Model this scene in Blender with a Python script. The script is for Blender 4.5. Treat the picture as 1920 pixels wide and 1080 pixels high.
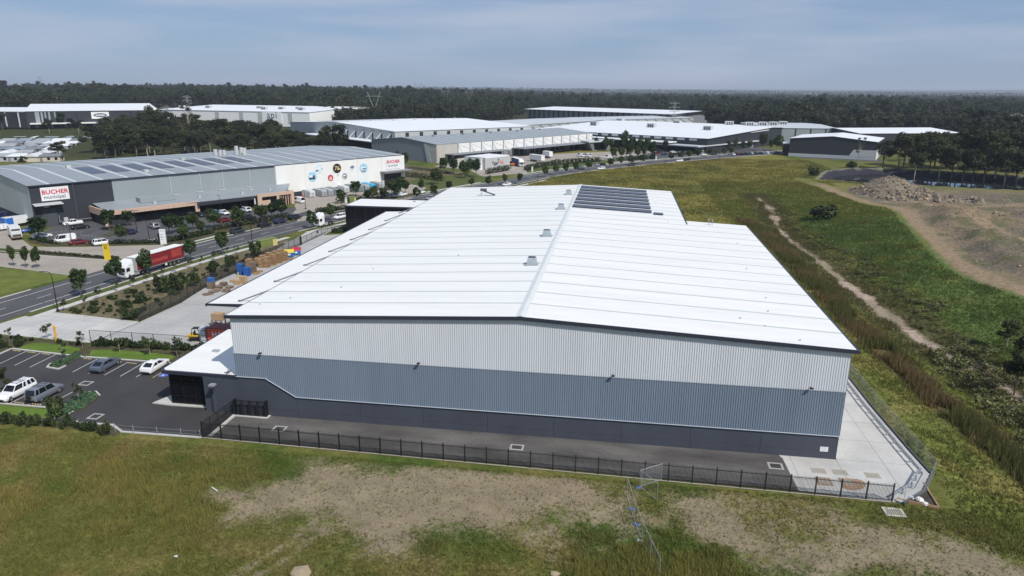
import bpy, bmesh, math, random
import numpy as np
from mathutils import Vector, Matrix

for o in list(bpy.data.objects):
    bpy.data.objects.remove(o)
SC = bpy.context.scene
COL = SC.collection
rnd = random.Random(7)
NR = np.random.default_rng(11)

# ------------------------------------------------------------------ camera
FPX, CAM_H = 1307.72, 40.0
_p, _r, _y = [math.radians(v) for v in (15.94385, 0.24721, 8.69925)]
_F = Vector((-math.sin(_y) * math.cos(_p), math.cos(_y) * math.cos(_p), -math.sin(_p)))
_Rt = Vector((math.cos(_y), math.sin(_y), 0))
_U = _Rt.cross(_F)
CR = math.cos(_r) * _Rt + math.sin(_r) * _U
CU = CR.cross(_F)
CC = Vector((0, 0, CAM_H))
cam = bpy.data.cameras.new('camera')
cam.sensor_width = 36
cam.lens = FPX / 1920 * 36
cam.clip_start, cam.clip_end = 0.5, 80000
camo = bpy.data.objects.new('camera', cam)
COL.objects.link(camo)
camo.matrix_world = Matrix(((CR.x, CU.x, -_F.x, 0), (CR.y, CU.y, -_F.y, 0), (CR.z, CU.z, -_F.z, CAM_H), (0, 0, 0, 1)))
SC.camera = camo

# ------------------------------------------------------------------ sky and sun
SUN_EL = math.radians(48)
SUN_TO = Vector((0.753 * math.cos(SUN_EL), -0.658 * math.cos(SUN_EL), math.sin(SUN_EL)))
W = bpy.data.worlds.new('World')
SC.world = W
W.use_nodes = True
wn, wl = W.node_tree.nodes, W.node_tree.links
wn.clear()
w_out = wn.new('ShaderNodeOutputWorld')
w_bg = wn.new('ShaderNodeBackground')
w_bg.inputs['Strength'].default_value = 0.062
w_sky = wn.new('ShaderNodeTexSky')
w_sky.sky_type = 'NISHITA'
w_sky.sun_disc = False
w_sky.sun_elevation = SUN_EL
w_sky.sun_rotation = math.atan2(SUN_TO.x, SUN_TO.y)
w_sky.altitude = 60
w_sky.air_density = 1.0
w_sky.dust_density = 0.35
w_sky.ozone_density = 6.0
w_tc = wn.new('ShaderNodeTexCoord')
w_map = wn.new('ShaderNodeMapping')
w_map.inputs['Scale'].default_value = (1.6, 1.6, 14.0)
w_map.inputs['Rotation'].default_value = (0.05, -0.04, 0.4)
w_n = wn.new('ShaderNodeTexNoise')
w_n.inputs['Scale'].default_value = 1.7
w_n.inputs['Detail'].default_value = 5
w_n.inputs['Roughness'].default_value = 0.5
w_r = wn.new('ShaderNodeMapRange')
w_r.inputs['From Min'].default_value = 0.42
w_r.inputs['From Max'].default_value = 0.68
w_r.inputs['To Min'].default_value = 0.0
w_r.inputs['To Max'].default_value = 0.75
w_mix = wn.new('ShaderNodeMix')
w_mix.data_type = 'RGBA'
w_mix.inputs['B'].default_value = (7.0, 7.9, 9.8, 1)      # thin grey-blue cloud sheet
wl.new(w_tc.outputs['Generated'], w_map.inputs['Vector'])
wl.new(w_map.outputs['Vector'], w_n.inputs['Vector'])
wl.new(w_n.outputs['Fac'], w_r.inputs['Value'])
wl.new(w_r.outputs['Result'], w_mix.inputs['Factor'])
w_veil = wn.new('ShaderNodeMix')
w_veil.data_type = 'RGBA'
w_veil.inputs['Factor'].default_value = 0.6
w_veil.inputs['B'].default_value = (4.5, 6.4, 9.9, 1)     # even high haze
wl.new(w_sky.outputs['Color'], w_veil.inputs['A'])
wl.new(w_veil.outputs['Result'], w_mix.inputs['A'])
wl.new(w_mix.outputs['Result'], w_bg.inputs['Color'])
wl.new(w_bg.outputs['Background'], w_out.inputs['Surface'])

sun = bpy.data.lights.new('sun', 'SUN')
sun.energy = 3.7
sun.angle = math.radians(0.6)
sun.color = (1.0, 0.95, 0.88)
suno = bpy.data.objects.new('sun', sun)
COL.objects.link(suno)
suno.rotation_euler = (-SUN_TO).to_track_quat('-Z', 'Y').to_euler()
suno.location = (60, -60, 120)

vs = SC.view_settings
vs.view_transform = 'Standard'
vs.look = 'None'
vs.exposure = 0.15
vs.gamma = 1.0
vs.use_curve_mapping = False
SC.render.engine = 'CYCLES'
SC.cycles.max_bounces = 6
SC.cycles.diffuse_bounces = 3
SC.cycles.glossy_bounces = 3
SC.cycles.transparent_max_bounces = 12
SC.cycles.volume_bounces = 0
SC.cycles.use_denoising = True

# ------------------------------------------------------------------ pixels of the photograph to places on the ground
def ray(x, y):
    return CR * ((x - 960) / FPX) - CU * ((y - 540) / FPX) + _F

def G(x, y, z=0.0):
    d = ray(x, y)
    return CC + d * ((z - CAM_H) / d.z)

def PY(x, y, Y):
    d = ray(x, y)
    return CC + d * (Y / d.y)

def GP(pts, z=0.0):
    return [(G(x, y, z).x, G(x, y, z).y) for x, y in pts]
# ------------------------------------------------------------------ materials
MATS = {}

def mat(name, col, rough=0.7, metal=0.0, var=0.10, scale=0.6, bump=0.0, bscale=12.0, spec=0.5, fine=0.0, fscale=9.0, stretch=None):
    """procedural material: base colour broken up by two noises in world space, optional bump"""
    if name in MATS:
        return MATS[name]
    m = bpy.data.materials.new(name)
    m.use_nodes = True
    n, l = m.node_tree.nodes, m.node_tree.links
    b = n['Principled BSDF']
    b.inputs['Roughness'].default_value = rough
    b.inputs['Metallic'].default_value = metal
    b.inputs['Specular IOR Level'].default_value = spec
    geo = n.new('ShaderNodeNewGeometry')
    vec = geo.outputs['Position']
    if stretch:
        mp = n.new('ShaderNodeMapping')
        mp.inputs['Scale'].default_value = stretch
        l.new(vec, mp.inputs['Vector'])
        vec = mp.outputs['Vector']
    t = n.new('ShaderNodeTexNoise')
    t.inputs['Scale'].default_value = scale
    t.inputs['Detail'].default_value = 5
    l.new(vec, t.inputs['Vector'])
    mr = n.new('ShaderNodeMapRange')
    mr.inputs['From Min'].default_value = 0.25
    mr.inputs['From Max'].default_value = 0.75
    mr.inputs['To Min'].default_value = 1 - var
    mr.inputs['To Max'].default_value = 1 + var
    l.new(t.outputs['Fac'], mr.inputs['Value'])
    fac = mr.outputs['Result']
    if fine > 0:
        t2 = n.new('ShaderNodeTexNoise')
        t2.inputs['Scale'].default_value = fscale
        t2.inputs['Detail'].default_value = 3
        l.new(vec, t2.inputs['Vector'])
        mr2 = n.new('ShaderNodeMapRange')
        mr2.inputs['From Min'].default_value = 0.3
        mr2.inputs['From Max'].default_value = 0.7
        mr2.inputs['To Min'].default_value = 1 - fine
        mr2.inputs['To Max'].default_value = 1 + fine
        l.new(t2.outputs['Fac'], mr2.inputs['Value'])
        mm = n.new('ShaderNodeMath')
        mm.operation = 'MULTIPLY'
        l.new(fac, mm.inputs[0])
        l.new(mr2.outputs['Result'], mm.inputs[1])
        fac = mm.outputs[0]
    vm = n.new('ShaderNodeVectorMath')
    vm.operation = 'SCALE'
    vm.inputs[0].default_value = col[:3]
    l.new(fac, vm.inputs['Scale'])
    l.new(vm.outputs['Vector'], b.inputs['Base Color'])
    if bump > 0:
        t3 = n.new('ShaderNodeTexNoise')
        t3.inputs['Scale'].default_value = bscale
        t3.inputs['Detail'].default_value = 4
        l.new(vec, t3.inputs['Vector'])
        bp = n.new('ShaderNodeBump')
        bp.inputs['Strength'].default_value = bump
        bp.inputs['Distance'].default_value = 0.05
        l.new(t3.outputs['Fac'], bp.inputs['Height'])
        l.new(bp.outputs['Normal'], b.inputs['Normal'])
    MATS[name] = m
    return m

def attr_mat(name, rough=0.8, spec=0.25, trans=0.0, objvar=0.0, hue=0.0):
    """colour from the mesh attribute Col, for leaves, grass blades and rocks"""
    m = bpy.data.materials.new(name)
    m.use_nodes = True
    n, l = m.node_tree.nodes, m.node_tree.links
    b = n['Principled BSDF']
    b.inputs['Roughness'].default_value = rough
    b.inputs['Specular IOR Level'].default_value = spec
    a = n.new('ShaderNodeAttribute')
    a.attribute_name = 'Col'
    c = a.outputs['Color']
    if objvar > 0:
        oi = n.new('ShaderNodeObjectInfo')
        mr = n.new('ShaderNodeMapRange')
        mr.inputs['To Min'].default_value = 1 - objvar
        mr.inputs['To Max'].default_value = 1 + objvar
        l.new(oi.outputs['Random'], mr.inputs['Value'])
        hs = n.new('ShaderNodeHueSaturation')
        mh = n.new('ShaderNodeMapRange')
        mh.inputs['To Min'].default_value = 0.5 + hue
        mh.inputs['To Max'].default_value = 0.5 - hue
        l.new(oi.outputs['Random'], mh.inputs['Value'])
        l.new(mh.outputs['Result'], hs.inputs['Hue'])
        l.new(mr.outputs['Result'], hs.inputs['Value'])
        l.new(c, hs.inputs['Color'])
        c = hs.outputs['Color']
    l.new(c, b.inputs['Base Color'])
    if trans > 0:
        tb = n.new('ShaderNodeBsdfTranslucent')
        l.new(c, tb.inputs['Color'])
        mx = n.new('ShaderNodeMixShader')
        mx.inputs[0].default_value = trans
        l.new(b.outputs[0], mx.inputs[1])
        l.new(tb.outputs[0], mx.inputs[2])
        l.new(mx.outputs[0], n['Material Output'].inputs['Surface'])
    MATS[name] = m
    return m

def glass_mat(name, col, rough=0.08):
    m = mat(name, col, rough=rough, var=0.25, scale=0.9, spec=0.6)
    return m

def mesh_screen(name, col, alpha, rough=0.5):
    """woven wire: mostly open"""
    m = bpy.data.materials.new(name)
    m.use_nodes = True
    n, l = m.node_tree.nodes, m.node_tree.links
    b = n['Principled BSDF']
    b.inputs['Base Color'].default_value = (*col, 1)
    b.inputs['Roughness'].default_value = rough
    tr = n.new('ShaderNodeBsdfTransparent')
    mx = n.new('ShaderNodeMixShader')
    mx.inputs[0].default_value = alpha
    l.new(tr.outputs[0], mx.inputs[1])
    l.new(b.outputs[0], mx.inputs[2])
    l.new(mx.outputs[0], n['Material Output'].inputs['Surface'])
    MATS[name] = m
    return m

WHITE = mat('white_paint', (0.78, 0.79, 0.78), rough=0.45, var=0.03)
ROOFW = mat('roof_white', (0.79, 0.785, 0.75), rough=0.5, var=0.05, scale=0.5, fine=0.03, fscale=2.2, stretch=(0.10, 1.0, 1))
STRIP = mat('roof_strip_grey', (0.50, 0.54, 0.505), rough=0.5, var=0.06)
CLAD_U = mat('cladding_pale', (0.63, 0.655, 0.69), rough=0.5, var=0.055, scale=0.5, stretch=(1, 1, 0.12))
CLAD_L = mat('cladding_blue_grey', (0.185, 0.232, 0.295), rough=0.5, var=0.07, scale=0.5, stretch=(1, 1, 0.12))
DADO = mat('concrete_charcoal', (0.054, 0.063, 0.084), rough=0.75, var=0.16, scale=0.4, fine=0.07, stretch=(1, 1, 0.5))
NAVY = mat('flashing_navy', (0.028, 0.032, 0.05), rough=0.45, var=0.08)
FLASHW = mat('flashing_pale', (0.55, 0.60, 0.66), rough=0.4, var=0.04)
BLACK = mat('black_metal', (0.012, 0.012, 0.014), rough=0.5, var=0.15)
GLASS = mat('dark_glass', (0.006, 0.007, 0.009), rough=0.25, var=0.25, scale=0.9, spec=0.22)
CGLASS = glass_mat('car_glass', (0.010, 0.012, 0.016), 0.06)
ASPH = mat('asphalt_dark', (0.041, 0.039, 0.040), rough=0.9, var=0.30, scale=0.16, fine=0.12, fscale=6, bump=0.2, bscale=30)
ASPHR = mat('asphalt_road', (0.074, 0.074, 0.077), rough=0.9, var=0.22, scale=0.25, fine=0.10, fscale=5, stretch=(1, 0.35, 1))
ASPHW = mat('asphalt_worn', (0.095, 0.089, 0.083), rough=0.92, var=0.55, scale=0.28, fine=0.15, fscale=4, stretch=(0.45, 1.2, 1))
CONC = mat('concrete_pale', (0.47, 0.46, 0.435), rough=0.85, var=0.16, scale=0.22, fine=0.05, fscale=2.5)
CONCY = mat('concrete_yard', (0.40, 0.39, 0.375), rough=0.85, var=0.14, scale=0.15, fine=0.06, fscale=1.6)
CONCB = mat('concrete_brown', (0.33, 0.29, 0.245), rough=0.88, var=0.14, scale=0.12, fine=0.08, fscale=1.5)
JOINT = mat('joint_grey', (0.19, 0.185, 0.18), rough=0.9, var=0.1)
KERB = mat('kerb_concrete', (0.50, 0.49, 0.46), rough=0.85, var=0.10, scale=0.8)
LINEW = mat('line_white', (0.62, 0.62, 0.60), rough=0.7, var=0.14, scale=2.0)
LINEY = mat('line_yellow', (0.62, 0.45, 0.06), rough=0.7, var=0.1)
STEEL = mat('galvanised_steel', (0.42, 0.45, 0.48), rough=0.45, metal=0.4, var=0.08)
STEELD = mat('dark_steel', (0.10, 0.105, 0.115), rough=0.5, metal=0.3, var=0.1)
TYRE = mat('tyre_rubber', (0.012, 0.012, 0.013), rough=0.85, var=0.1)
RIM = mat('wheel_rim', (0.35, 0.36, 0.37), rough=0.35, metal=0.6, var=0.05)
LAMPW = mat('lamp_clear', (0.75, 0.76, 0.78), rough=0.15, var=0.02)
LAMPR = mat('lamp_red', (0.45, 0.02, 0.02), rough=0.2, var=0.05)
WOOD = mat('pallet_wood', (0.36, 0.23, 0.12), rough=0.85, var=0.30, scale=1.1, fine=0.18, fscale=5)
WOODG = mat('pallet_wood_weathered', (0.24, 0.18, 0.13), rough=0.88, var=0.30, scale=1.3, fine=0.18, fscale=5)
BRICK = mat('salmon_brick', (0.55, 0.39, 0.30), rough=0.85, var=0.10, scale=1.2, fine=0.10, fscale=5)
SOLAR = mat('solar_cell', (0.045, 0.048, 0.07), rough=0.25, var=0.10, scale=1.5)
LEAF = attr_mat('leaves', rough=0.65, spec=0.2, trans=0.16, objvar=0.30, hue=0.02)
GRASSM = attr_mat('grass_blades', rough=0.8, spec=0.15, trans=0.25)
BARK = mat('bark', (0.13, 0.10, 0.075), rough=0.9, var=0.3, scale=3)
BARKP = mat('bark_pale', (0.34, 0.30, 0.25), rough=0.85, var=0.3, scale=2)
WIREG = mesh_screen('wire_grey', (0.42, 0.45, 0.47), 0.17)
WIREB = mesh_screen('wire_black', (0.012, 0.013, 0.014), 0.34)

def paint(name, col, rough=0.28, metal=0.0):
    return mat('paint_' + name, col, rough=rough, metal=metal, var=0.03, spec=0.6)

# ------------------------------------------------------------------ mesh building
class MB:
    def __init__(s):
        s.v, s.f, s.m = [], [], []

    def add(s, vs_, fs_, mi=0):
        k = len(s.v)
        s.v += [tuple(p) for p in vs_]
        s.f += [tuple(i + k for i in f) for f in fs_]
        s.m += [mi] * len(fs_)
        return s

    def box(s, x0, x1, y0, y1, z0, z1, mi=0):
        return s.add([(x0, y0, z0), (x1, y0, z0), (x1, y1, z0), (x0, y1, z0), (x0, y0, z1), (x1, y0, z1), (x1, y1, z1), (x0, y1, z1)],
                     [(3, 2, 1, 0), (4, 5, 6, 7), (0, 1, 5, 4), (1, 2, 6, 5), (2, 3, 7, 6), (3, 0, 4, 7)], mi)

    def hexa(s, p, mi=0):
        """8 corners: bottom ring then top ring"""
        return s.add(p, [(3, 2, 1, 0), (4, 5, 6, 7), (0, 1, 5, 4), (1, 2, 6, 5), (2, 3, 7, 6), (3, 0, 4, 7)], mi)

    def prism(s, poly, z0, z1, mi=0):
        n = len(poly)
        a = sum(poly[i][0] * poly[(i + 1) % n][1] - poly[(i + 1) % n][0] * poly[i][1] for i in range(n))
        if a < 0:
            poly = poly[::-1]
        vs_ = [(x, y, z0) for x, y in poly] + [(x, y, z1) for x, y in poly]
        fs_ = [tuple(range(n))[::-1], tuple(range(n, 2 * n))] + [(i, (i + 1) % n, n + (i + 1) % n, n + i) for i in range(n)]
        return s.add(vs_, fs_, mi)

    def sheet(s, poly, z, mi=0):
        n = len(poly)
        a = sum(poly[i][0] * poly[(i + 1) % n][1] - poly[(i + 1) % n][0] * poly[i][1] for i in range(n))
        if a < 0:
            poly = poly[::-1]
        return s.add([(x, y, z) for x, y in poly], [tuple(range(n))], mi)

    def xprism(s, prof, y0, y1, mi=0):
        """profile in (x,z) swept along y"""
        n = len(prof)
        vs_ = [(x, y0, z) for x, z in prof] + [(x, y1, z) for x, z in prof]
        fs_ = [tuple(range(n)), tuple(range(n, 2 * n))[::-1]] + [(i, n + i, n + (i + 1) % n, (i + 1) % n) for i in range(n)]
        return s.add(vs_, fs_, mi)

    def bar(s, a, b, w, h=None, mi=0):
        """square bar from a to b"""
        a, b = Vector(a), Vector(b)
        d = b - a
        if d.length < 1e-6:
            return s
        d.normalize()
        up = Vector((0, 0, 1)) if abs(d.z) < 0.95 else Vector((1, 0, 0))
        r = d.cross(up).normalized() * (w / 2)
        u = r.cross(d).normalized() * ((h or w) / 2)
        p = [a - r - u, a + r - u, a + r + u, a - r + u, b - r - u, b + r - u, b + r + u, b - r + u]
        return s.add(p, [(0, 1, 2, 3), (7, 6, 5, 4), (4, 5, 1, 0), (5, 6, 2, 1), (6, 7, 3, 2), (7, 4, 0, 3)], mi)

    def tube(s, a, b, r0, r1=None, n=8, mi=0):
        a, b = Vector(a), Vector(b)
        d = (b - a).normalized()
        up = Vector((0, 0, 1)) if abs(d.z) < 0.95 else Vector((1, 0, 0))
        r = d.cross(up).normalized()
        u = r.cross(d).normalized()
        if r1 is None:
            r1 = r0
        vs_ = []
        for c, rr in ((a, r0), (b, r1)):
            for i in range(n):
                t = 2 * math.pi * i / n
                vs_.append(c + r * (rr * math.cos(t)) + u * (rr * math.sin(t)))
        fs_ = [tuple(range(n)), tuple(range(n, 2 * n))[::-1]] + [(i, n + i, n + (i + 1) % n, (i + 1) % n) for i in range(n)]
        return s.add(vs_, fs_, mi)

    def disc(s, c, r, n=20, axis='y', mi=0):
        c = Vector(c)
        vs_ = []
        for i in range(n):
            t = 2 * math.pi * i / n
            a_, b_ = r * math.cos(t), r * math.sin(t)
            vs_.append(c + Vector((a_, 0, b_)) if axis == 'y' else c + Vector((a_, b_, 0)) if axis == 'z' else c + Vector((0, a_, b_)))
        return s.add(vs_, [tuple(range(n))], mi)

    def smooth(s, name, mats, ang=35):
        me = s.mesh(name, mats)
        me.polygons.foreach_set('use_smooth', [True] * len(me.polygons))
        me.set_sharp_from_angle(angle=math.radians(ang))
        return me

    def mesh(s, name, mats):
        me = bpy.data.meshes.new(name)
        me.from_pydata(s.v, [], s.f)
        mats = mats if isinstance(mats, (list, tuple)) else [mats]
        for m in mats:
            me.materials.append(m)
        if len(mats) > 1:
            me.polygons.foreach_set('material_index', s.m)
        me.update()
        return me

    def build(s, name, mats, parent=None, **tags):
        return link(name, s.mesh(name, mats), parent, **tags)

def link(name, me, parent=None, loc=None, rz=0.0, label=None, cat=None, group=None, kind=None, mats=None, scale=None):
    o = bpy.data.objects.new(name, me)
    COL.objects.link(o)
    if parent is not None:
        o.parent = parent
    if loc is not None:
        o.location = loc
    if rz:
        o.rotation_euler = (0, 0, rz)
    if scale is not None:
        o.scale = scale if isinstance(scale, (tuple, list)) else (scale,) * 3
    if label:
        o['label'] = label
    if cat:
        o['category'] = cat
    if group:
        o['group'] = group
    if kind:
        o['kind'] = kind
    if mats:
        for i, m in enumerate(mats):
            o.material_slots[i].link = 'OBJECT'
            o.material_slots[i].material = m
    return o

def thing(name, label, cat, loc=(0, 0, 0), rz=0.0, group=None, scale=None):
    return link(name, None, None, loc, rz, label, cat, group, None, None, scale)

def struct(name, mb, m, parent=None):
    return mb.build(name, m, parent, kind='structure' if parent is None else None)

def copy_tree(o, parent=None):
    c = o.copy()
    COL.objects.link(c)
    c.parent = parent
    for ch in o.children:
        copy_tree(ch, c)
    return c

def text_mesh(s, size, m, extrude=0.02, offset=0.0, align='CENTER', spacing=1.0):
    cu = bpy.data.curves.new('text', 'FONT')
    cu.body = s
    cu.size = size
    cu.extrude = extrude
    cu.offset = offset
    cu.align_x = align
    cu.align_y = 'CENTER'
    cu.space_character = spacing
    cu.resolution_u = 2
    o = bpy.data.objects.new('text', cu)
    COL.objects.link(o)
    dg = bpy.context.evaluated_depsgraph_get()
    dg.update()
    me = bpy.data.meshes.new_from_object(o.evaluated_get(dg))
    bpy.data.objects.remove(o)
    me.materials.clear()
    me.materials.append(m)
    return me

def wall_text(s, size, m, parent, loc, rz=0.0, offset=0.0, align='CENTER', sx=1.0, spacing=1.0):
    """upright lettering facing local -Y"""
    o = link('lettering', text_mesh(s, size, m, 0.02, offset, align, spacing), parent, loc)
    o.rotation_euler = (math.pi / 2, 0, rz)
    o.scale = (sx, 1, 1)
    return o

def clip(poly, x0, x1, y0, y1):
    def cut(p, inside, inter):
        out = []
        for i in range(len(p)):
            a, b = p[i - 1], p[i]
            ia, ib = inside(a), inside(b)
            if ib:
                if not ia:
                    out.append(inter(a, b))
                out.append(b)
            elif ia:
                out.append(inter(a, b))
        return out
    def ix(c):
        return lambda a, b: (c, a[1] + (b[1] - a[1]) * (c - a[0]) / (b[0] - a[0]))
    def iy(c):
        return lambda a, b: (a[0] + (b[0] - a[0]) * (c - a[1]) / (b[1] - a[1]), c)
    p = list(poly)
    for ins, it in ((lambda q: q[0] >= x0, ix(x0)), (lambda q: q[0] <= x1, ix(x1)), (lambda q: q[1] >= y0, iy(y0)), (lambda q: q[1] <= y1, iy(y1))):
        if len(p) < 3:
            return []
        p = cut(p, ins, it)
    return p

def slabs(name, poly, m, z=0.012, cell=6.0, rot=0.0, gap=0.05, org=(0, 0)):
    """a pavement of cast slabs: a darker bed and one piece per slab"""
    bed = struct(name, MB().sheet(poly, z - 0.008), JOINT)
    c, s_ = math.cos(rot), math.sin(rot)
    fwd = [((x - org[0]) * c + (y - org[1]) * s_, -(x - org[0]) * s_ + (y - org[1]) * c) for x, y in poly]
    xs, ys = [p[0] for p in fwd], [p[1] for p in fwd]
    k = 0
    for i in range(math.floor(min(xs) / cell), math.ceil(max(xs) / cell)):
        for j in range(math.floor(min(ys) / cell), math.ceil(max(ys) / cell)):
            q = clip(fwd, i * cell + gap / 2, (i + 1) * cell - gap / 2, j * cell + gap / 2, (j + 1) * cell - gap / 2)
            if len(q) >= 3:
                ar = abs(sum(q[t][0] * q[(t + 1) % len(q)][1] - q[(t + 1) % len(q)][0] * q[t][1] for t in range(len(q)))) / 2
                if ar < 0.3:
                    continue
                w = [(org[0] + x * c - y * s_, org[1] + x * s_ + y * c) for x, y in q]
                MB().sheet(w, z + ((i * 7 + j * 13) % 5) * 0.0008).build('slab', m, bed)
                k += 1
    return bed

def kerb(name, pts, w=0.22, h=0.13, m=None, closed=False):
    mb = MB()
    n = len(pts)
    for i in range(n if closed else n - 1):
        a, b = Vector((*pts[i], h / 2)), Vector((*pts[(i + 1) % n], h / 2))
        d = (b - a).normalized() * (w * 0.4)
        mb.bar(a - d * 0.0, b + d, w, h + 0.002 * (i % 2))
    return struct(name, mb, m or KERB)

def bez(pts, n=8):
    """Catmull-Rom through points"""
    out = []
    P_ = [pts[0]] + list(pts) + [pts[-1]]
    for i in range(1, len(P_) - 2):
        p0, p1, p2, p3 = [np.array(q, float) for q in P_[i - 1:i + 3]]
        for k in range(n):
            t = k / n
            out.append(tuple(0.5 * ((2 * p1) + (-p0 + p2) * t + (2 * p0 - 5 * p1 + 4 * p2 - p3) * t * t + (-p0 + 3 * p1 - 3 * p2 + p3) * t ** 3)))
    out.append(tuple(np.array(pts[-1], float)))
    return out

def offs(line, d):
    """offset a polyline to its right by d"""
    out = []
    for i in range(len(line)):
        a = np.array(line[max(i - 1, 0)]); b = np.array(line[min(i + 1, len(line) - 1)])
        t = (b - a) / np.linalg.norm(b - a)
        out.append((line[i][0] + t[1] * d, line[i][1] - t[0] * d))
    return out

def ribbon(line, d0, d1, z):
    a, b = offs(line, d0), offs(line, d1)
    mb = MB()
    n = len(line)
    mb.add([(x, y, z) for x, y in a] + [(x, y, z) for x, y in b], [(i, n + i, n + i + 1, i + 1) for i in range(n - 1)])
    return mb

def pick(line, s0, s1):
    """piece of a polyline between two arc lengths"""
    out, acc = [], 0.0
    for a, b in zip(line, line[1:]):
        L = math.dist(a, b)
        for s in (s0, s1):
            if acc <= s < acc + L:
                t = (s - acc) / L
                out.append((s, (a[0] + (b[0] - a[0]) * t, a[1] + (b[1] - a[1]) * t)))
        if s0 < acc + L < s1:
            out.append((acc + L, b))
        acc += L
    out.sort()
    return [p for _, p in out]

def at_len(line, s):
    acc = 0.0
    for a, b in zip(line, line[1:]):
        L = math.dist(a, b)
        if acc + L >= s:
            t = (s - acc) / L
            return (a[0] + (b[0] - a[0]) * t, a[1] + (b[1] - a[1]) * t), math.atan2(b[1] - a[1], b[0] - a[0])
        acc += L
    return line[-1], 0.0
# ------------------------------------------------------------------ terrain
def _hash(ix, iy, seed):
    h = (ix.astype(np.int64) * 374761393 + iy.astype(np.int64) * 668265263 + seed * 974711) & 0x7fffffff
    h = ((h ^ (h >> 13)) * 1274126177) & 0x7fffffff
    h = h ^ (h >> 16)
    return (h & 0xffff) / 65535.0

def vnoise(x, y, sc, seed=0):
    x, y = x / sc, y / sc
    ix, iy = np.floor(x), np.floor(y)
    fx, fy = x - ix, y - iy
    fx, fy = fx * fx * (3 - 2 * fx), fy * fy * (3 - 2 * fy)
    a = _hash(ix, iy, seed); b = _hash(ix + 1, iy, seed); c = _hash(ix, iy + 1, seed); d = _hash(ix + 1, iy + 1, seed)
    return (a * (1 - fx) + b * fx) * (1 - fy) + (c * (1 - fx) + d * fx) * fy

def fbm(x, y, sc, seed=0, octv=4):
    t, amp, tot = 0.0, 1.0, 0.0
    for k in range(octv):
        t = t + amp * vnoise(x, y, sc / 2 ** k, seed + k * 17)
        tot += amp
        amp *= 0.55
    return t / tot

def sst(a, b, x):
    t = np.clip((x - a) / (b - a), 0, 1)
    return t * t * (3 - 2 * t)

def sdist(px, py, poly):
    """signed distance to a polygon, positive inside"""
    d = np.full(px.shape, 1e9)
    ins = np.zeros(px.shape, bool)
    n = len(poly)
    for i in range(n):
        ax, ay = poly[i]
        bx, by = poly[(i + 1) % n]
        ex, ey = bx - ax, by - ay
        t = np.clip(((px - ax) * ex + (py - ay) * ey) / (ex * ex + ey * ey), 0, 1)
        d = np.minimum(d, np.hypot(px - ax - t * ex, py - ay - t * ey))
        c = ((ay > py) != (by > py)) & (px < (bx - ax) * (py - ay) / (by - ay + 1e-12) + ax)
        ins ^= c
    return np.where(ins, d, -d)

def ldist(px, py, line):
    d = np.full(px.shape, 1e9)
    for (ax, ay), (bx, by) in zip(line, line[1:]):
        ex, ey = bx - ax, by - ay
        t = np.clip(((px - ax) * ex + (py - ay) * ey) / (ex * ex + ey * ey), 0, 1)
        d = np.minimum(d, np.hypot(px - ax - t * ex, py - ay - t * ey))
    return d

POND = [(92, 346), (104, 376), (121, 391.5), (135, 394), (150, 391), (170, 383), (192, 371), (245, 345), (245, 304), (200, 313), (175, 319), (150, 325), (128, 332), (106, 338)]
TRACK = bez(GP([(1500, 336), (1545, 350), (1620, 378), (1690, 394), (1728, 428), (1790, 484), (1860, 522), (1960, 560), (2080, 610)]), 6)
TRACK2 = bez(GP([(1690, 394), (1740, 396), (1800, 404), (1850, 428), (1930, 462), (2050, 505)]), 6)
TRACK3 = bez(GP([(1740, 392), (1820, 388), (1930, 382), (2050, 380)]), 6)
STREAM = bez([(53.5, 290), (54.6, 266), (51.5, 222), (52.8, 196), (53.7, 164), (55.1, 137.6), (56.7, 121.8), (58.2, 110.5), (59.2, 102.6), (61, 80), (62, 40)], 6)
REEDS = bez([(41, 232), (42.5, 214), (44.5, 176), (44.6, 137), (45.2, 117), (46.5, 100), (47.6, 87), (49, 76), (50, 40)], 6)
DIRT_A = GP([(400, 925), (520, 885), (640, 858), (900, 868), (1160, 898), (1205, 930), (1165, 985), (1040, 965), (960, 985), (850, 985), (760, 1005), (640, 985), (540, 962)])
DIRT_B = GP([(1175, 900), (1400, 925), (1650, 968), (1780, 975), (1830, 1020), (1960, 1110), (1560, 1110), (1490, 1060), (1330, 1010), (1260, 960)])

_rut = bez(GP([(430, 1100), (520, 1040), (600, 985), (690, 930), (800, 890)]), 5)
RUT_A, RUT_B = offs(_rut, .85), offs(_rut, -.85)

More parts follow.
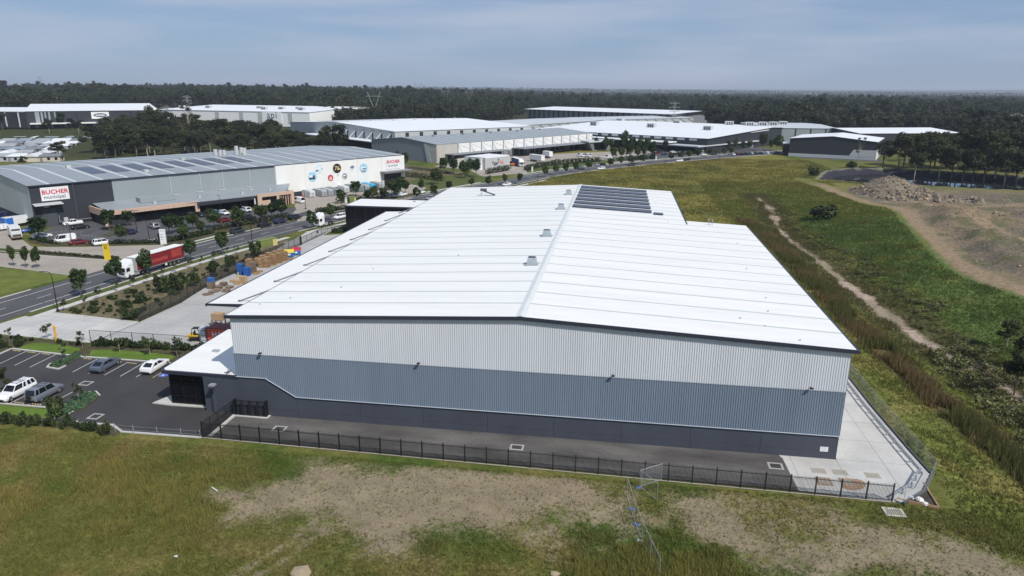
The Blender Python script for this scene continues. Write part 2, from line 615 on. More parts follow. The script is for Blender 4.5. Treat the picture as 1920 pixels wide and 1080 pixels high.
def height(x, y):
    h = np.zeros(x.shape)
    r = np.hypot(x, y)
    # foreground field
    fg = sst(66.3, 60, y)
    h += fg * (fbm(x, y, 14, 3) - 0.5) * 0.9 + fg * (fbm(x, y, 3.5, 8) - 0.5) * 0.22
    # gully on the right
    fade = (0.12 + 0.88 * sst(300, 225, y)) * sst(34.3, 35.5, x)
    prof = np.interp(x, [34.5, 38, 44, 49, 52, 56, 60, 70, 82, 90], [0.0, -0.5, -1.9, -3.1, -3.6, -3.6, -2.9, -1.3, -0.1, 0.0])
    rough = (fbm(x, y, 9, 21) - 0.5) * 1.1 + (fbm(x, y, 2.6, 22) - 0.5) * 0.35
    h += fade * prof + sst(35, 40, x) * sst(500, 300, y) * rough * sst(60, 75, y + 0 * x + 30)
    # spoil heaps right of the track
    tx = np.interp(y, [100, 154, 180, 214, 261, 280], [90, 84.3, 82.9, 88.7, 98, 91])
    sp = sst(4, 12, x - tx) * sst(272, 262, y) * sst(120, 150, y)
    h += sp * (0.6 + 4.0 * fbm(x, y, 14, 31) * sst(0.38, 0.66, fbm(x, y, 20, 33)) + 0.8 * (fbm(x, y, 3.5, 35) - .5))
    # pond
    s = sdist(x, y, POND)
    h += np.where(s > -6, sst(-6, -.5, s) * (0.3 + 0.45 * sst(350, 368, y)) - sst(-.2, 5.5, s) * 5.4, 0)
    # field to the north-east and beyond
    h += sst(200, 240, y) * sst(-35, 0, x) * sst(340, 300, y) * (fbm(x, y, 40, 41) - 0.5) * 0.8
    # the land rises away from the estate
    h += 8 * sst(-240, -480, x) * sst(330, 600, y)
    ang = np.arctan2(x, np.maximum(y, 1))
    left = sst(0.05, -0.55, ang)
    h += sst(750, 1900, r) * (3 + 17 * left) * (0.45 + 1.0 * fbm(x, y, 800, 51))
    h += sst(3500, 9000, r) * (fbm(x, y, 3500, 61) - 0.35) * 70 + sst(10000, 17000, r) * 95 * fbm(x, y, 7000, 67) * (0.4 + 0.6 * sst(-0.2, 0.5, ang))
    built = (y > 66.3) & (x < 34.3) & (r < 900)
    lot = built & ((x < -30) | (y < 196)) & (x > -235)
    h = np.where(lot, -0.03, h - 0.03)
    return h

def axis(parts):
    out = []
    for a, b, st in parts:
        out += list(np.arange(a, b, st))
    return np.array(out + [parts[-1][1]])

gx = axis([(-45000, -9000, 3000), (-9000, -3000, 500), (-3000, -800, 110), (-800, -240, 28), (-240, -76, 6), (-76, 112, 1.0), (112, 250, 2.0), (250, 800, 25), (800, 3000, 110), (3000, 9000, 500), (9000, 45000, 3000)])
gy = axis([(-400, -40, 60), (-40, 36, 6), (36, 232, 1.0), (232, 410, 2.0), (410, 900, 14), (900, 3000, 70), (3000, 9000, 300), (9000, 45000, 1500)])
GX, GY = np.meshgrid(gx, gy)
GZ = height(GX, GY)

def lerp(c, k, w):
    return c * (1 - w[..., None]) + np.array(k)[None, None, :] * w[..., None]

def ground_paint(x, y):
    r = np.hypot(x, y)
    n1, n2, n3 = fbm(x, y, 16, 71), fbm(x, y, 5, 72), fbm(x, y, 45, 73)
    c = np.zeros(x.shape + (3,)) + np.array((0.120, 0.126, 0.032))
    c = lerp(c, (0.060, 0.098, 0.018), sst(0.48, 0.66, n1))
    c = lerp(c, (0.175, 0.142, 0.050), sst(0.52, 0.72, n2) * 0.8)
    bare = np.zeros(x.shape)
    # foreground bare earth
    wa = sst(-6.5, 4.0, sdist(x, y, DIRT_A) + (n2 - 0.5) * 13 + (fbm(x, y, 2.2, 75, 3) - .5) * 5)
    wb = sst(-6.5, 4.0, sdist(x, y, DIRT_B) + (n2 - 0.5) * 13 + (fbm(x, y, 2.2, 76, 3) - .5) * 5) * (0.55 + 0.45 * sst(0.35, 0.6, n1))
    bare = np.maximum(bare, np.maximum(wa, wb * 0.95) * sst(67, 65.5, y))
    rut = np.minimum(ldist(x, y, RUT_A), ldist(x, y, RUT_B))
    bare = np.maximum(bare, sst(0.75, 0.15, rut + (n2 - .5) * .9) * .75 * sst(66, 64, y))
    # meadow behind the warehouse
    mw = sst(196, 206, y) * sst(-60, -30, x) * sst(66, 58, x + (n1 - 0.5) * 16) + sst(290, 305, y) * sst(-10, 5, x) * sst(105, 92, x)
    mw = np.clip(mw, 0, 1) * sst(700, 560, y)
    c = lerp(c, (0.195, 0.172, 0.045), mw * 0.9)
    c = lerp(c, (0.120, 0.130, 0.034), mw * sst(0.5, 0.68, n1) * 0.75)
    # right slope
    rs = sst(35, 37, x) * sst(330, 300, y)
    c = lerp(c, (0.128, 0.142, 0.034), rs)
    c = lerp(c, (0.195, 0.172, 0.055), rs * sst(0.5, 0.66, n2) * 0.75)
    gr = rs * sst(58, 64, x + (n1 - 0.5) * 14) * sst(320, 262, y + (n1 - .5) * 60)
    c = lerp(c, (0.086, 0.130, 0.034), gr * 0.85)
    c = lerp(c, (0.135, 0.140, 0.035), gr * sst(0.52, 0.7, n2) * 0.7)
    c = lerp(c, (0.150, 0.150, 0.038), rs * sst(235, 270, y) * sst(62, 75, x) * 0.8)
    c = lerp(c, (0.095, 0.085, 0.042), rs * sst(8, 3, ldist(x, y, STREAM)) * 0.7)
    rd = ldist(x, y, REEDS)
    c = lerp(c, (0.120, 0.092, 0.042), sst(4.2, 2.0, rd + (n2 - 0.5) * 3))
    # washed-out soil along the gully bottom
    sd = ldist(x, y, STREAM)
    pale = sst(1.7, 0.6, sd + (n1 - 0.45) * 4 + (n2 - 0.5) * 3) * sst(305, 290, y) * np.clip(sst(96, 104, y) * sst(144, 132, y) + sst(148, 156, y) * sst(176, 168, y) + sst(205, 220, y), 0.55, 1)
    c = lerp(c, (0.40, 0.31, 0.25), pale * 0.95)
    # dirt track and spoil
    tw = np.minimum(np.minimum(ldist(x, y, TRACK), ldist(x, y, TRACK2)), ldist(x, y, TRACK3))
    tx = np.interp(y, [100, 154, 180, 214, 261, 280, 300], [90, 84.3, 82.9, 88.7, 98, 92, 92])
    dirt = sst(-2, 4, x - tx + (n2 - 0.5) * 5) * sst(330, 300, y + (n2 - .5) * 20)
    c = lerp(c, (0.205, 0.155, 0.103), dirt)
    c = lerp(c, (0.135, 0.115, 0.088), dirt * sst(0.46, 0.64, n1) * .8)
    c = lerp(c, (0.100, 0.105, 0.048), dirt * sst(0.52, 0.66, n2) * 0.8)
    c = lerp(c, (0.255, 0.190, 0.120), sst(3.6, 1.5, tw + (n2 - 0.5) * 3.4) * sst(335, 318, y))
    # pond liner
    ps = sdist(x, y, POND)
    c = lerp(c, (0.12, 0.13, 0.045), sst(-9, -4, ps) * sst(340, 350, y))
    c = lerp(c, (0.26, 0.24, 0.20), sst(-1.6, -0.8, ps) * sst(1.0, 0.2, ps) * 0.6)
    c = lerp(c, (0.034, 0.035, 0.044), sst(-0.3, 0.5, ps))
    bare = bare * (ps < -4)
    # estate and forest floor
    est = sst(560, 620, y) + sst(-130, -160, x) * sst(330, 380, y)
    c = lerp(c, (0.042, 0.050, 0.022), np.clip(est, 0, 1) * 0.9)
    c = lerp(c, (0.030, 0.042, 0.020), sst(900, 1400, r))
    far = sst(2200, 4200, r)
    c = lerp(c, (0.030, 0.040, 0.024), far)
    c = lerp(c, (0.30, 0.27, 0.24), far * sst(0.74, 0.80, fbm(x, y, 180, 91, 3)) * 0.7)
    return np.clip(c, 0.004, 1), np.clip(bare, 0, 1)

GC, GB = ground_paint(GX, GY)
ny_, nx_ = GX.shape
me = bpy.data.meshes.new('ground')
idx = np.arange(nx_ * ny_).reshape(ny_, nx_)
quads = np.stack([idx[:-1, :-1], idx[:-1, 1:], idx[1:, 1:], idx[1:, :-1]], -1).reshape(-1, 4)
me.vertices.add(nx_ * ny_)
me.vertices.foreach_set('co', np.stack([GX, GY, GZ], -1).astype(np.float32).ravel())
me.loops.add(quads.size)
me.loops.foreach_set('vertex_index', quads.astype(np.int32).ravel())
me.polygons.add(len(quads))
me.polygons.foreach_set('loop_start', np.arange(0, quads.size, 4, dtype=np.int32))
me.polygons.foreach_set('loop_total', np.full(len(quads), 4, np.int32))
me.update()
me.validate()
me.polygons.foreach_set('use_smooth', np.ones(len(quads), bool))
at = me.attributes.new('Col', 'FLOAT_COLOR', 'POINT')
at.data.foreach_set('color', np.concatenate([GC, np.ones(GC.shape[:2] + (1,))], -1).astype(np.float32).ravel())
at = me.attributes.new('bare', 'FLOAT', 'POINT')
at.data.foreach_set('value', GB.astype(np.float32).ravel())

gm = bpy.data.materials.new('ground')
gm.use_nodes = True
n, l = gm.node_tree.nodes, gm.node_tree.links
b = n['Principled BSDF']
b.inputs['Roughness'].default_value = 0.95
b.inputs['Specular IOR Level'].default_value = 0.1
geo = n.new('ShaderNodeNewGeometry')
ca = n.new('ShaderNodeAttribute'); ca.attribute_name = 'Col'
ba = n.new('ShaderNodeAttribute'); ba.attribute_name = 'bare'
def noise(scale, detail=5, rough=0.6):
    t = n.new('ShaderNodeTexNoise')
    t.inputs['Scale'].default_value = scale
    t.inputs['Detail'].default_value = detail
    t.inputs['Roughness'].default_value = rough
    l.new(geo.outputs['Position'], t.inputs['Vector'])
    return t.outputs['Fac']
def mrange(v, a, b_, c, d):
    t = n.new('ShaderNodeMapRange')
    for k, val in zip(('From Min', 'From Max', 'To Min', 'To Max'), (a, b_, c, d)):
        t.inputs[k].default_value = val
    l.new(v, t.inputs['Value'])
    return t.outputs['Result']
def mth(op, a, b_):
    t = n.new('ShaderNodeMath'); t.operation = op
    for i, v in enumerate((a, b_)):
        if isinstance(v, (int, float)):
            t.inputs[i].default_value = v
        else:
            l.new(v, t.inputs[i])
    return t.outputs[0]
f = mth('MULTIPLY', mrange(noise(0.9), 0.3, 0.7, 0.72, 1.28), mrange(noise(3.2, 6, 0.7), 0.28, 0.72, 0.62, 1.38))
sc1 = n.new('ShaderNodeVectorMath'); sc1.operation = 'SCALE'
l.new(ca.outputs['Color'], sc1.inputs[0]); l.new(f, sc1.inputs['Scale'])
dcol = n.new('ShaderNodeMix'); dcol.data_type = 'RGBA'
dcol.inputs['A'].default_value = (0.205, 0.166, 0.112, 1)
dcol.inputs['B'].default_value = (0.275, 0.226, 0.145, 1)
l.new(mrange(noise(0.35), 0.35, 0.65, 0, 1), dcol.inputs['Factor'])
sc2 = n.new('ShaderNodeVectorMath'); sc2.operation = 'SCALE'
l.new(dcol.outputs['Result'], sc2.inputs[0]); l.new(mrange(noise(5.0, 5, 0.7), 0.3, 0.7, 0.74, 1.26), sc2.inputs['Scale'])
tuft = mrange(noise(1.5, 4, 0.65), 0.50, 0.66, 0.0, 0.75)
bm_ = mrange(mth('SUBTRACT', mth('ADD', ba.outputs['Fac'], mth('MULTIPLY', mth('SUBTRACT', noise(0.55), 0.5), 1.3)), mth('MULTIPLY', tuft, 0.55)), 0.26, 0.80, 0, 1)
mx = n.new('ShaderNodeMix'); mx.data_type = 'RGBA'
l.new(mth('MULTIPLY', bm_, mrange(ba.outputs['Fac'], 0.02, 0.12, 0, 1)), mx.inputs['Factor'])
l.new(sc1.outputs['Vector'], mx.inputs['A']); l.new(sc2.outputs['Vector'], mx.inputs['B'])
l.new(mx.outputs['Result'], b.inputs['Base Color'])
bp = n.new('ShaderNodeBump'); bp.inputs['Strength'].default_value = 0.6; bp.inputs['Distance'].default_value = 0.25
l.new(noise(2.2, 6, 0.7), bp.inputs['Height']); l.new(bp.outputs['Normal'], b.inputs['Normal'])
me.materials.append(gm)
ground = link('ground', me, kind='structure')

def gz(x, y):
    return float(height(np.array([float(x)]), np.array([float(y)]))[0])

# pond water
wm = mat('pond_water', (0.010, 0.013, 0.017), rough=0.04, var=0.1, spec=0.9)
struct('pond_water', MB().sheet(POND, -2.2), wm)

# ------------------------------------------------------------------ road
ROAD = bez([(-131, -20), (-121, 40), (-116.5, 80), (-114, 100), (-112, 116), (-107.5, 148), (-101.5, 175.5), (-95, 197), (-77, 245), (-52, 300), (-27, 353), (20, 411), (77, 467), (160, 535), (260, 600)], 7)
RH = 6.6
road = struct('road', ribbon(ROAD, -RH, RH, 0.012), ASPHR)
ROAD_LEN = sum(math.dist(a, b_) for a, b_ in zip(ROAD, ROAD[1:]))
for d in (-3.9, 3.75):
    struct('edge_line', ribbon(ROAD, d - 0.09, d + 0.09, 0.019), LINEW, road)
s = 60.0
while s < 420:
    seg = pick(ROAD, s, s + 3.2)
    if len(seg) > 1:
        struct('lane_dash', ribbon(seg, -0.08, 0.08, 0.019), LINEW, road)
    s += 9.6
def kerb_along(line, d, w=0.35, h=0.13):
    mb = MB()
    a, b_ = offs(line, d), offs(line, d + w)
    n_ = len(line)
    vs_ = [(x, y, 0.0) for x, y in a] + [(x, y, h) for x, y in a] + [(x, y, h) for x, y in b_] + [(x, y, 0.0) for x, y in b_]
    fs_ = []
    for i in range(n_ - 1):
        for k in range(3):
            fs_.append((k * n_ + i, k * n_ + i + 1, (k + 1) * n_ + i + 1, (k + 1) * n_ + i))
    mb.add(vs_, fs_)
    return struct('kerb', mb, KERB)
def near_y(line, y0, y1):
    return [p for p in line if y0 <= p[1] <= y1]
kerb_along(near_y(ROAD, 108, 181), RH, 0.3)
kerb_along(near_y(ROAD, 187, 560), RH, 0.3)
kerb_along(near_y(ROAD, 152, 196), -RH - 0.3, 0.3)
kerb_along(near_y(ROAD, 212, 300), -RH - 0.3, 0.3)
kerb_along(near_y(ROAD, 60, 120), -RH - 0.3, 0.3)
kerb_along(near_y(ROAD, 330, 560), -RH - 0.3, 0.3)

VERGE = mat('verge_grass', (0.085, 0.105, 0.034), rough=0.95, var=0.35, scale=0.7, fine=0.3, fscale=4, bump=0.5, bscale=6, spec=0.1)
LAWN = mat('lawn_grass', (0.105, 0.165, 0.028), rough=0.95, var=0.22, scale=0.5, fine=0.22, fscale=5, bump=0.4, bscale=8, spec=0.1)
LAWNF = mat('lawn_grass_dry', (0.125, 0.150, 0.036), rough=0.95, var=0.25, scale=0.4, fine=0.22, fscale=5, bump=0.4, bscale=8, spec=0.1)
MULCH = mat('mulch_bed', (0.140, 0.120, 0.070), rough=0.95, var=0.45, scale=0.8, fine=0.35, fscale=4, bump=0.6, bscale=5, spec=0.1)
MULCHG = mat('planted_bed', (0.075, 0.070, 0.038), rough=0.95, var=0.45, scale=0.7, fine=0.35, fscale=4, bump=0.6, bscale=5, spec=0.1)
struct('verge', ribbon(near_y(ROAD, 106, 182), RH + 0.3, RH + 2.6, 0.03), VERGE)
struct('verge', ribbon(near_y(ROAD, 190, 330), RH + 0.3, RH + 2.6, 0.03), VERGE)
slab_fp = struct('footpath', ribbon(near_y(ROAD, 106, 183), RH + 2.6, RH + 4.3, 0.035), KERB)
struct('footpath', ribbon(near_y(ROAD, 188, 330), RH + 2.6, RH + 4.3, 0.035), KERB)
struct('verge', ribbon(near_y(ROAD, 152, 197), -RH - 2.2, -RH - 0.3, 0.03), VERGE)
struct('footpath', ribbon(near_y(ROAD, 152, 197), -RH - 3.8, -RH - 2.2, 0.035), KERB)
struct('verge', ribbon(near_y(ROAD, 212, 300), -RH - 2.2, -RH - 0.3, 0.03), VERGE)
struct('footpath', ribbon(near_y(ROAD, 212, 300), -RH - 3.8, -RH - 2.2, 0.035), KERB)
struct('verge', ribbon(near_y(ROAD, 330, 560), -RH - 3.0, -RH - 0.3, 0.03), VERGE)
struct('footpath', ribbon(near_y(ROAD, 330, 560), -RH - 4.6, -RH - 3.0, 0.035), KERB)
struct('verge', ribbon(near_y(ROAD, 60, 118), -RH - 2.4, -RH - 0.3, 0.03), LAWNF)

# ------------------------------------------------------------------ the warehouse plot
YF = 74.95
FENCE_A, FENCE_B = G(380, 820), G(1672, 941)
YARD = [(-46.3, 92), (-46.3, 200), (-74, 200), (-76, 186), (-86, 181), (-88.6, 172.6)] + GP([(500, 490), (400, 528), (340, 568), (264, 603), (174, 643), (372, 654)]) + [(-57.4, 90)]
slabs('yard_pavement', YARD, CONCY, 0.014, 6.0, 0.0, 0.05, (-46.4, 75))
DRIVE1 = GP([(-40, 619), (92, 579), (101, 587), (262, 604), (173, 643), (160, 642), (0, 627), (-40, 622)])
slabs('driveway', DRIVE1, CONC, 0.022, 5.0, -0.1, 0.05, (-95, 100))
DRIVE2 = GP([(500, 478), (572, 437), (600, 432), (640, 424), (566, 461)])
slabs('driveway', DRIVE2, CONC, 0.026, 5.0, -0.2, 0.05, (-88, 178))
struct('gate_rail', MB().bar(Vector((*GP([(262, 604)])[0], 0.03)), Vector((*GP([(174, 642)])[0], 0.03)), 0.14, 0.03), STEELD)
CARPARK = GP([(-60, 700), (0, 664), (22, 654), (160, 670), (320, 681)]) + [(-57.0, 90), (-57.0, 76.0), (-46.5, 76.0), (-46.5, 74.5)] + GP([(440, 777), (390, 821), (376, 821), (228, 810), (211, 798), (120, 792), (107, 788), (138, 772), (94, 764), (0, 756), (-60, 752)])
carpark = struct('car_park', MB().sheet(CARPARK, 0.010), ASPH)
STRIPAREA = GP([(396, 821), (441, 779)]) + [(-46.0, 75.0), (19.2, 75.0)] + GP([(1467, 860), (1495, 919)])
struct('service_strip', MB().sheet(STRIPAREA, 0.016), ASPHW)
APRON = [(19.3, 75.0)] + [(25.6, 75.0), (25.6, 150), (33.4, 150), (34.0, 78)] + GP([(1733, 884), (1728, 912), (1678, 942), (1497, 920), (1467.5, 860)])
slabs('apron', APRON, CONC, 0.018, 5.0, 0.0, 0.05, (25.5, 75))
struct('service_strip_edge', MB().sheet([(FENCE_A.x, FENCE_A.y - 0.16), (FENCE_B.x, FENCE_B.y - 0.16), (FENCE_B.x, FENCE_B.y + 0.05), (FENCE_A.x, FENCE_A.y + 0.05)], 0.024), CONCB)

def seg_kerb(px, **k):
    return kerb('kerb', GP(px), **k)
seg_kerb([(-40, 683), (0, 664), (22, 654), (160, 670)], w=0.28)
seg_kerb([(158, 669.5), (318, 681)], w=0.28)
seg_kerb([(-40, 752), (0, 757), (94, 765)], w=0.22)
seg_kerb([(138, 772), (107, 788)], w=0.3)
seg_kerb([(120, 790), (211, 797.5), (228, 810), (376, 821)], w=0.3)
seg_kerb([(392, 820), (440, 779), (500, 784), (513, 773)], w=0.45)
seg_kerb([(101, 587), (160, 593), (258, 604.5)], w=0.25)
seg_kerb([(-40, 622), (0, 626.5), (160, 642)], w=0.2)

# planted ground round the plot
struct('garden_bed', MB().sheet([offs(ROAD, RH + 4.3)[i] for i, p in enumerate(ROAD) if 108 <= p[1] <= 181] + GP([(560, 463), (500, 490), (400, 527), (340, 566), (261, 602), (101, 586.5)]), 0.016), MULCH)
struct('garden_bed', MB().sheet(GP([(-40, 625), (0, 629), (160, 644), (172, 646), (380, 657)]) + [(-57.6, 89.5)] + GP([(316, 678), (160, 668), (22, 652), (0, 662), (-40, 681)]), 0.006), MULCHG)
struct('lawn', MB().sheet(GP([(45, 648), (60, 643.5), (82, 643), (152, 653), (140, 666), (36, 653)]), 0.02), LAWN)
struct('lawn', MB().sheet(GP([(172, 657), (210, 655), (300, 663), (330, 668), (316, 678), (166, 668)]), 0.02), LAWN)
struct('lawn', MB().sheet(GP([(-40, 757), (0, 760), (94, 768), (104, 774), (98, 784), (0, 776), (-40, 774)]), 0.012), LAWN)
struct('garden_bed', MB().sheet(GP([(-40, 774), (0, 777), (98, 785), (107, 789), (211, 799), (226, 812), (214, 818), (150, 806), (0, 792), (-40, 790)]), 0.008), MULCHG)

# bay lines
def bay_line(a, b_, m=LINEW, w=0.1):
    A, B = Vector((*GP([a])[0], 0.020)), Vector((*GP([b_])[0], 0.020))
    MB().bar(A, B, w, 0.006).build('bay_line', m, carpark)
def z8(x, y): return (x / 8, 600 + y / 8)
for a, b_ in ((z8(405, 465), z8(0, 655)), (z8(612, 495), z8(220, 682)), (z8(838, 518), z8(448, 710)), (z8(1462, 585), z8(1090, 782))):
    bay_line(a, b_)
def z6(x, y): return (x / 6, 690 + y / 6)
for a, b_ in ((z6(1260, -55), z6(995, 65)), (z6(1440, -65), z6(1175, 80)), (z6(1610, -55), z6(1352, 95)), (z6(1780, -45), z6(1532, 103))):
    bay_line(a, b_)
bay_line(z6(1960, -40), z6(1715, 112), LINEY)
for a, b_ in ((z6(330, 290), z6(110, 400)), (z6(560, 300), z6(305, 418)), (z6(815, 272), z6(500, 435))):
    bay_line(a, b_)
ds = MB()
c_ = G(307, 703); k_ = Vector((c_.x, c_.y, 0.018))
ds.disc(k_, 0.75, 18, 'z')
ds.build('bay_symbol', mat('symbol_blue', (0.08, 0.14, 0.5), var=0.1), carpark)
ds = MB()
ds.bar(k_ + Vector((-0.1, -0.35, 0.006)), k_ + Vector((-0.1, 0.3, 0.006)), 0.14, 0.004).bar(k_ + Vector((-0.1, -0.3, 0.006)), k_ + Vector((0.35, -0.35, 0.0065)), 0.14, 0.004).disc(k_ + Vector((-0.1, 0.45, 0.007)), 0.13, 10, 'z')
ds.build('bay_symbol', LINEW, carpark)

# island beds in the car park
ISL1 = GP([z8(710, 712), z8(760, 660), z8(1050, 530), z8(1150, 470), z8(1260, 530), z8(1180, 580), z8(985, 690), z8(880, 742)])
ISL2 = GP([z6(640, 600), z6(690, 420), z6(850, 330), z6(960, 280), z6(1080, 270), z6(1120, 310), z6(1060, 380), z6(960, 450), z6(860, 490), z6(830, 500)])
for P_ in (ISL1, ISL2):
    struct('island_bed', MB().prism(P_, 0.0, 0.12), MULCHG)
kerb('kerb', [ISL1[i] for i in (7, 0, 1)], w=0.25, h=0.15)
kerb('kerb', [ISL1[i] for i in (6, 7)], w=0.25, h=0.152)
kerb('kerb', [ISL2[i] for i in (3, 4, 5)], w=0.2, h=0.15)

# drain pits and lids
PITM = mat('pit_concrete', (0.36, 0.35, 0.33), rough=0.9, var=0.15, scale=1.5)
def pit(px, w, d, lid, label, group=None, z=0.03, m=PITM, rz=0.0):
    c = G(*px)
    t = thing('drain_pit', label, 'drain pit', (c.x, c.y, z), rz, group)
    fr = MB()
    for x0, x1, y0, y1 in ((-w / 2, w / 2, -d / 2, -d / 2 + .22), (-w / 2, w / 2, d / 2 - .22, d / 2), (-w / 2, -w / 2 + .22, -d / 2 + .22, d / 2 - .22), (w / 2 - .22, w / 2, -d / 2 + .22, d / 2 - .22)):
        fr.box(x0, x1, y0, y1, -0.03, 0.012)
    fr.build('surround', m, t)
    gr = MB()
    nb = 7
    for i in range(nb):
        x = -w / 2 + .24 + (w - .48) * (i + .5) / nb
        gr.box(x - (w - .48) / nb * .36, x + (w - .48) / nb * .36, -d / 2 + .23, d / 2 - .23, -0.02, 0.006)
    gr.build('grate', lid, t)
GRATE = mat('grate_dark', (0.05, 0.05, 0.052), rough=0.6, var=0.1)
LIDC = mat('lid_concrete', (0.34, 0.31, 0.26), rough=0.9, var=0.15)
RUSTY = mat('rust_stain', (0.30, 0.20, 0.135), rough=0.95, var=0.35, scale=1.2)
pit((524, 804), 1.6, 1.3, GRATE, 'grated pit with white surround on worn asphalt near the bin enclosure')
pit((969, 839), 1.6, 1.3, GRATE, 'grated pit with white surround midway along the worn asphalt strip')
pit((1454, 874), 1.6, 1.4, GRATE, 'grated pit with white surround beside the concrete apron edge')
pit((179, 781), 1.5, 1.5, GRATE, 'square grated pit in the car park near the chamfered kerb')
pit((161, 719), 1.6, 1.4, GRATE, 'square grated pit behind the staked island tree')
for q in ((1535, 883), (1575, 886), (1636, 892)):
    pit(q, 1.5, 1.1, LIDC, 'flat beige lid set flush in the pale concrete apron', 'lids in the apron', 0.034, LIDC)
for q in ((1545, 903), (1590, 905)):
    pit(q, 1.6, 1.6, LIDC, 'pair of stained brown lids behind the picket fence on the apron', 'stained lids by the fence', 0.034, RUSTY)
pit((1676, 961), 1.9, 1.5, LIDC, 'pale concrete pit lid lying in the dirt outside the fence corner', None, 0.06, mat('lid_pale', (0.5, 0.47, 0.4), var=0.08))
st = MB().sheet([(G(1600 + 24 * math.cos(t * .5), 909 + 11 * math.sin(t * .5)).x, G(1600 + 24 * math.cos(t * .5), 909 + 11 * math.sin(t * .5)).y) for t in range(12)], 0.027)
st.build('rust_stain', RUSTY, kind='structure')

# ------------------------------------------------------------------ across the road
CD1 = GP([(-60, 512), (0, 500), (75, 496), (208, 487), (228, 483), (268, 474), (262, 492), (135, 577 - 55), (125, 517), (0, 497 + 17), (-60, 522)])
LAWN_L = GP([(-60, 520), (0, 503), (133, 515), (132, 520), (0, 553), (-60, 570)])
struct('lawn', MB().sheet(LAWN_L, 0.008), LAWNF)
slabs('driveway', GP([(-60, 470), (0, 472), (80, 478), (195, 487), (243, 489), (228, 496), (130, 524), (133, 517), (0, 500), (-60, 490)]), CONCB, 0.020, 6.0, 0.15, 0.05, (-125, 140))
slabs('driveway', GP([(-60, 425), (0, 420), (30, 440), (60, 463), (160, 463), (305, 459), (345, 455), (362, 459), (262, 488), (236, 488), (205, 482), (40, 468), (-60, 462)]), CONCB, 0.016, 6.0, 0.15, 0.05, (-125, 150))
struct('median_bed', MB().prism(GP([(-60, 462), (0, 469), (60, 474), (205, 482), (228, 485), (205, 488), (195, 486.5), (75, 479), (-60, 470)]), 0, 0.1), MULCHG)
kerb('kerb', GP([(0, 471.5), (75, 479.5), (197, 488)]), w=0.3, h=0.15)
BLOT = GP([(66, 446), (100, 424), (130, 420), (170, 414), (290, 408), (372, 403), (492, 393), (556, 388), (560, 398), (540, 408), (480, 424), (400, 432), (330, 447), (300, 458), (170, 459), (100, 458)])
struct('car_park', MB().sheet(BLOT, 0.009), ASPHR)
BYARD = GP([(552, 386), (560, 366), (660, 352), (760, 343), (800, 352), (770, 372), (700, 384), (660, 388), (570, 408), (545, 404), (556, 392)])
slabs('yard_pavement', BYARD, CONCB, 0.016, 6.0, 0.57, 0.05, (-110, 240))
struct('driveway', MB().sheet(GP([(545, 404), (575, 396), (600, 398), (590, 404), (552, 413), (535, 411)]), 0.021), ASPHR)
slabs('driveway', GP([(560, 408), (600, 398), (660, 384), (672, 386), (660, 390), (640, 396), (590, 409), (572, 413), (556, 416)]), CONCB, 0.024, 5.0, 0.4, 0.05, (-100, 215))
for px in ([(300, 455), (330, 444), (400, 429), (470, 413), (540, 403), (548, 407), (480, 428), (410, 440), (340, 458), (310, 462)],
           [(60, 440), (70, 440), (100, 452), (160, 456), (300, 455), (300, 458), (160, 461.5), (90, 462), (55, 455)],
           [(592, 397), (600, 391), (648, 390), (652, 393), (620, 402), (596, 403)],
           [(633, 376), (640, 371), (700, 369), (740, 366), (800, 360), (790, 366), (720, 380), (680, 382), (645, 381)],
           [(192, 428), (212, 424), (245, 428), (212, 434)], [(195, 441), (212, 436), (222, 438), (205, 444)]):
    struct('garden_bed', MB().prism(GP(px), 0, 0.11), MULCHG)
for a, b_ in (((94, 437), (148, 429)), ((100, 443), (160, 434)), ((150, 440), (192, 446)), ((60, 441), (94, 437))):
    A, B = G(*a), G(*b_)
    for i in range(6):
        t0, t1 = i / 6, (i + .5) / 6
        MB().bar(Vector((A.x + (B.x - A.x) * t0, A.y + (B.y - A.y) * t0, 0.022)), Vector((A.x + (B.x - A.x) * t1, A.y + (B.y - A.y) * t1, 0.022)), 0.16, 0.006).build('lane_dash', LINEW, road)
for i in range(6):
    A, B = G(279 + i * 3.4, 448.5 - i * .2), G(282 + i * 3.4, 451 - i * .2)
    MB().bar(Vector((A.x, A.y, 0.024)), Vector((B.x, B.y, 0.024)), 0.4, 0.006).build('crossing_bar', LINEW, road)
# estate aprons further along the road
struct('yard_pavement', MB().sheet(GP([(812, 312), (880, 318), (905, 332), (975, 325), (990, 326), (1055, 313), (1130, 303), (1165, 306), (1240, 296), (1420, 283), (1400, 276), (1150, 284), (960, 292), (860, 304)]), 0.006), CONCB)
struct('garden_bed', MB().sheet(GP([(760, 345), (800, 330), (880, 328), (912, 331), (925, 338), (880, 346), (800, 358), (778, 362)]), 0.012), VERGE)
struct('garden_bed', MB().sheet(GP([(745, 306), (830, 318), (905, 331), (880, 328), (800, 330), (762, 343)]), 0.01), MULCH)
struct('garden_bed', MB().sheet(GP([(985, 318), (1050, 308), (1130, 300), (1152, 303), (1090, 313), (1010, 324), (990, 326)]), 0.012), VERGE)
struct('car_park', MB().sheet(GP([(1180, 295), (1240, 282), (1420, 276), (1480, 284), (1420, 289), (1300, 293), (1190, 304)]), 0.012), ASPHR)
struct('car_park', MB().sheet(GP([(1500, 291), (1650, 300), (1660, 304), (1500, 296)]), 0.012), ASPHR)
# ------------------------------------------------------------------ main warehouse (local frame: x along the front, y into the plot)
XL, XR, XM = -46.4, 25.5, -10.45
ZE, ZR = 13.2, 14.95
YD1, YD2 = 143.6 - YF, 190.5 - YF       # step in the plan, far end
XS = 13.3 - XM                           # right edge of the narrower rear part
HW = (XR - XL) / 2
WH = thing('warehouse', 'large white-roofed warehouse with pale and blue-grey ribbed walls and charcoal base', 'warehouse', (XM, YF, 0))

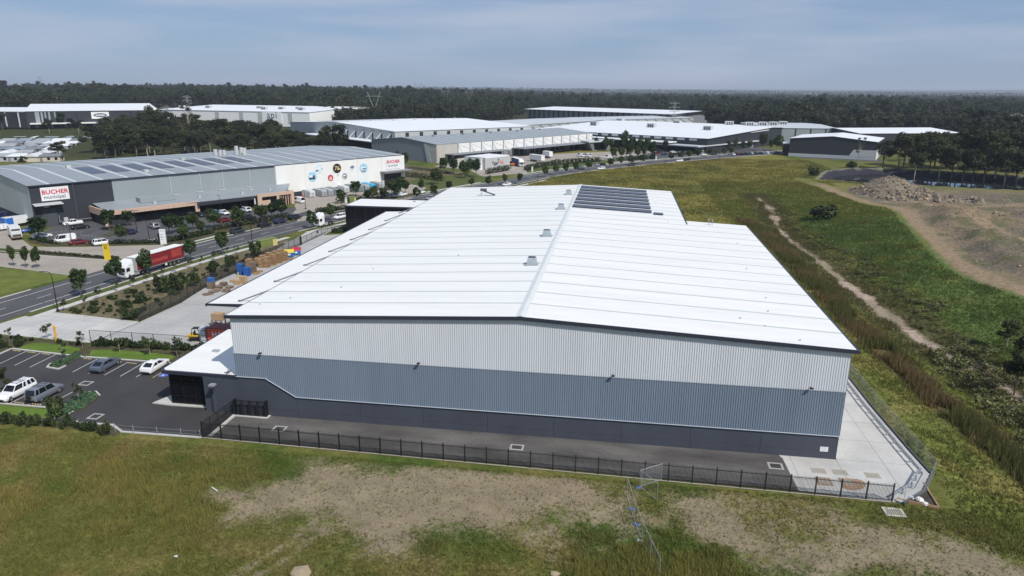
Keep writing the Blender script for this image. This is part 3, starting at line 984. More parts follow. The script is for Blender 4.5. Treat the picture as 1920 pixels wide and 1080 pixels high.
def zroof(x):
    return ZR - (ZR - ZE) * abs(x) / HW

def ribbed(x0, x1, zlo, zhi, pitch=0.26, depth=0.05, y=0.0):
    """vertical trapezoid ribs, facing -y"""
    mb = MB()
    xs = []
    x = x0
    while x < x1:
        xs += [(x, 0), (x + pitch * .45, 0), (x + pitch * .55, depth), (x + pitch * .9, depth)]
        x += pitch
    xs = [(min(a, x1), d) for a, d in xs] + [(x1, 0)]
    vs_ = []
    for a, d in xs:
        vs_.append((a, y - d, zlo(a)))
        vs_.append((a, y - d, zhi(a)))
    fs_ = [(2 * i, 2 * i + 2, 2 * i + 3, 2 * i + 1) for i in range(len(xs) - 1)]
    mb.add(vs_, fs_)
    return mb

ZB = 8.27
def zlow(x):
    X = x + XM
    return float(np.interp(X, [-47, -42.5, -38.6, 26], [5.22, 5.22, 2.95, 2.98]))
ribbed(-HW, HW, lambda x: ZB, lambda x: zroof(x) - 0.05, y=-0.06).build('upper_cladding', CLAD_U, WH)
ribbed(-HW, HW, zlow, lambda x: ZB - 0.004, y=-0.06).build('lower_cladding', CLAD_L, WH)
fl = MB()
pl = [(-47 - XM + 0.6, 5.22), (-42.5 - XM, 5.22), (-38.6 - XM, 2.95), (HW, 2.98)]
for (a, za), (b_, zb) in zip(pl, pl[1:]):
    fl.bar((a, -0.15, za - 0.03), (b_, -0.15, zb - 0.03), 0.06, 0.07)
fl.build('base_flashing', FLASHW, WH)
MB().box(-HW - 0.03, HW + 0.03, -0.125, -0.115, ZB - 0.04, ZB + 0.05).build('band_flashing', mat('band_trim', (0.30, 0.34, 0.39), var=0.05), WH)
# core behind the cladding, other walls
wl_ = MB()
wl_.prism([(-HW, 0.22), (HW, 0.22), (HW, YD1), (XS, YD1), (XS, YD2), (-HW, YD2)], 0.0, ZE - 0.05)
wl_.build('wall_core', CLAD_U, WH)
gable = MB()
gable.add([(-HW, 0.2, ZE - 0.05), (HW, 0.2, ZE - 0.05), (0, 0.2, ZR - 0.06)], [(0, 1, 2)])
gable.build('gable_infill', CLAD_U, WH)
MB().add([(-HW, YD2 - .1, ZE - 0.05), (XS, YD2 - .1, ZE - 0.05), (XS, YD2 - .1, zroof(XS) - .06), (0, YD2 - .1, ZR - 0.06)], [(0, 3, 2, 1)]).build('gable_infill', CLAD_U, WH)
# charcoal precast panels with open joints
edges = [-46.4, -38.6]
for px in (677.5, 794, 914, 1038.5, 1165, 1296, 1429):
    edges.append(PY(px, 800, YF).x)
edges.append(XR)
for i, (a, b_) in enumerate(zip(edges, edges[1:])):
    a, b_ = a - XM + 0.02, b_ - XM - 0.02
    if i == 0:
        mb = MB()
        ps = [(a, 0.93), (b_, 0.93), (b_, 2.90), (-42.5 - XM, 5.18), (a, 5.18)]
        n_ = len(ps)
        mb.add([(x, 0.0, z) for x, z in ps] + [(x, 0.2, z) for x, z in ps], [tuple(range(n_)), tuple(range(n_, 2 * n_))[::-1]] + [(k, n_ + k, n_ + (k + 1) % n_, (k + 1) % n_) for k in range(n_)])
        mb.build('concrete_panel', DADO, WH)
    else:
        MB().box(a, b_, 0, 0.2, 0.93, 2.93).build('concrete_panel', DADO, WH)
    MB().box(a, b_, 0.004, 0.2, 0.0, 0.91).build('concrete_panel', DADO, WH)
MB().box(-HW + .05, HW - .05, 0.06, 0.21, 0.0, 2.9).build('joint_backing', mat('joint_sealant', (0.16, 0.17, 0.19), var=0.05), WH)
# roof sheets, one per bay and side, with grey lap strips between them
PITCH = 5.12
y0s = [-0.35] + [80.1 - YF + PITCH * k for k in range(40) if 80.1 - YF + PITCH * k < YD2 - 1] + [YD2 + 0.25]
def roof_piece(xa, xb, ya, yb, dz, th):
    za, zb = zroof(xa) + dz, zroof(xb) + dz
    return [(xa, ya, za - th), (xb, ya, zb - th), (xb, yb, zb - th), (xa, yb, za - th), (xa, ya, za), (xb, ya, zb), (xb, yb, zb), (xa, yb, za)]
for k, (ya, yb) in enumerate(zip(y0s, y0s[1:])):
    for side in (-1, 1):
        xe = HW + 0.45
        if side > 0 and ya > YD1 - 2:
            xe = XS + 0.4
        xa, xb = (-xe, -0.32) if side < 0 else (0.32, xe)
        yy1 = yb
        MB().hexa(roof_piece(xa, xb, ya + 0.12, yy1 - 0.12, 0.06 + 0.004 * ((k + side) % 3), 0.07)).build('roof_sheet', ROOFW, WH)
        if k > 0:
            br = xa + (xb - xa) * (0.3 + 0.45 * ((k * 37) % 10) / 10)
            for q0, q1, sh in ((xa, br, 0.0), (br, xb, 0.035)):
                MB().hexa(roof_piece(q0 + 0.02, q1 - 0.02, ya - 0.20 + sh, ya + 0.20 + sh, 0.083, 0.08)).build('roof_strip', STRIP, WH)
MB().add([(-0.5, -0.3, zroof(.5) + 0.12), (0, -0.3, ZR + 0.2), (0.5, -0.3, zroof(.5) + 0.12), (-0.5, YD2 + .25, zroof(.5) + 0.12), (0, YD2 + .25, ZR + 0.2), (0.5, YD2 + .25, zroof(.5) + 0.12)], [(0, 1, 4, 3), (1, 2, 5, 4)]).build('ridge_cap', mat('ridge_grey', (0.64, 0.66, 0.65), rough=0.5, var=0.05), WH)
for s_ in (-1, 1):
    MB().bar((s_ * (HW + .5), -0.40, zroof(HW) - 0.09), (0, -0.40, ZR - 0.06), 0.14, 0.42).build('barge_board', NAVY, WH)
MB().box(-HW - 0.75, -HW - 0.42, -0.3, YD2 + .2, ZE - 0.25, ZE - 0.02).build('gutter', mat('gutter_grey', (0.20, 0.21, 0.235), rough=0.45, var=0.08), WH)
MB().box(HW + 0.44, HW + 0.75, -0.45, YD1 + .2, ZE - 0.25, ZE + 0.02).build('gutter', NAVY, WH)
MB().box(XS + 0.4, XS + 0.7, YD1 - 1, YD2 + .2, zroof(XS) - 0.25, zroof(XS) + 0.06).build('gutter', NAVY, WH)
# roof furniture
def vent(x, y, s_=1.0):
    z = zroof(x)
    v = MB()
    v.box(-1.0 * s_, 1.0 * s_, -0.9 * s_, 0.9 * s_, 0, 0.14)
    v.hexa([(-.75 * s_, -.65 * s_, .14), (.75 * s_, -.65 * s_, .14), (.75 * s_, .65 * s_, .14), (-.75 * s_, .65 * s_, .14), (-.58 * s_, -.5 * s_, 1.15 * s_), (.58 * s_, -.5 * s_, 1.15 * s_), (.58 * s_, .5 * s_, 1.15 * s_), (-.58 * s_, .5 * s_, 1.15 * s_)])
    o = v.build('roof_vent', mat('vent_grey', (0.34, 0.39, 0.42), rough=0.45, var=0.08), WH, loc=(x, y, z + 0.05))
    MB().box(-.5 * s_, .5 * s_, -.43 * s_, .43 * s_, 1.151 * s_, 1.2 * s_).build('vent_cap', NAVY, o)
for Y in (99.8, 120.8, 150.0, 171.9):
    vent(-12.3 - XM, Y - YF)
hw = MB()
hw.tube((-1.2, 0, 1.5), (0.4, 0, 1.5), 0.35, n=10)
hwo = hw.build('hot_water_unit', STEELD, WH, loc=(-33.6 - XM, 173.8 - YF, zroof(-33.6 - XM)))
MB().hexa([(-.6, -.5, 1.2), (-.6, .5, 1.2), (2.6, .5, .2), (2.6, -.5, .2), (-.6, -.5, 1.35), (-.6, .5, 1.35), (2.6, .5, .35), (2.6, -.5, .35)]).build('collector', SOLAR, hwo)
MB().bar((-1.1, -.4, 0), (-.9, -.4, 1.3), .08).bar((-1.1, .4, 0), (-.9, .4, 1.3), .08).bar((-1.6, 0, 0.06), (2.6, 0, 0.12), .1).build('stand', STEEL, hwo)
for r_ in range(7):
    Y = 154.2 + 31.8 * r_ / 6.0 - YF
    xe = 7.25 - XM - 0.02 * r_
    for c0 in range(9):
        xa = 0.45 + (xe - 0.45) * c0 / 9.0
        xb = 0.45 + (xe - 0.45) * (c0 + 1) / 9.0 - 0.03
        MB().hexa(roof_piece(xa, xb, Y - 1.65, Y + 1.65, 0.30, 0.06)).build('solar_panel', SOLAR, WH)
MB().hexa(roof_piece(7.6 - XM, 9.6 - XM, 151.9 - YF - 1, 151.9 - YF + 1.2, 0.30, 0.06)).build('solar_panel', SOLAR, WH)
for px in ((487, 572), (545, 560), (1388, 598), (1436, 560), (1440, 585), (1400, 505), (1382, 457), (1230, 335 + 45), (1252, 417), (700, 505), (860, 480), (640, 540), (1500, 640), (1434, 613)):
    z_ = 14.0
    for _ in range(3):
        q = G(*px, z_); z_ = zroof(q.x - XM)
    if abs(q.x - XM) < HW:
        MB().box(-.09, .09, -.09, .09, 0, 0.15).build('roof_anchor', STEEL, WH, loc=(q.x - XM, q.y - YF, z_ + 0.05))
lad = MB()
for dx in (0, 0.7):
    lad.bar((dx, 0, -1), (dx, 0, 1.3), .06)
    lad.bar((dx, 0, 1.3), (dx, -0.9, 1.3), .06).bar((dx, -0.9, 0), (dx, -0.9, 1.3), .06)
for k in range(6):
    lad.bar((0, 0, -1 + k * .3), (.7, 0, -1 + k * .3), .05)
q = G(1330, 425, 13.6)
lad.build('roof_ladder', STEEL, WH, loc=(q.x - XM, YD1 + 0.3, zroof(q.x - XM)))
# wall lights under the colour change
for px in (494, 787, 1150, 1524):
    q = PY(px, 690, YF)
    wlgt = MB().bar((0, 0.0, 0.1), (0, -0.3, 0.1), 0.07).box(-.17, .17, -.55, -.25, 0.03, 0.16)
    o = wlgt.build('wall_light', BLACK, WH, loc=(q.x - XM, -0.1, ZB + 0.28))
    MB().box(-.14, .14, -.52, -.28, 0.015, 0.029).build('lens', LAMPW, o)
q0, q1 = PY(1538, 838, YF), PY(1552, 847, YF)
MB().box(q0.x - XM, q1.x - XM, -0.03, 0.0, q1.z, q0.z + .05).build('notice_board', WHITE, WH)
for k in range(4):
    MB().box(q0.x - XM + .1, q1.x - XM - .1 - .1 * (k % 2), -0.036, -0.03, q1.z + .1 + k * .13, q1.z + .13 + k * .13).build('notice_line', mat('print_grey', (0.45, 0.5, 0.55)), WH)

# loading awning on the west side, hung on steel struts
AW0, AW1 = 94.0 - YF, 179.2 - YF
XAW = -61.8 - XM
ao = link('awning', None, WH)
def aw(x): return 8.0 + 0.55 * (x - XAW) / (-HW - XAW)
ys = np.linspace(AW0, AW1, 9)
for ya, yb in zip(ys, ys[1:]):
    MB().hexa([(XAW, ya + .02, aw(XAW) - .08), (-HW, ya + .02, aw(-HW) - .08), (-HW, yb - .02, aw(-HW) - .08), (XAW, yb - .02, aw(XAW) - .08), (XAW, ya + .02, aw(XAW)), (-HW, ya + .02, aw(-HW)), (-HW, yb - .02, aw(-HW)), (XAW, yb - .02, aw(XAW))]).build('awning_sheet', ROOFW, ao)
MB().hexa([(XAW - .05, AW0 - .12, aw(XAW) - .2), (-HW, AW0 - .12, aw(-HW) - .75), (-HW, AW0 - .02, aw(-HW) - .75), (XAW - .05, AW0 - .02, aw(XAW) - .2), (XAW - .05, AW0 - .12, aw(XAW) + .12), (-HW, AW0 - .12, aw(-HW) + .12), (-HW, AW0 - .02, aw(-HW) + .12), (XAW - .05, AW0 - .02, aw(XAW) + .12)]).build('awning_fascia', NAVY, ao)
MB().box(XAW - .22, XAW - .02, AW0 - .1, AW1, aw(XAW) - .3, aw(XAW) + .06).build('awning_gutter', NAVY, ao)
mb = MB()
for y_ in np.linspace(AW0 + 1, AW1 - 1, 9):
    mb.bar((XAW + .2, y_, aw(XAW) - .25), (-HW, y_, aw(-HW) - .3), .18, .3)
mb.build('awning_beam', NAVY, ao)
for k in range(8):
    Y = 95.7 + 11.55 * k - YF
    st_ = MB().tube((-57.3 - XM, Y, aw(-57.3 - XM) + .05), (-HW - .1, Y, 12.4), 0.12, n=8)
    so = st_.build('tie_strut', mat('strut_grey', (0.22, 0.23, 0.25), rough=0.45, var=0.06), WH)
    MB().box(-57.5 - XM, -57.1 - XM, Y - .2, Y + .2, aw(-57.3 - XM), aw(-57.3 - XM) + .18).build('base_plate', STEELD, so)

# glazed entry office on the south-west corner
ex0, ex1 = -57.2 - XM, -46.4 - XM
eo = link('entry_office', None, WH)
gx1 = -51.1 - XM
MB().prism([(ex0 + .5, 1.2), (ex0 + 1.1, 1.2), (gx1, 1.2), (gx1, 16), (ex0 + .5, 16)], 0.1, 4.75).build('glazing', GLASS, eo)
for z_ in (1.25, 3.1):
    MB().box(ex0 + .48, gx1, 1.16, 1.2, z_, z_ + .07).build('transom', mat('mullion_grey', (0.013, 0.014, 0.016), rough=0.4), eo)
for x_ in (ex0 + 2.3, ex0 + 4.0, gx1 - 1.1):
    MB().box(x_, x_ + .08, 1.15, 1.2, 0.1, 4.75).build('mullion', mat('mullion_grey', (0.013, 0.014, 0.016)), eo)
for k in range(9):
    MB().box(ex0 + .44, ex0 + .5, 2.4 + k * 1.6, 2.48 + k * 1.6, 0.1, 4.75).build('mullion', mat('mullion_grey', (0.013, 0.014, 0.016)), eo)
MB().box(gx1 + .003, ex1 + .25, 0.02, 16, 0.0, 4.78).build('office_wall', DADO, eo)
# roof with dark fascia
rp = [(ex0, 0.6), (ex0 + .5, 0.1), (ex1, -0.02), (ex1, 16.5), (ex0, 16.5)]
MB().prism(rp, 4.74, 5.16).build('fascia', NAVY, eo)
MB().prism([(ex0 + .28, 0.85), (ex0 + .75, 0.42), (ex1 - .0, 0.3), (ex1 - .0, 16.2), (ex0 + .28, 16.2)], 5.1, 5.185).build('office_roof', ROOFW, eo)
q = G(405, 659, 5.2)
MB().box(-.45, .45, -.3, .3, 0, .25).build('skylight', mat('vent_grey', (0.3, 0.3, 0.3)), eo, loc=(q.x - XM, q.y - YF, 5.18))
q = G(428, 700, 5.2)
MB().bar((-.5, 0, .1), (.5, 0, .35), .09).bar((0, -.4, .1), (0.1, .4, .3), .08).bar((0, 0, 0), (0, 0, .5), .09).build('antenna', STEELD, eo, loc=(q.x - XM, q.y - YF, 5.18))
PL = GP([(286, 757), (345, 733), (398, 757), (398, 766), (320, 761)])
struct('entry_step', MB().prism(PL, 0.0, 0.16), CONC)

# north office block: black box with white roof
NO = thing('office_block', 'black two-storey office box with flat white roof behind the loading awning', 'office', (-76.6, 186.2, 0))
MB().box(0.25, 21.0, 0.25, 12.6, 0, 7.75).build('wall', GLASS, NO)
for k in range(8):
    MB().box(0.24 + k * 2.9, 0.34 + k * 2.9, 0.18, 0.25, 0.2, 7.6).build('mullion', BLACK, NO)
for z_ in (3.4, 4.1):
    MB().box(0.22, 21, 0.17, 0.25, z_, z_ + .12).build('transom', BLACK, NO)
    MB().box(0.17, 0.25, 0.22, 12.6, z_, z_ + .12).build('transom', BLACK, NO)
MB().box(0, 21.4, 0, 13, 7.75, 8.12).build('fascia', NAVY, NO)
MB().box(0.4, 21.2, 0.4, 12.6, 8.05, 8.16).build('roof', ROOFW, NO)
MB().box(17.4, 18.2, 9, 9.5, 8.16, 8.5).build('skylight', STEEL, NO)
# ------------------------------------------------------------------ other buildings of the estate
GREYR = mat('roof_grey', (0.27, 0.295, 0.315), rough=0.55, var=0.08, scale=0.15, fine=0.04, fscale=1.5)
PALE = mat('roof_translucent', (0.55, 0.60, 0.60), rough=0.45, var=0.05)
ROOFW2 = mat('roof_white_far', (0.77, 0.78, 0.79), rough=0.5, var=0.03, scale=0.05)
ROOFG2 = mat('roof_pale_grey', (0.52, 0.545, 0.56), rough=0.5, var=0.05, scale=0.05)
WGREY = mat('wall_grey_green', (0.27, 0.31, 0.325), rough=0.6, var=0.04, scale=0.2)
WLIGHT = mat('wall_light_grey', (0.46, 0.48, 0.48), rough=0.6, var=0.05, scale=0.2)
WMID = mat('wall_mid_grey', (0.22, 0.235, 0.26), rough=0.6, var=0.05, scale=0.2)
WWHITE = mat('wall_white', (0.78, 0.78, 0.75), rough=0.6, var=0.04, scale=0.2)
WDARK = mat('wall_charcoal', (0.028, 0.031, 0.040), rough=0.6, var=0.08, scale=0.2)
WBEIGE = mat('wall_beige', (0.47, 0.45, 0.40), rough=0.75, var=0.06, scale=0.3)
RED = mat('letter_red', (0.62, 0.03, 0.09), rough=0.4, var=0.02)
LGREY = mat('letter_grey', (0.20, 0.22, 0.24), rough=0.4, var=0.02)

def frame(a, b_):
    """local frame with origin at a and x axis towards b"""
    return math.atan2(b_[1] - a[1], b_[0] - a[0])

def shed(t, L, D, zf, zr, rm, zb=None, over=0.4, vr=None, z0=0.0, wm=WLIGHT, front=None, strips=0, sm=PALE, sw=0.9):
    """gabled hall: ridge parallel to x at depth vr; front eave zf, ridge zr, back eave zb"""
    vr = D / 2 if vr is None else vr
    zb = zf if zb is None else zb
    w = MB()
    w.add([(0, 0, z0), (L, 0, z0), (L, D, z0), (0, D, z0), (0, 0, zf), (L, 0, zf), (L, vr, zr), (L, D, zb), (0, D, zb), (0, vr, zr)],
          [(0, 1, 5, 4), (1, 2, 7, 6, 5), (2, 3, 8, 7), (3, 0, 4, 9, 8)])
    w.build('wall', wm, t)
    sl = (zr - zf) / vr
    r = MB()
    o = over
    r.hexa([(-o, -o, zf - sl * o + .05), (L + o, -o, zf - sl * o + .05), (L + o, vr, zr + .05), (-o, vr, zr + .05), (-o, -o, zf - sl * o + .25), (L + o, -o, zf - sl * o + .25), (L + o, vr, zr + .25), (-o, vr, zr + .25)])
    sl2 = (zr - zb) / max(D - vr, .1)
    r.hexa([(-o, vr, zr + .05), (L + o, vr, zr + .05), (L + o, D + o, zb - sl2 * o + .05), (-o, D + o, zb - sl2 * o + .05), (-o, vr, zr + .25), (L + o, vr, zr + .25), (L + o, D + o, zb - sl2 * o + .25), (-o, D + o, zb - sl2 * o + .25)])
    ro = r.build('roof', rm, t)
    for k in range(strips):
        x = L * (k + .7) / strips
        for ya, yb, za, zb_ in ((0, vr - .5, zf, zr - sl * .5), (vr + .5, D, zr - sl2 * .5, zb)):
            MB().hexa([(x - sw / 2, ya, za + .26), (x + sw / 2, ya, za + .26), (x + sw / 2, yb, zb_ + .26), (x - sw / 2, yb, zb_ + .26), (x - sw / 2, ya, za + .30), (x + sw / 2, ya, za + .30), (x + sw / 2, yb, zb_ + .30), (x - sw / 2, yb, zb_ + .30)]).build('roof_strip', sm, ro)
    return ro

# ---- factory across the road (signs read BUCHER municipal)
BA, BB = G(67, 428), G(757, 344)
BL, BRZ = 139.1, frame(BA, BB)
BU = thing('factory', 'long grey, black and white factory with red and grey lettered signs and striped grey roof', 'factory', (BA.x, BA.y, 0), BRZ)
BZ, BZR, BVR = 12.2, 13.7, 35.0
ro = shed(BU, BL, 70, BZ, BZR, GREYR, over=0.35, vr=BVR, wm=WLIGHT, strips=19)
for k in range(3, 11):
    x = BL * (k + .2) / 19
    MB().hexa([(x - 2.2, 13, BZ + .30 + 13 * .043), (x + 2.2, 13, BZ + .30 + 13 * .043), (x + 2.2, 29, BZ + .30 + 29 * .043), (x - 2.2, 29, BZ + .30 + 29 * .043), (x - 2.2, 13, BZ + .38 + 13 * .043), (x + 2.2, 13, BZ + .38 + 13 * .043), (x + 2.2, 29, BZ + .38 + 29 * .043), (x - 2.2, 29, BZ + .38 + 29 * .043)]).build('solar_panel', SOLAR, ro)
MB().box(-.4, BL + .4, -.52, -.30, BZ - .12, BZ + .26).build('gutter', NAVY, BU)
MB().box(0.02, 22.3, -0.06, 0.0, 0, BZ - .05).build('wall_panel', WDARK, BU)
for a, b_ in ((22.35, 40), (40.05, 58), (58.05, 77.9)):
    MB().box(a, b_, -0.05, 0.0, 0, BZ - .05).build('wall_panel', WGREY, BU)
for a, b_ in ((78.0, 90.2), (90.25, 102.4), (102.45, 114.6), (114.65, 126.8), (126.85, BL)):
    MB().box(a, b_, -0.9, 0.0, 2.0, BZ - .02).build('wall_panel', WWHITE, BU)
MB().box(78, BL - .1, -0.8, 0.0, 0, 2.0).build('plinth', WDARK, BU)
MB().box(-0.07, 0, -0.05, 60, 0, 2.3).build('plinth', WDARK, BU)
for x in (11.3, 40, 50, 58, 68, 77.9):
    MB().bar((x, -.18, BZ - .2), (x, -.18, 5.2 if x > 20 else 0.2), .2).build('downpipe', STEELD if x < 20 else WLIGHT, BU)
# sign over the side door
def board(x0, x1, z0, z1, y=-0.12, m=WHITE):
    return MB().box(x0, x1, y - .08, y, z0, z1).build('sign_board', m, BU)
sb = board(2.75, 10.1, 7.65, 11.55)
wall_text('BUCHER', 1.75, RED, sb, (6.45, -0.24, 10.1), offset=0.035, sx=1.04)
wall_text('municipal', 1.5, LGREY, sb, (6.2, -0.24, 8.65), sx=1.02, offset=0.02)
sb = board(129.2, 136.5, 7.0, 11.4, -1.0)
wall_text('BUCHER', 1.75, RED, sb, (132.9, -1.12, 9.95), offset=0.04, sx=1.04)
wall_text('municipal', 1.4, LGREY, sb, (132.6, -1.12, 8.4), sx=1.0)
# awnings and doors
MB().hexa([(0.2, -2.6, 6.6), (7.6, -2.6, 6.6), (7.6, 0, 7.0), (0.2, 0, 7.0), (0.2, -2.6, 6.75), (7.6, -2.6, 6.75), (7.6, 0, 7.15), (0.2, 0, 7.15)]).build('door_awning', WLIGHT, BU)
MB().box(2.4, 6.0, -0.14, -0.05, 0, 5.2).build('roller_door', mat('door_grey_green', (0.06, 0.072, 0.075), rough=0.6), BU)
MB().box(7.6, 8.7, -0.14, -0.05, 0, 2.2).build('door', WLIGHT, BU)
MB().box(3.0, 4.3, -0.16, -0.06, 5.7, 6.2).build('sign_board', WLIGHT, BU)
for x in (2.0, 6.3):
    MB().bar((x, -.6, 0.9), (x, -.6, 3.1), .13).build('guard_rail', STEEL, BU)
MB().bar((6.3, -.6, 1.2), (15, -.6, 1.2), .13).build('guard_rail', STEEL, BU)
MB().bar((0, -.6, 1.0), (2.0, -.6, 1.0), .13).build('guard_rail', STEEL, BU)
MB().box(125.8, 141, -4.2, -.9, 6.0, 6.35).build('door_awning', WMID, BU)
MB().box(127.7, 136.9, -1.05, -.9, 0, 5.0).build('roller_door', BLACK, BU)
MB().box(126.6, 127.7, -1.1, -.9, 0, 5.4).build('door_jamb', WLIGHT, BU)
MB().box(136.9, 138.2, -1.1, -.9, 0, 5.4).build('door_jamb', WLIGHT, BU)
# front office: low roof between two brick portals
of = link('front_office', None, BU)
MB().hexa([(16, -11.4, 4.1), (74, -13.4, 4.1), (84, 0, 5.3), (16, 0, 5.3), (16, -11.4, 4.3), (74, -13.4, 4.3), (84, 0, 5.5), (16, 0, 5.5)]).build('office_roof', GREYR, of)
MB().hexa([(17.0, -10.6, 0), (66, -10.9, 0), (70, -.2, 0), (17.0, -.2, 0), (17.0, -10.6, 4.1), (66, -10.9, 4.1), (70, -.2, 4.1), (17.0, -.2, 4.1)]).build('office_wall', WDARK, of)
for k in range(26):
    x = 24 + k * 1.6
    MB().box(x, x + 1.5, -10.98, -10.86, 0.2, 3.0).build('window', GLASS, of)
MB().box(42.6, 63, -13.2, -12.5, 3.0, 4.12).build('fascia', WDARK, of)
# brick portals, courses of block
def brick_face(x0, x1, z0, z1, y, skip=None, bw=2.0, bh=0.7, par=of):
    nz = max(1, round((z1 - z0) / bh))
    for j in range(nz):
        nxx = max(1, round((x1 - x0) / bw))
        for i in range(nxx):
            a, b_ = x0 + (x1 - x0) * i / nxx, x0 + (x1 - x0) * (i + 1) / nxx
            c, d = z0 + (z1 - z0) * j / nz, z0 + (z1 - z0) * (j + 1) / nz
            MB().box(a + .012, b_ - .012, y, y + .5, c + .012, d - .012).build('block', BRICK, par)
brick_face(14.8, 43.4, 3.15, 4.5, -12.2)
brick_face(42.0, 43.4, 0, 3.14, -12.2)
brick_face(14.8, 15.8, 0, 3.14, -12.2)
MB().box(14.78, 15.3, -11.7, 0, 2.9, 4.9).build('portal_side', BRICK, of)
MB().box(15.4, 16.0, -11.6, -.3, 0, 2.9).build('portal_side', WDARK, of)
brick_face(62.6, 76.6, 3.6, 4.75, -14.6)
for a, b_ in ((62.6, 64.2), (69.8, 70.8), (75.4, 76.6)):
    brick_face(a, b_, 0, 3.59, -14.6)
brick_face(64.2, 67.4, 0, 2.4, -14.4)
MB().box(64.3, 69.7, -14.2, -14.0, 0, 3.5).build('entry_glass', GLASS, of)
for k in range(5):
    MB().box(70.9 + k * .92, 71.35 + k * .92, -14.4, -14.2, 0.05, 3.4).build('slot_window', GLASS, of)
brick_face(70.8, 75.4, 0, 3.58, -14.15)
MB().box(76.1, 76.6, -14.0, -1, 0, 4.6).build('portal_side', BRICK, of)
q = MB().box(27.5, 38.5, -6.6, -3.2, 4.9, 6.5)
q.build('plant_screen', WGREY, of)
for x, y in ((46, -7), (60, -9), (66, -4), (71, -8), (31, -8.5)):
    MB().box(x - .4, x + .4, y - .4, y + .4, 4.5, 5.35).build('roof_cowl', WLIGHT, of)
for x0 in (40, 48, 56, 66):
    MB().bar((x0, -.35, 5.75), (x0 + 2.4, -.9, 5.65), .25).build('pipe_elbow', WLIGHT, of)
# exhaust stacks behind the ridge
for k, (px, h) in enumerate(((400, 6.2), (413, 5.6), (424, 5.4), (460, 7.5), (474, 6.4), (483, 6.0))):
    q = G(px, 292, 13.7) - BA
    u = q.x * math.cos(BRZ) + q.y * math.sin(BRZ)
    st_ = MB().tube((u, 37, 12.5), (u, 37, 12.5 + h * .62), .75, n=12)
    so = st_.build('exhaust_stack', WLIGHT, BU)
    MB().bar((u, 37, 14.4), (u + 2.4, 38.5, 12.9), .12).bar((u, 37, 14.4), (u - 2.4, 38.5, 12.9), .12).build('stay', STEEL, so)
for u, v in ((20, 31), (58, 30), (84, 33), (36, 8)):
    z_ = BZ + (BZR - BZ) * v / BVR
    MB().box(u - .7, u + .7, v - .7, v + .7, z_ + .2, z_ + 1.1).build('roof_vent', WLIGHT, BU)
# round pictures on the white wall
def disc(u, z, r, m):
    o = MB().tube((u, -0.98, z), (u, -0.90, z), r, n=28).build('picture_disc', m, BU)
    return o
SKYB = mat('print_sky', (0.35, 0.62, 0.75), var=0.35, scale=1.1)
PALEB = mat('print_pale', (0.62, 0.74, 0.80), var=0.2, scale=1.3)
GOLD = mat('print_gold', (0.72, 0.58, 0.28), var=0.1)
def bits(par, u, z, lst):
    for i, (dx, dz, w, h, m) in enumerate(lst):
        MB().box(u + dx - w / 2, u + dx + w / 2, -1.02 - .004 * i, -0.985, z + dz - h / 2, z + dz + h / 2).build('print', m, par)
PB, PW, PG, PN = mat('print_dark', (0.04, 0.05, 0.07)), WHITE, mat('print_grey2', (0.30, 0.31, 0.32)), mat('print_navy', (0.05, 0.09, 0.22))
d = disc(93.3, 7.1, 1.95, SKYB); bits(d, 93.3, 7.1, [(-.2, -.6, 2.6, 1.0, PB), (-.6, .1, 1.6, .9, PW), (.5, .0, .9, .8, PN), (-.9, -.9, .5, .5, PB), (.5, -1.0, .5, .5, PB)])
d = disc(96.5, 9.85, 1.75, PALEB); bits(d, 96.5, 9.85, [(-.6, -.1, 2.0, .9, PW), (-1.0, -.7, 1.2, .5, PN), (.7, .2, .6, 1.3, PW), (1.2, -.2, .3, .5, PB)])
d = disc(104.7, 9.3, 1.9, mat('print_black', (0.015, 0.013, 0.012), var=0.1)); wall_text('70', 2.3, GOLD, d, (104.6, -1.01, 9.3), offset=0.01)
bits(d, 105.2, 9.0, [(0.35, 0, 1.3, .35, GOLD)])
d = disc(101.4, 5.85, 1.25, mat('print_red', (0.42, 0.06, 0.07), var=0.15)); bits(d, 101.4, 5.85, [(0, -.35, 1.3, .9, mat('print_pink', (0.75, 0.42, 0.40))), (0.05, .25, .8, .5, mat('print_pink', (0.75, 0.42, 0.40)))])
d = disc(108.1, 5.95, 1.2, PG); bits(d, 108.1, 5.95, [(-.2, .2, 1.1, .5, PW), (.1, -.3, .8, .4, PB), (-.5, -.6, .5, .3, PW)])
d = disc(111.9, 9.1, 1.25, WHITE); bits(d, 111.9, 9.1, [(0, .15, 1.9, .55, PN), (0, -.45, 1.1, .35, PG), (.1, .7, 1.1, .2, PN)])
d = disc(117.5, 8.4, 1.95, SKYB); bits(d, 117.5, 8.4, [(-.1, -.1, 2.5, 1.2, PW), (.2, -.25, 1.9, .45, PN), (-.9, .1, .8, 1.0, PALEB), (0, -1.2, 2.2, .7, PG)])
bits(BU, 104.9, 6.6, [(0, 0, .35, .7, PG)])

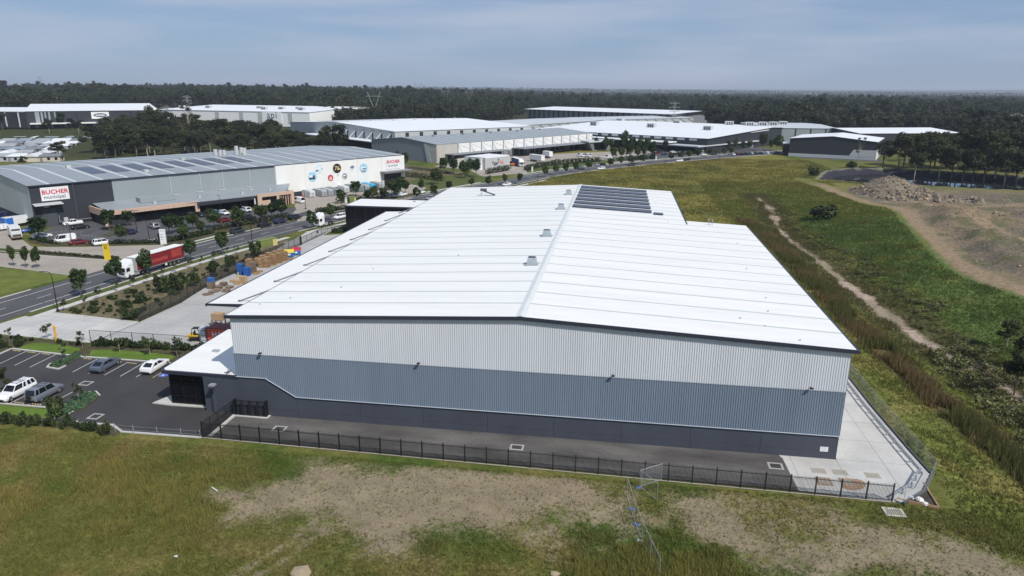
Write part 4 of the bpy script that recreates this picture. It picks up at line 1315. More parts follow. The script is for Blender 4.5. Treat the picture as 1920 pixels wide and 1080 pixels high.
# ---- grey warehouse with braced loading front (sign box reads TigerPak)
TA, TB = G(819, 306), G(1110, 250, 10.0)
TRZ = frame(TA, TB)
TL = math.dist(TA[:2], TB[:2])
TG = thing('warehouse', 'grey warehouse with white braced loading front and striped grey roof beside the estate road', 'warehouse', (TA.x, TA.y, 0), TRZ)
shed(TG, TL, 58, 10.0, 12.6, GREYR, over=0.4, vr=29, wm=WMID, strips=22, sw=0.6)
MB().box(-.06, 16, -.35, 0, 0, 9.9).build('wall_panel', WBEIGE, TG)
MB().hexa([(-.3, 7.5, 0), (-.08, 7.5, 0), (-.08, 4.0, 0), (-.3, 4.0, 0), (-.3, 10.2, 10.3), (-.08, 10.2, 10.3), (-.08, 7.8, 10.2), (-.3, 7.8, 10.2)]).build('sloped_fin', WLIGHT, TG)
MB().hexa([(-.2, 3.9, 0), (-.06, 3.9, 0), (-.06, 0, 0), (-.2, 0, 0), (-.2, 7.6, 10.1), (-.06, 7.6, 10.1), (-.06, 0, 9.9), (-.2, 0, 9.9)]).build('stone_panel', WBEIGE, TG)
k = 0
x = 16.2
while x < TL - 2:
    MB().box(x, min(x + 9.4, TL), -.3, 0, 4.0, 9.9).build('wall_panel', WWHITE, TG)
    MB().bar((x, -.6, 4.6), (x, -.6, 9.8), .28).build('column', STEEL, TG)
    MB().bar((x, -.6, 9.6), (x + 7.8, -7.0, 5.3), .2).build('tie_strut', STEEL, TG)
    x += 9.6
MB().box(6, TL * .36, -8.0, -.1, 4.4, 4.75).build('canopy', WMID, TG)
MB().box(TL * .42, TL - 2, -11.0, -.1, 4.6, 4.95).build('canopy', WMID, TG)
x = 8
while x < TL - 6:
    MB().box(x, x + 3.2, -.42, -.3, 0.4, 3.9).build('roller_door', BLACK if int(x) % 3 else WMID, TG)
    x += 5.2
for x in (20, 45, 70, 96, 120):
    MB().box(x - .6, x + .6, 24, 25.2, 12.3, 13.4).build('roof_vent', WMID, TG)
lw = MB().hexa([(-2, -13, 0), (15, -14, 0), (17, -12, 0), (-1, -11, 0), (-2, -13, 2.7), (15, -14, 3.2), (17, -12, 3.2), (-1, -11, 2.7)])
lw.build('boundary_wall', WBEIGE, TG)
MB().hexa([(6, -13.9, .5), (9, -14.1, .5), (9, -13.7, .5), (6, -13.7, .5), (6, -13.9, 2.1), (9.5, -14.1, 2.1), (9.5, -13.7, 2.1), (6, -13.7, 2.1)]).build('opening', GLASS, TG)
SA, SB = G(911, 319), G(955, 313)
SRZ = frame(SA, SB)
SL = math.dist(SA[:2], SB[:2])
SG = thing('sign_building', 'small pale office box with TigerPak lettering above a hedge', 'office', (SA.x, SA.y, 0), SRZ)
MB().hexa([(0, 0, 0), (SL, 0, 0), (SL, 14, 0), (-2, 14, 0), (-.4, 0, 5.9), (SL, 0, 6.1), (SL, 14, 6.1), (-.4, 14, 5.9)]).build('wall', WLIGHT, SG)
MB().hexa([(-2.0, 2, 0), (-.35, 2, 0), (-.35, 3, 0), (-2.0, 3, 0), (-1.0, 2, 5.9), (-.35, 2, 5.9), (-.35, 3, 5.9), (-1.0, 3, 5.9)]).build('wing_wall', WWHITE, SG)
MB().box(-.3, SL - .1, 0.3, 13.8, 6.05, 6.25).build('roof', ROOFW2, SG)
for a in ((-.42, SL, 5.75, 6.12), (-.42, -.2, 0, 6.1), (SL - .3, SL + .02, 0, 6.1)):
    MB().box(a[0], a[1], -.12, -.01, a[2], a[3]).build('border', WHITE, SG)
wall_text('Tiger', 2.5, mat('letter_charcoal', (0.06, 0.075, 0.09)), SG, (SL * .385, -.16, 2.9), offset=0.03)
wall_text('Pak', 2.5, mat('letter_orange', (0.80, 0.22, 0.16)), SG, (SL * .66, -.16, 3.0), offset=0.02)
lg = MB().tube((SL * .52, -.10, 4.35), (SL * .52, -.05, 4.35), .75, n=14).build('logo', mat('letter_charcoal', (0.06, 0.075, 0.09)), SG)
MB().tube((SL * .505, -.13, 4.2), (SL * .505, -.10, 4.2), .42, n=12).build('logo_centre', WLIGHT, lg)
MB().hexa([(TL - 20, -15, 0), (TL - 8, -20, 0), (TL - 6, -14, 0), (TL - 18, -8, 0), (TL - 24, -15, 5.6), (TL - 6, -21, 5.8), (TL + 2, -12, 5.8), (TL - 18, -4, 5.6)]).build('angled_office', WMID, TG)
MB().hexa([(TL - 25, -15.4, 5.6), (TL - 5, -22, 5.8), (TL + 3, -11, 5.8), (TL - 17, -2, 5.6), (TL - 25, -15.4, 6.3), (TL - 5, -22, 6.5), (TL + 3, -11, 6.5), (TL - 17, -2, 6.3)]).build('office_roof', ROOFG2, TG)
MB().hexa([(TL - 18.5, -15.8, .6), (TL - 10, -19.4, .6), (TL - 10, -19.2, .6), (TL - 18.5, -15.6, .6), (TL - 20.5, -16.4, 5.2), (TL - 8.2, -20.6, 5.2), (TL - 8.2, -20.4, 5.2), (TL - 20.5, -16.2, 5.2)]).build('window', GLASS, TG)

# ---- generic halls placed from their roof corners
def hall(name_label, pa, pb, pc, z, zr, wm, rm, over=0.5, base=0.0, depth=None, length=None, ridge='x', strips=0):
    """pa: near roof corner, pb: right end of the front eave, pc: end of the left eave (pixels, at eave height z)"""
    A, B, Cc = G(*pa, z), G(*pb, z), G(*pc, z)
    rz = frame(A, B)
    L = length or math.dist(A[:2], B[:2])
    nrm = Vector((-math.sin(rz), math.cos(rz), 0))
    D = depth or abs((Cc - A).dot(nrm))
    t = thing('warehouse', name_label, 'warehouse', (A.x, A.y, base), rz)
    shed(t, L, D, z - base, zr - base, rm, over=over, wm=wm, strips=strips)
    return t, L, D, rz

# long white hall with dark wall slots
t3, L, D, rz = hall('long white hall with dark vertical wall slots behind the grey striped roof', (740, 247), (977, 237.5), (600, 231.5), 13, 16.0, WLIGHT, ROOFW2, depth=165, length=118)
for k in range(11):
    x = 8 + k * 11
    if x < L - 2:
        MB().box(x, x + 2.6, -.12, .05, 3, 12.2).build('wall_slot', WDARK, t3)
for k in range(9):
    y = 4 + k * 12
    MB().box(-.12, .05, y, y + 2.0, 3.5, 12.4).build('wall_slot', WDARK, t3)
    MB().bar((-.2, y, 12), (-6, y, 6.6), .25).build('tie_strut', WWHITE, t3)
MB().box(-11, 0, 3, 118, 6.0, 6.5).build('canopy', ROOFW2, t3)
MB().box(-.3, -.05, 3, 118, 0, 5.8).build('loading_bay', WDARK, t3)
for k in range(6):
    MB().tube((8 + k * 19, 78, 15.6), (8 + k * 19, 78, 17.0), 1.4, 1.1, n=10).build('roof_vent', WLIGHT, t3)
MB().hexa([(6, 92, 16.0), (60, 92, 16.0), (60, 128, 14.9), (6, 128, 14.9), (6, 92, 16.15), (60, 92, 16.15), (60, 128, 15.05), (6, 128, 15.05)]).build('solar_panel', ROOFG2, t3)
# central hall: white roof, black front
A, B = G(1316, 259, 9.5), G(1003, 241.5, 9.5)
rz = frame(B, A)
t4 = thing('warehouse', 'broad white-roofed warehouse with black glazed loading front behind the road trees', 'warehouse', (B.x, B.y, 0), rz)
L = math.dist(A[:2], B[:2])
D4 = 190
shed(t4, L + 4, D4, 9.3, 13.2, ROOFW2, over=1.0, wm=WDARK)
for k in range(int(L / 9)):
    MB().box(3 + k * 9, 8.6 + k * 9, -.15, .0, 7.6, 9.0).build('clerestory', ROOFG2, t4)
MB().box(14, L - 18, -12, -.2, 5.9, 6.5).build('canopy', ROOFW2, t4)
for k in range(10):
    MB().box(18 + k * 10, 22 + k * 10, -.2, -.05, .3, 5).build('roller_door', STEELD, t4)
def plant(par, x, y, z):
    o = MB().box(x - 3.2, x + 3.2, y - 2, y + 2, z, z + 3.4).build('roof_plant', WLIGHT, par)
    for dx in (-1.8, 0, 1.8):
        MB().box(x + dx - .6, x + dx + .6, y - 2.06, y - 2.0, z + .6, z + 2.8).build('louvre', STEELD, o)
for px, py in ((1115, 234), (1163, 228), (1222, 238), (1270, 232), (1328, 243)):
    q = G(px, py, 12) - B
    plant(t4, q.x * math.cos(rz) + q.y * math.sin(rz), -q.x * math.sin(rz) + q.y * math.cos(rz), 11.2)
q0 = G(1318, 285); q1 = G(1400, 276)
rz5 = frame(q0, q1)
t5 = thing('office_block', 'dark glazed office with pale base and wide white roof brim at the hall corner', 'office', (q0.x, q0.y, 0), rz5)
L5 = math.dist(q0[:2], q1[:2])
MB().box(0, L5, 0, 25, 0, 9.0).build('wall', GLASS, t5)
MB().box(-18, L5 + 4, -7, 26, 4.3, 5.0).build('canopy', ROOFG2, t5)
MB().box(-10, L5, -5, -.2, 0, 4.2).build('base_wall', WMID, t5)
MB().hexa([(-3, -5, 9.0), (L5 + 22, -5, 11.4), (L5 + 22, 30, 11.4), (-3, 30, 9.0), (-3, -5, 9.5), (L5 + 22, -5, 11.9), (L5 + 22, 30, 11.9), (-3, 30, 9.5)]).build('roof', ROOFW2, t5)
# grey hall with dark mullions to its right
A, B = G(1432, 277), G(1572, 262)
A = G(1430, 240, 12.0); B = G(1571, 241.5, 12.0)
rz6 = frame(A, B)
t6 = thing('warehouse', 'grey-green hall with dark vertical joints and rooftop plant next to the broad white roof', 'warehouse', (A.x, A.y, 0), rz6)
L6 = math.dist(A[:2], B[:2])
shed(t6, L6, 90, 12.0, 13.0, ROOFG2, wm=WGREY)
for k in range(5):
    MB().box(2 + k * L6 / 5, 3.0 + k * L6 / 5, -.15, .02, 0, 12).build('wall_joint', WDARK, t6)
for x, y in ((-6, 20), (5, 25), (-20, 30), (14, 30), (24, 40)):
    plant(t6, x, y, 12.2)
# distant row, annexes
t7, L, D, rz = hall('distant long white-roofed hall with dark columned front below the forest', (990, 204.5), (1258, 214), (1027, 202), 13, 15.5, WMID, ROOFW2, depth=110, over=4)
for k in range(26):
    MB().box(3 + k * L / 26, 6 + k * L / 26, -.2, 0, 0, 12.5).build('column', WDARK, t7)
q0, q1 = G(1267, 224), G(1303, 222)
t8 = thing('office_block', 'white framed office box at the end of the distant long hall', 'office', (q0.x, q0.y, 0), frame(q0, q1))
L8 = math.dist(q0[:2], q1[:2])
MB().box(0, L8, 0, 20, 3.4, 9.0).build('wall', WWHITE, t8)
MB().box(1.2, L8 * .48, -.1, 0, 4.6, 8.0).build('window', GLASS, t8)
MB().add([(L8 * .54, -.1, 5.0), (L8 - 1.2, -.1, 6.2), (L8 - .9, -.1, 8.0), (L8 * .54, -.1, 8.0)], [(0, 1, 2, 3)]).build('window', GLASS, t8)
for k in range(4):
    MB().box(1 + k * L8 / 4.2, 1.6 + k * L8 / 4.2, 0.2, 1, 0, 3.4).build('column', WWHITE, t8)
for lab, a, b_, c, z, zr in (('pale annex hall with braced wall between the two white roofs', (905, 240), (1120, 226.5), (868, 226), 11, 12.5), ('low pale hall with grey-striped roof under the distant row', (1100, 226), (1300, 221), (1092, 219), 9, 10.5)):
    tt, L, D, rz = hall(lab, a, b_, c, z, zr, WLIGHT, ROOFG2, depth=70)
    for k in range(12):
        MB().bar((4 + k * L / 12, -.3, z - .5), (4 + (k + .8) * L / 12, -.3, z - 4.5), .3).build('brace', WMID, tt)
# dark hall on the right with black office
A, B = G(1482, 257.5, 11.5), G(1646, 263.5, 11.5)
rz9 = frame(A, B)
t9 = thing('warehouse', 'charcoal hall with white roof, pale base and a row of parked cars', 'warehouse', (A.x, A.y, 0), rz9)
L9 = math.dist(A[:2], B[:2])
w = MB()
D9 = 46
for nm, xs_, zz in (('wall', None, None),):
    w.add([(0, 0, 1.8), (L9, 0, 1.8), (L9, D9, 1.8), (0, D9, 1.8), (0, 0, 11), (L9, 0, 10.6), (L9 * .5, 0, 13.0), (0, D9, 11), (L9, D9, 10.6), (L9 * .5, D9, 13.0)], [(0, 1, 5, 6, 4), (1, 2, 8, 5), (0, 4, 7, 3), (3, 7, 9, 8, 2)])
w.build('wall', WDARK, t9)
r = MB()
r.add([(-.5, -.6, 11.0), (L9 * .5, -.6, 13.1), (L9 + .5, -.6, 10.6), (-.5, D9, 11.0), (L9 * .5, D9, 13.1), (L9 + .5, D9, 10.6)], [(0, 1, 4, 3), (1, 2, 5, 4)])
r.build('roof', ROOFW2, t9)
MB().box(-.1, L9 + .1, -.15, D9, 0, 1.9).build('plinth', WLIGHT, t9)
MB().hexa([(L9 * .70, -.22, 1.5), (L9 + .1, -.22, 1.5), (L9 + .1, 0, 1.5), (L9 * .70, 0, 1.5), (L9 * .75, -.22, 5.6), (L9 + .1, -.22, 5.6), (L9 + .1, 0, 5.6), (L9 * .75, 0, 5.6)]).build('pale_panel', WLIGHT, t9)
MB().box(L9 + .1, L9 + .3, -.2, 12, 0, 5.6).build('pale_panel', WWHITE, t9)
q0, q1 = G(1466, 291.5), G(1498, 292.5)
t10 = thing('office_block', 'black cantilevered office box with one white end beside the charcoal hall', 'office', (q0.x, q0.y, 0), frame(q0, q1))
L10 = math.dist(q0[:2], q1[:2])
MB().box(1, L10, 1, 16, 0, 2.2).build('base_wall', WDARK, t10)
MB().box(0.3, L10 - 2.6, 0, 16, 2.2, 7.2).build('wall', BLACK, t10)
MB().box(L10 - 2.59, L10 + .3, -.2, 16, 2.2, 7.3).build('end_wall', WWHITE, t10)
MB().box(L10 - 1.9, L10 - .4, -.3, -.19, 3.4, 6.0).build('window', GLASS, t10)
MB().box(0.1, L10 + .3, -.1, 16, 7.2, 7.5).build('roof', ROOFG2, t10)
t11, L, D, rz = hall('white-roofed hall half hidden behind the tall gum trees', (1612, 250.5), (1800, 249.5), (1690, 238), 10.5, 12.6, WDARK, ROOFW2, depth=62)
# far-left charcoal hall and white hall with api sign
Zb = 7.0
A, B = G(53, 213, Zb + 13), G(294, 209, Zb + 13)
q = G(53, 241, Zb)
A = Vector((q.x, q.y, 0)); B2 = G(300, 236, Zb)
rz12 = frame(A, B2)
L12 = math.dist(A[:2], B2[:2])
t12 = thing('warehouse', 'charcoal hall with white roof, pale wall stripes and an oval logo sign beyond the houses', 'warehouse', (A.x, A.y, Zb), rz12)
H12 = 13.6
shed(t12, L12, 190, H12, H12 + 3.8, ROOFW2, wm=WDARK, over=.6)
MB().prism([(0.5, 1), (-70, 62), (-40, 150), (20, 120)], 0, H12 - .5).build('side_wing', WDARK, t12)
MB().prism([(0.5, .5), (-71, 61.5), (-40, 152), (20, 122)], H12 - .5, H12 + .2).build('wing_roof', ROOFW2, t12)
for k in range(7):
    MB().box(-6 - k * 9.5, -5 - k * 9.5, 5.2 + k * 8.3, 6.2 + k * 8.3, 1, H12 - 1).build('column', WLIGHT, t12)
S12 = L12 / 190
for x0, x1 in ((12, 18), (20, 22.5), (25, 27), (30, 32.5), (38, 40)):
    MB().box(x0 * S12, x1 * S12, -.25, 0, 4, H12 - .6).build('wall_stripe', WGREY, t12)
for x in (70 * S12, 148 * S12):
    MB().box(x, x + 4, -2.5, 0, 6, H12 - .5).build('drum_box', WDARK, t12)
XL12 = L12 * .54
sg = MB().box(XL12 - 6.6, XL12 + 6.6, -.5, 0, H12 - 6.6, H12 - 1.0).build('sign_board', WHITE, t12)
sq = MB()
pts = []
for i in range(24):
    t_ = 2 * math.pi * i / 24
    pts.append((XL12 + 5.0 * math.cos(t_), H12 - 3.7 + 1.6 * math.sin(t_)))
sq.add([(x, -.55, z) for x, z in pts], [tuple(range(24))])
lo = sq.build('logo', mat('logo_slate', (0.10, 0.10, 0.16)), sg)
MB().box(XL12 - 3.4, XL12 + 3.4, -.62, -.56, H12 - 4.1, H12 - 3.3).build('logo_bar', WHITE, lo)
MB().box(2, L12 * .66, -6, -.2, 3.4, 4.4).build('canopy', WWHITE, t12)
for k in range(12):
    MB().box((10 + k * 10) * S12, (15 + k * 10) * S12, -.4, -.2, .2, 3.3).build('dock_door', GLASS if k % 2 else WMID, t12)
for k in range(5):
    MB().box(-.3, 0, 6 + k * 24, 8 + k * 24, 1, H12 - 1).build('column', WLIGHT, t12)
A, B = G(296, 205.5, Zb + 10), G(580, 211, Zb + 10)
rz13 = frame(A, B)
L13 = math.dist(A[:2], B[:2])
t13 = thing('warehouse', 'white hall with dark blue api lettering and stepped roof plant', 'warehouse', (A.x, A.y, Zb - 4), rz13)
WAPI = mat('wall_bright_white', (0.88, 0.88, 0.86), rough=0.6, var=0.03)
shed(t13, L13, 160, 14, 17.5, ROOFW2, wm=WAPI, over=.5)
for x in (L13 * .22, L13 * .40, L13 * .56, L13 * .68, L13 * .87):
    MB().box(x, x + 5, -.3, 0, 3, 13.9).build('wall_pilaster', WLIGHT, t13)
MB().box(L13 * .71, L13 * .83, -.4, 0, 3, 14.2).build('sign_panel', WAPI, t13)
wall_text('api', 10.0, mat('letter_navy', (0.05, 0.075, 0.20)), t13, (L13 * .77, -.5, 10.8), offset=0.0, spacing=1.12)
for k, x in enumerate((.05, .2, .52, .62, .7, .78, .86)):
    plant(t13, L13 * x, 24 + 8 * (k % 3), 14.6)
q0, q1 = G(541, 229, 0), G(622, 226, 0)
t14 = thing('loading_dock', 'white flat-roofed dock building with pale columns east of the api hall', 'loading dock', (q0.x, q0.y, Zb - 4), frame(q0, q1))
L14 = math.dist(q0[:2], q1[:2])
MB().box(-2, L14, -8, 30, 9.3, 10.6).build('roof', ROOFW2, t14)
MB().box(0, L14, 4, 28, 0, 9.3).build('wall', WDARK, t14)
for k in range(5):
    MB().box(7 + k * 7, 10 + k * 7, -3, -1, 0, 9.3).build('column', WWHITE, t14)
MB().box(L14 - 20, L14 - 1, -7, 4, 0, 9.3).build('end_wall', WWHITE, t14)
MB().box(L14 - 17, L14 - 11, -7.2, -7, 0, 6).build('opening', WDARK, t14)
q = G(480, 236)
t15 = thing('low_building', 'low blue-grey building with dark skylights in front of the white hall', 'building', (q.x - 30, q.y, 2), 0.45)
MB().box(-30, 45, 0, 25, 0, 6).build('wall', WMID, t15)
MB().box(-31, 46, -1, 26, 6, 6.5).build('roof', ROOFG2, t15)
for x in (18, 26):
    MB().box(x, x + 6, 3, 12, 6.5, 6.8).build('skylight', GLASS, t15)
# water tank
q = G(738 - 4, 280)
tk = thing('water_tank', 'white cylindrical water tank between the factory roof and grey warehouse', 'tank', (q.x, q.y, 0))
MB().tube((0, 0, 0), (0, 0, 8.4), 5.9, n=32).build('shell', WHITE, tk)
MB().tube((0, 0, 8.4), (0, 0, 8.9), 6.1, 5.2, n=32).build('lid', ROOFG2, tk)
ldr = MB()
for k in range(14):
    ldr.bar((-.25, -6.0, .4 + k * .6), (.25, -6.0, .4 + k * .6), .06)
ldr.bar((-.25, -6.0, 0), (-.25, -6.0, 9), .07).bar((.25, -6.0, 0), (.25, -6.0, 9), .07)
ldr.build('ladder', STEEL, tk)
# ------------------------------------------------------------------ fences
def v2(p, z=0.0):
    return Vector((p[0], p[1], z))

def mesh_fence(label, pts, h, m=BLACK, screen=WIREB, step=2.6, pr=0.05, rails=(1.0,), cat='fence', group=None, name='mesh_fence', z=0.0, wires=0):
    """posts, rails and woven infill along a polyline"""
    t = thing(name, label, cat, (pts[0][0], pts[0][1], z), 0, group)
    o = Vector((pts[0][0], pts[0][1], 0))
    line = [v2(p) - o for p in pts]
    for a, b_ in zip(line, line[1:]):
        L = (b_ - a).length
        n_ = max(1, round(L / step))
        for i in range(n_):
            p, q = a + (b_ - a) * (i / n_), a + (b_ - a) * ((i + 1) / n_)
            MB().tube(p, p + Vector((0, 0, h)), pr, n=6).build('post', m, t)
            if screen:
                MB().add([p + Vector((0, 0, .05)), q + Vector((0, 0, .05)), q + Vector((0, 0, h * .98)), p + Vector((0, 0, h * .98))], [(0, 1, 2, 3)]).build('mesh_infill', screen, t)
        for f in rails:
            MB().bar(a + Vector((0, 0, h * f)), b_ + Vector((0, 0, h * f)), pr * 1.1).build('rail', m, t)
        for k in range(wires):
            zz = h * (k + 1) / (wires + .5)
            MB().bar(a + Vector((0, 0, zz)), b_ + Vector((0, 0, zz)), 0.018).build('wire', m, t)
    MB().tube(line[-1], line[-1] + Vector((0, 0, h)), pr, n=6).build('post', m, t)
    return t

# tubular picket fence in front of the warehouse
PFA, PFB = FENCE_A, FENCE_B
PF = thing('picket_fence', 'black steel picket fence along the asphalt strip in front of the warehouse', 'fence', (PFA.x, PFA.y, 0), frame(PFA, PFB))
PLEN = math.dist(PFA[:2], PFB[:2])
npan = 31
pw = PLEN / npan
pm = MB()
pm.box(0.04, pw - 0.04, -.02, .02, 0.22, 0.27).box(0.04, pw - 0.04, -.02, .02, 1.78, 1.83)
for k in range(19):
    x = 0.1 + (pw - 0.2) * k / 18
    pm.box(x - .015, x + .015, -.015, .015, 0.1, 2.0)
pmm = pm.mesh('fence_panel', BLACK)
psm = MB().box(-.05, .05, -.05, .05, 0, 2.12).mesh('post', BLACK)
for i in range(npan + 1):
    link('post', psm, PF, (i * pw, 0, 0))
    if i < npan:
        link('fence_panel', pmm, PF, (i * pw, 0, 0))
a_, b2_ = G(381, 820), G(438, 778)
mesh_fence('black wire fence rising from the picket fence corner to the condenser cage', [a_[:2], b2_[:2]], 1.9, step=1.7, rails=(1.0, .45))
# yard boundary
mesh_fence('tall black mesh fence between the planted bank and the concrete pallet yard', GP([(262, 603), (340, 567), (400, 531), (470, 499), (563, 461)]), 2.4, step=3.0, screen=mesh_screen('wire_black_dense', (0.012, 0.013, 0.014), 0.6))
mesh_fence('black mesh fence with shrubs in front dividing driveway yard from car park lawn', GP([(171, 643), (250, 648), (330, 653), (379, 657)]), 2.2, step=4.0, rails=(1.0,), screen=mesh_screen('wire_black_open', (0.02, 0.02, 0.02), 0.12))
g0, g1 = G(566, 459), G(612, 437)
gt = thing('sliding_gate', 'black framed sliding gate standing across the second driveway', 'gate', (g0.x, g0.y, 0), frame(g0, g1))
gl = math.dist(g0[:2], g1[:2])
fr = MB().box(0, gl, -.04, .04, .15, .25).box(0, gl, -.04, .04, 1.9, 2.0)
fr.build('gate_frame', BLACK, gt)
for k in range(6):
    MB().box(k * gl / 5.0 - .04, k * gl / 5.0 + .04, -.03, .03, .2, 2.0).build('stile', BLACK, gt)
MB().add([(0, 0, .2), (gl, 0, .2), (gl, 0, 1.9), (0, 0, 1.9)], [(0, 1, 2, 3)]).build('mesh_infill', WIREB, gt)
for dx in (-.6, -.2):
    MB().box(dx - .08, dx + .08, -.1, .1, 0, 2.5).build('gate_post', BLACK, gt)
MB().box(gl * .6, gl * .6 + .9, -.07, -.05, 1.2, 1.8).build('sign_plate', BLACK, gt)
mesh_fence('black mesh fence round the planting south of the black office box', GP([(614, 436), (622, 438), (662, 434), (668, 424)]), 2.2, step=2.5)
# low wire fence along the hedge
mesh_fence('thin grey post and wire fence along the lower car park kerb', GP([(-30, 786), (60, 793), (150, 802), (216, 809), (251, 813), (340, 819), (376, 822)]), 1.15, m=STEEL, screen=None, step=3.4, pr=0.035, rails=(), wires=2)
# condenser cage
cg = [G(441, 779), G(500, 783), G(511, 772)]
CG = thing('condenser_cage', 'black slatted cage round air conditioning units against the charcoal wall', 'cage', (cg[0].x, cg[0].y, 0))
cw, cd = cg[1].x - cg[0].x, YF - cg[0].y - .05
for k in range(5):
    MB().box(cw * k / 4 - .09, cw * k / 4 + .09, -.06, .06, 0, 2.2).build('post', BLACK, CG)
for k in range(5):
    for s_ in (0, cw):
        MB().box(s_ - .05, s_ + .05, cd * (k + .5) / 5 - .07, cd * (k + .5) / 5 + .07, 0, 2.2).build('post', BLACK, CG)
for s_ in (0, cw):
    MB().add([(s_, 0, .1), (s_, cd, .1), (s_, cd, 2.2), (s_, 0, 2.2)], [(0, 1, 2, 3)]).build('mesh_infill', mesh_screen('cage_mesh%d' % int(s_ > 0), (0.01, 0.01, 0.012), 0.55), CG)
for z_ in (.15, 2.1):
    MB().box(0, cw, -.04, .04, z_, z_ + .08).build('rail', BLACK, CG)
MB().add([(0, 0.03, .1), (cw, 0.03, .1), (cw, 0.03, 2.1), (0, 0.03, 2.1)], [(0, 1, 2, 3)]).build('mesh_infill', mesh_screen('cage_front', (0.01, 0.01, 0.012), 0.35), CG)
for k in range(4):
    cu_ = thing('condenser_unit', 'beige air conditioning condenser inside the black cage', 'air conditioner', (cg[0].x + .9 + k * (cw - 1.4) / 3.6, cg[0].y + .9, 0.05), 0, 'condensers in the cage')
    MB().box(-.45, .45, -.2, .2, .08, 1.25).build('casing', mat('casing_beige', (0.5, 0.49, 0.45), var=0.05), cu_)
    MB().tube((0, -.215, .85), (0, -.2, .85), .3, n=14).build('fan', STEELD, cu_)
    for j in range(4):
        MB().box(-.42, .42, -.23, -.2, .15 + j * .1, .2 + j * .1).build('louvre', STEELD, cu_)
    for s_ in (-.35, .35):
        MB().box(s_ - .04, s_ + .04, -.18, .18, 0, .08).build('foot', STEELD, cu_)
pl_ = G(431, 775)
pt = thing('floodlight_pole', 'grey pole with square floodlight head beside the entry office', 'light pole', (-49.2, 74.1, 0))
MB().tube((0, 0, 0), (0, 0, 4.1), .055, n=8).build('pole', STEELD, pt)
MB().box(-.36, .36, -.5, .2, 4.1, 4.3).build('head', mat('lamp_grey', (0.26, 0.27, 0.29), var=0.05), pt)

# guard rail, drain and mesh fence beside the apron
GRX = 33.0
GRL = [(28.9, 67.4), (31.6, 70.0), (33.6, 73.2), (GRX + .4, 78), (GRX, 90), (GRX - .2, 150)]
GR = thing('guard_rail', 'galvanised guard rail on short posts along the edge of the concrete apron', 'guard rail', (GRL[0][0], GRL[0][1], 0))
for a, b_ in zip(GRL, GRL[1:]):
    L = math.dist(a, b_)
    n_ = max(1, round(L / 2.0))
    A, B = v2(a) - v2(GRL[0]), v2(b_) - v2(GRL[0])
    for i in range(n_):
        p = A + (B - A) * (i / n_)
        MB().box(p.x - .06, p.x + .06, p.y - .08, p.y + .08, 0, .75).build('post', STEEL, GR)
    d = (B - A).normalized()
    nn = Vector((d.y, -d.x, 0)) * 0.06
    for z0, z1, off in ((.45, .55, 0), (.55, .62, 1), (.62, .72, 0)):
        MB().bar(A + Vector((0, 0, (z0 + z1) / 2)) - nn * (1 + off), B + Vector((0, 0, (z0 + z1) / 2)) - nn * (1 + off), .05, z1 - z0).build('beam', STEEL, GR)
dr = [(29.3, 66.9), (32.2, 69.6), (34.3, 73.0), (GRX + 1.0, 78), (GRX + .6, 90), (GRX + .4, 150)]
kerb('retaining_edge', offs(dr, -0.1), w=.55, h=0.2, m=CONC)
kerb('retaining_edge', offs(dr, 0.45), w=.2, h=0.32, m=STEELD)
mesh_fence('grey chain-link fence at the top of the grass slope beside the apron', [(29.6, 66.6), (32.9, 69.4), (35.0, 73.0), (GRX + 1.9, 78), (GRX + 1.5, 90), (GRX + 1.3, 150)], 1.85, m=mat('dull_steel', (0.25, 0.27, 0.28), rough=0.6), screen=WIREG, step=5.0, pr=0.022, rails=(1.0,))

# temporary site fence panels
BLUEF = mat('fence_foot_blue', (0.10, 0.17, 0.32), rough=0.7, var=0.15)
def temp_panel(p, q, label, group=None, h=2.05, lean=0.0):
    A, B = G(*p), G(*q)
    za, zb = gz(A.x, A.y), gz(B.x, B.y)
    t = thing('temporary_fence_panel', label, 'fence panel', (A.x, A.y, za), frame(A, B), group)
    L = math.dist(A[:2], B[:2])
    dz = zb - za
    fr = MB()
    top = lean
    fr.tube((0, 0, 0), (0, top, h), .024, n=6).tube((L, 0, dz), (L, top, dz + h), .024, n=6)
    fr.tube((0, 0, .15), (L, 0, dz + .15), .02, n=6).tube((0, top, h), (L, top, dz + h), .024, n=6)
    fr.build('frame', STEEL, t)
    MB().add([(0, 0, .15), (L, 0, dz + .15), (L, top, dz + h), (0, top, h)], [(0, 1, 2, 3)]).build('mesh_infill', mesh_screen('temp_mesh_' + str(len(MATS)), (0.45, 0.47, 0.48), 0.10), t)
line = [(1175.5, 930), (1189, 973), (1204, 1013), (1219, 1047), (1236, 1083)]
names = ['first mesh panel of the site fence row, next to the bare dirt', 'second mesh panel of the site fence row past the blue foot', 'third mesh panel of the site fence row beside the white block', 'last mesh panel of the site fence row in long grass']
for (a, b_), nm in zip(zip(line, line[1:]), names):
    temp_panel(a, b_, nm)
temp_panel((1199, 914), (1240, 893 + 8), 'loose mesh panel standing upright close to the picket fence')
temp_panel((1202, 916), (1232, 939), 'loose mesh panel set across the bare dirt patch')
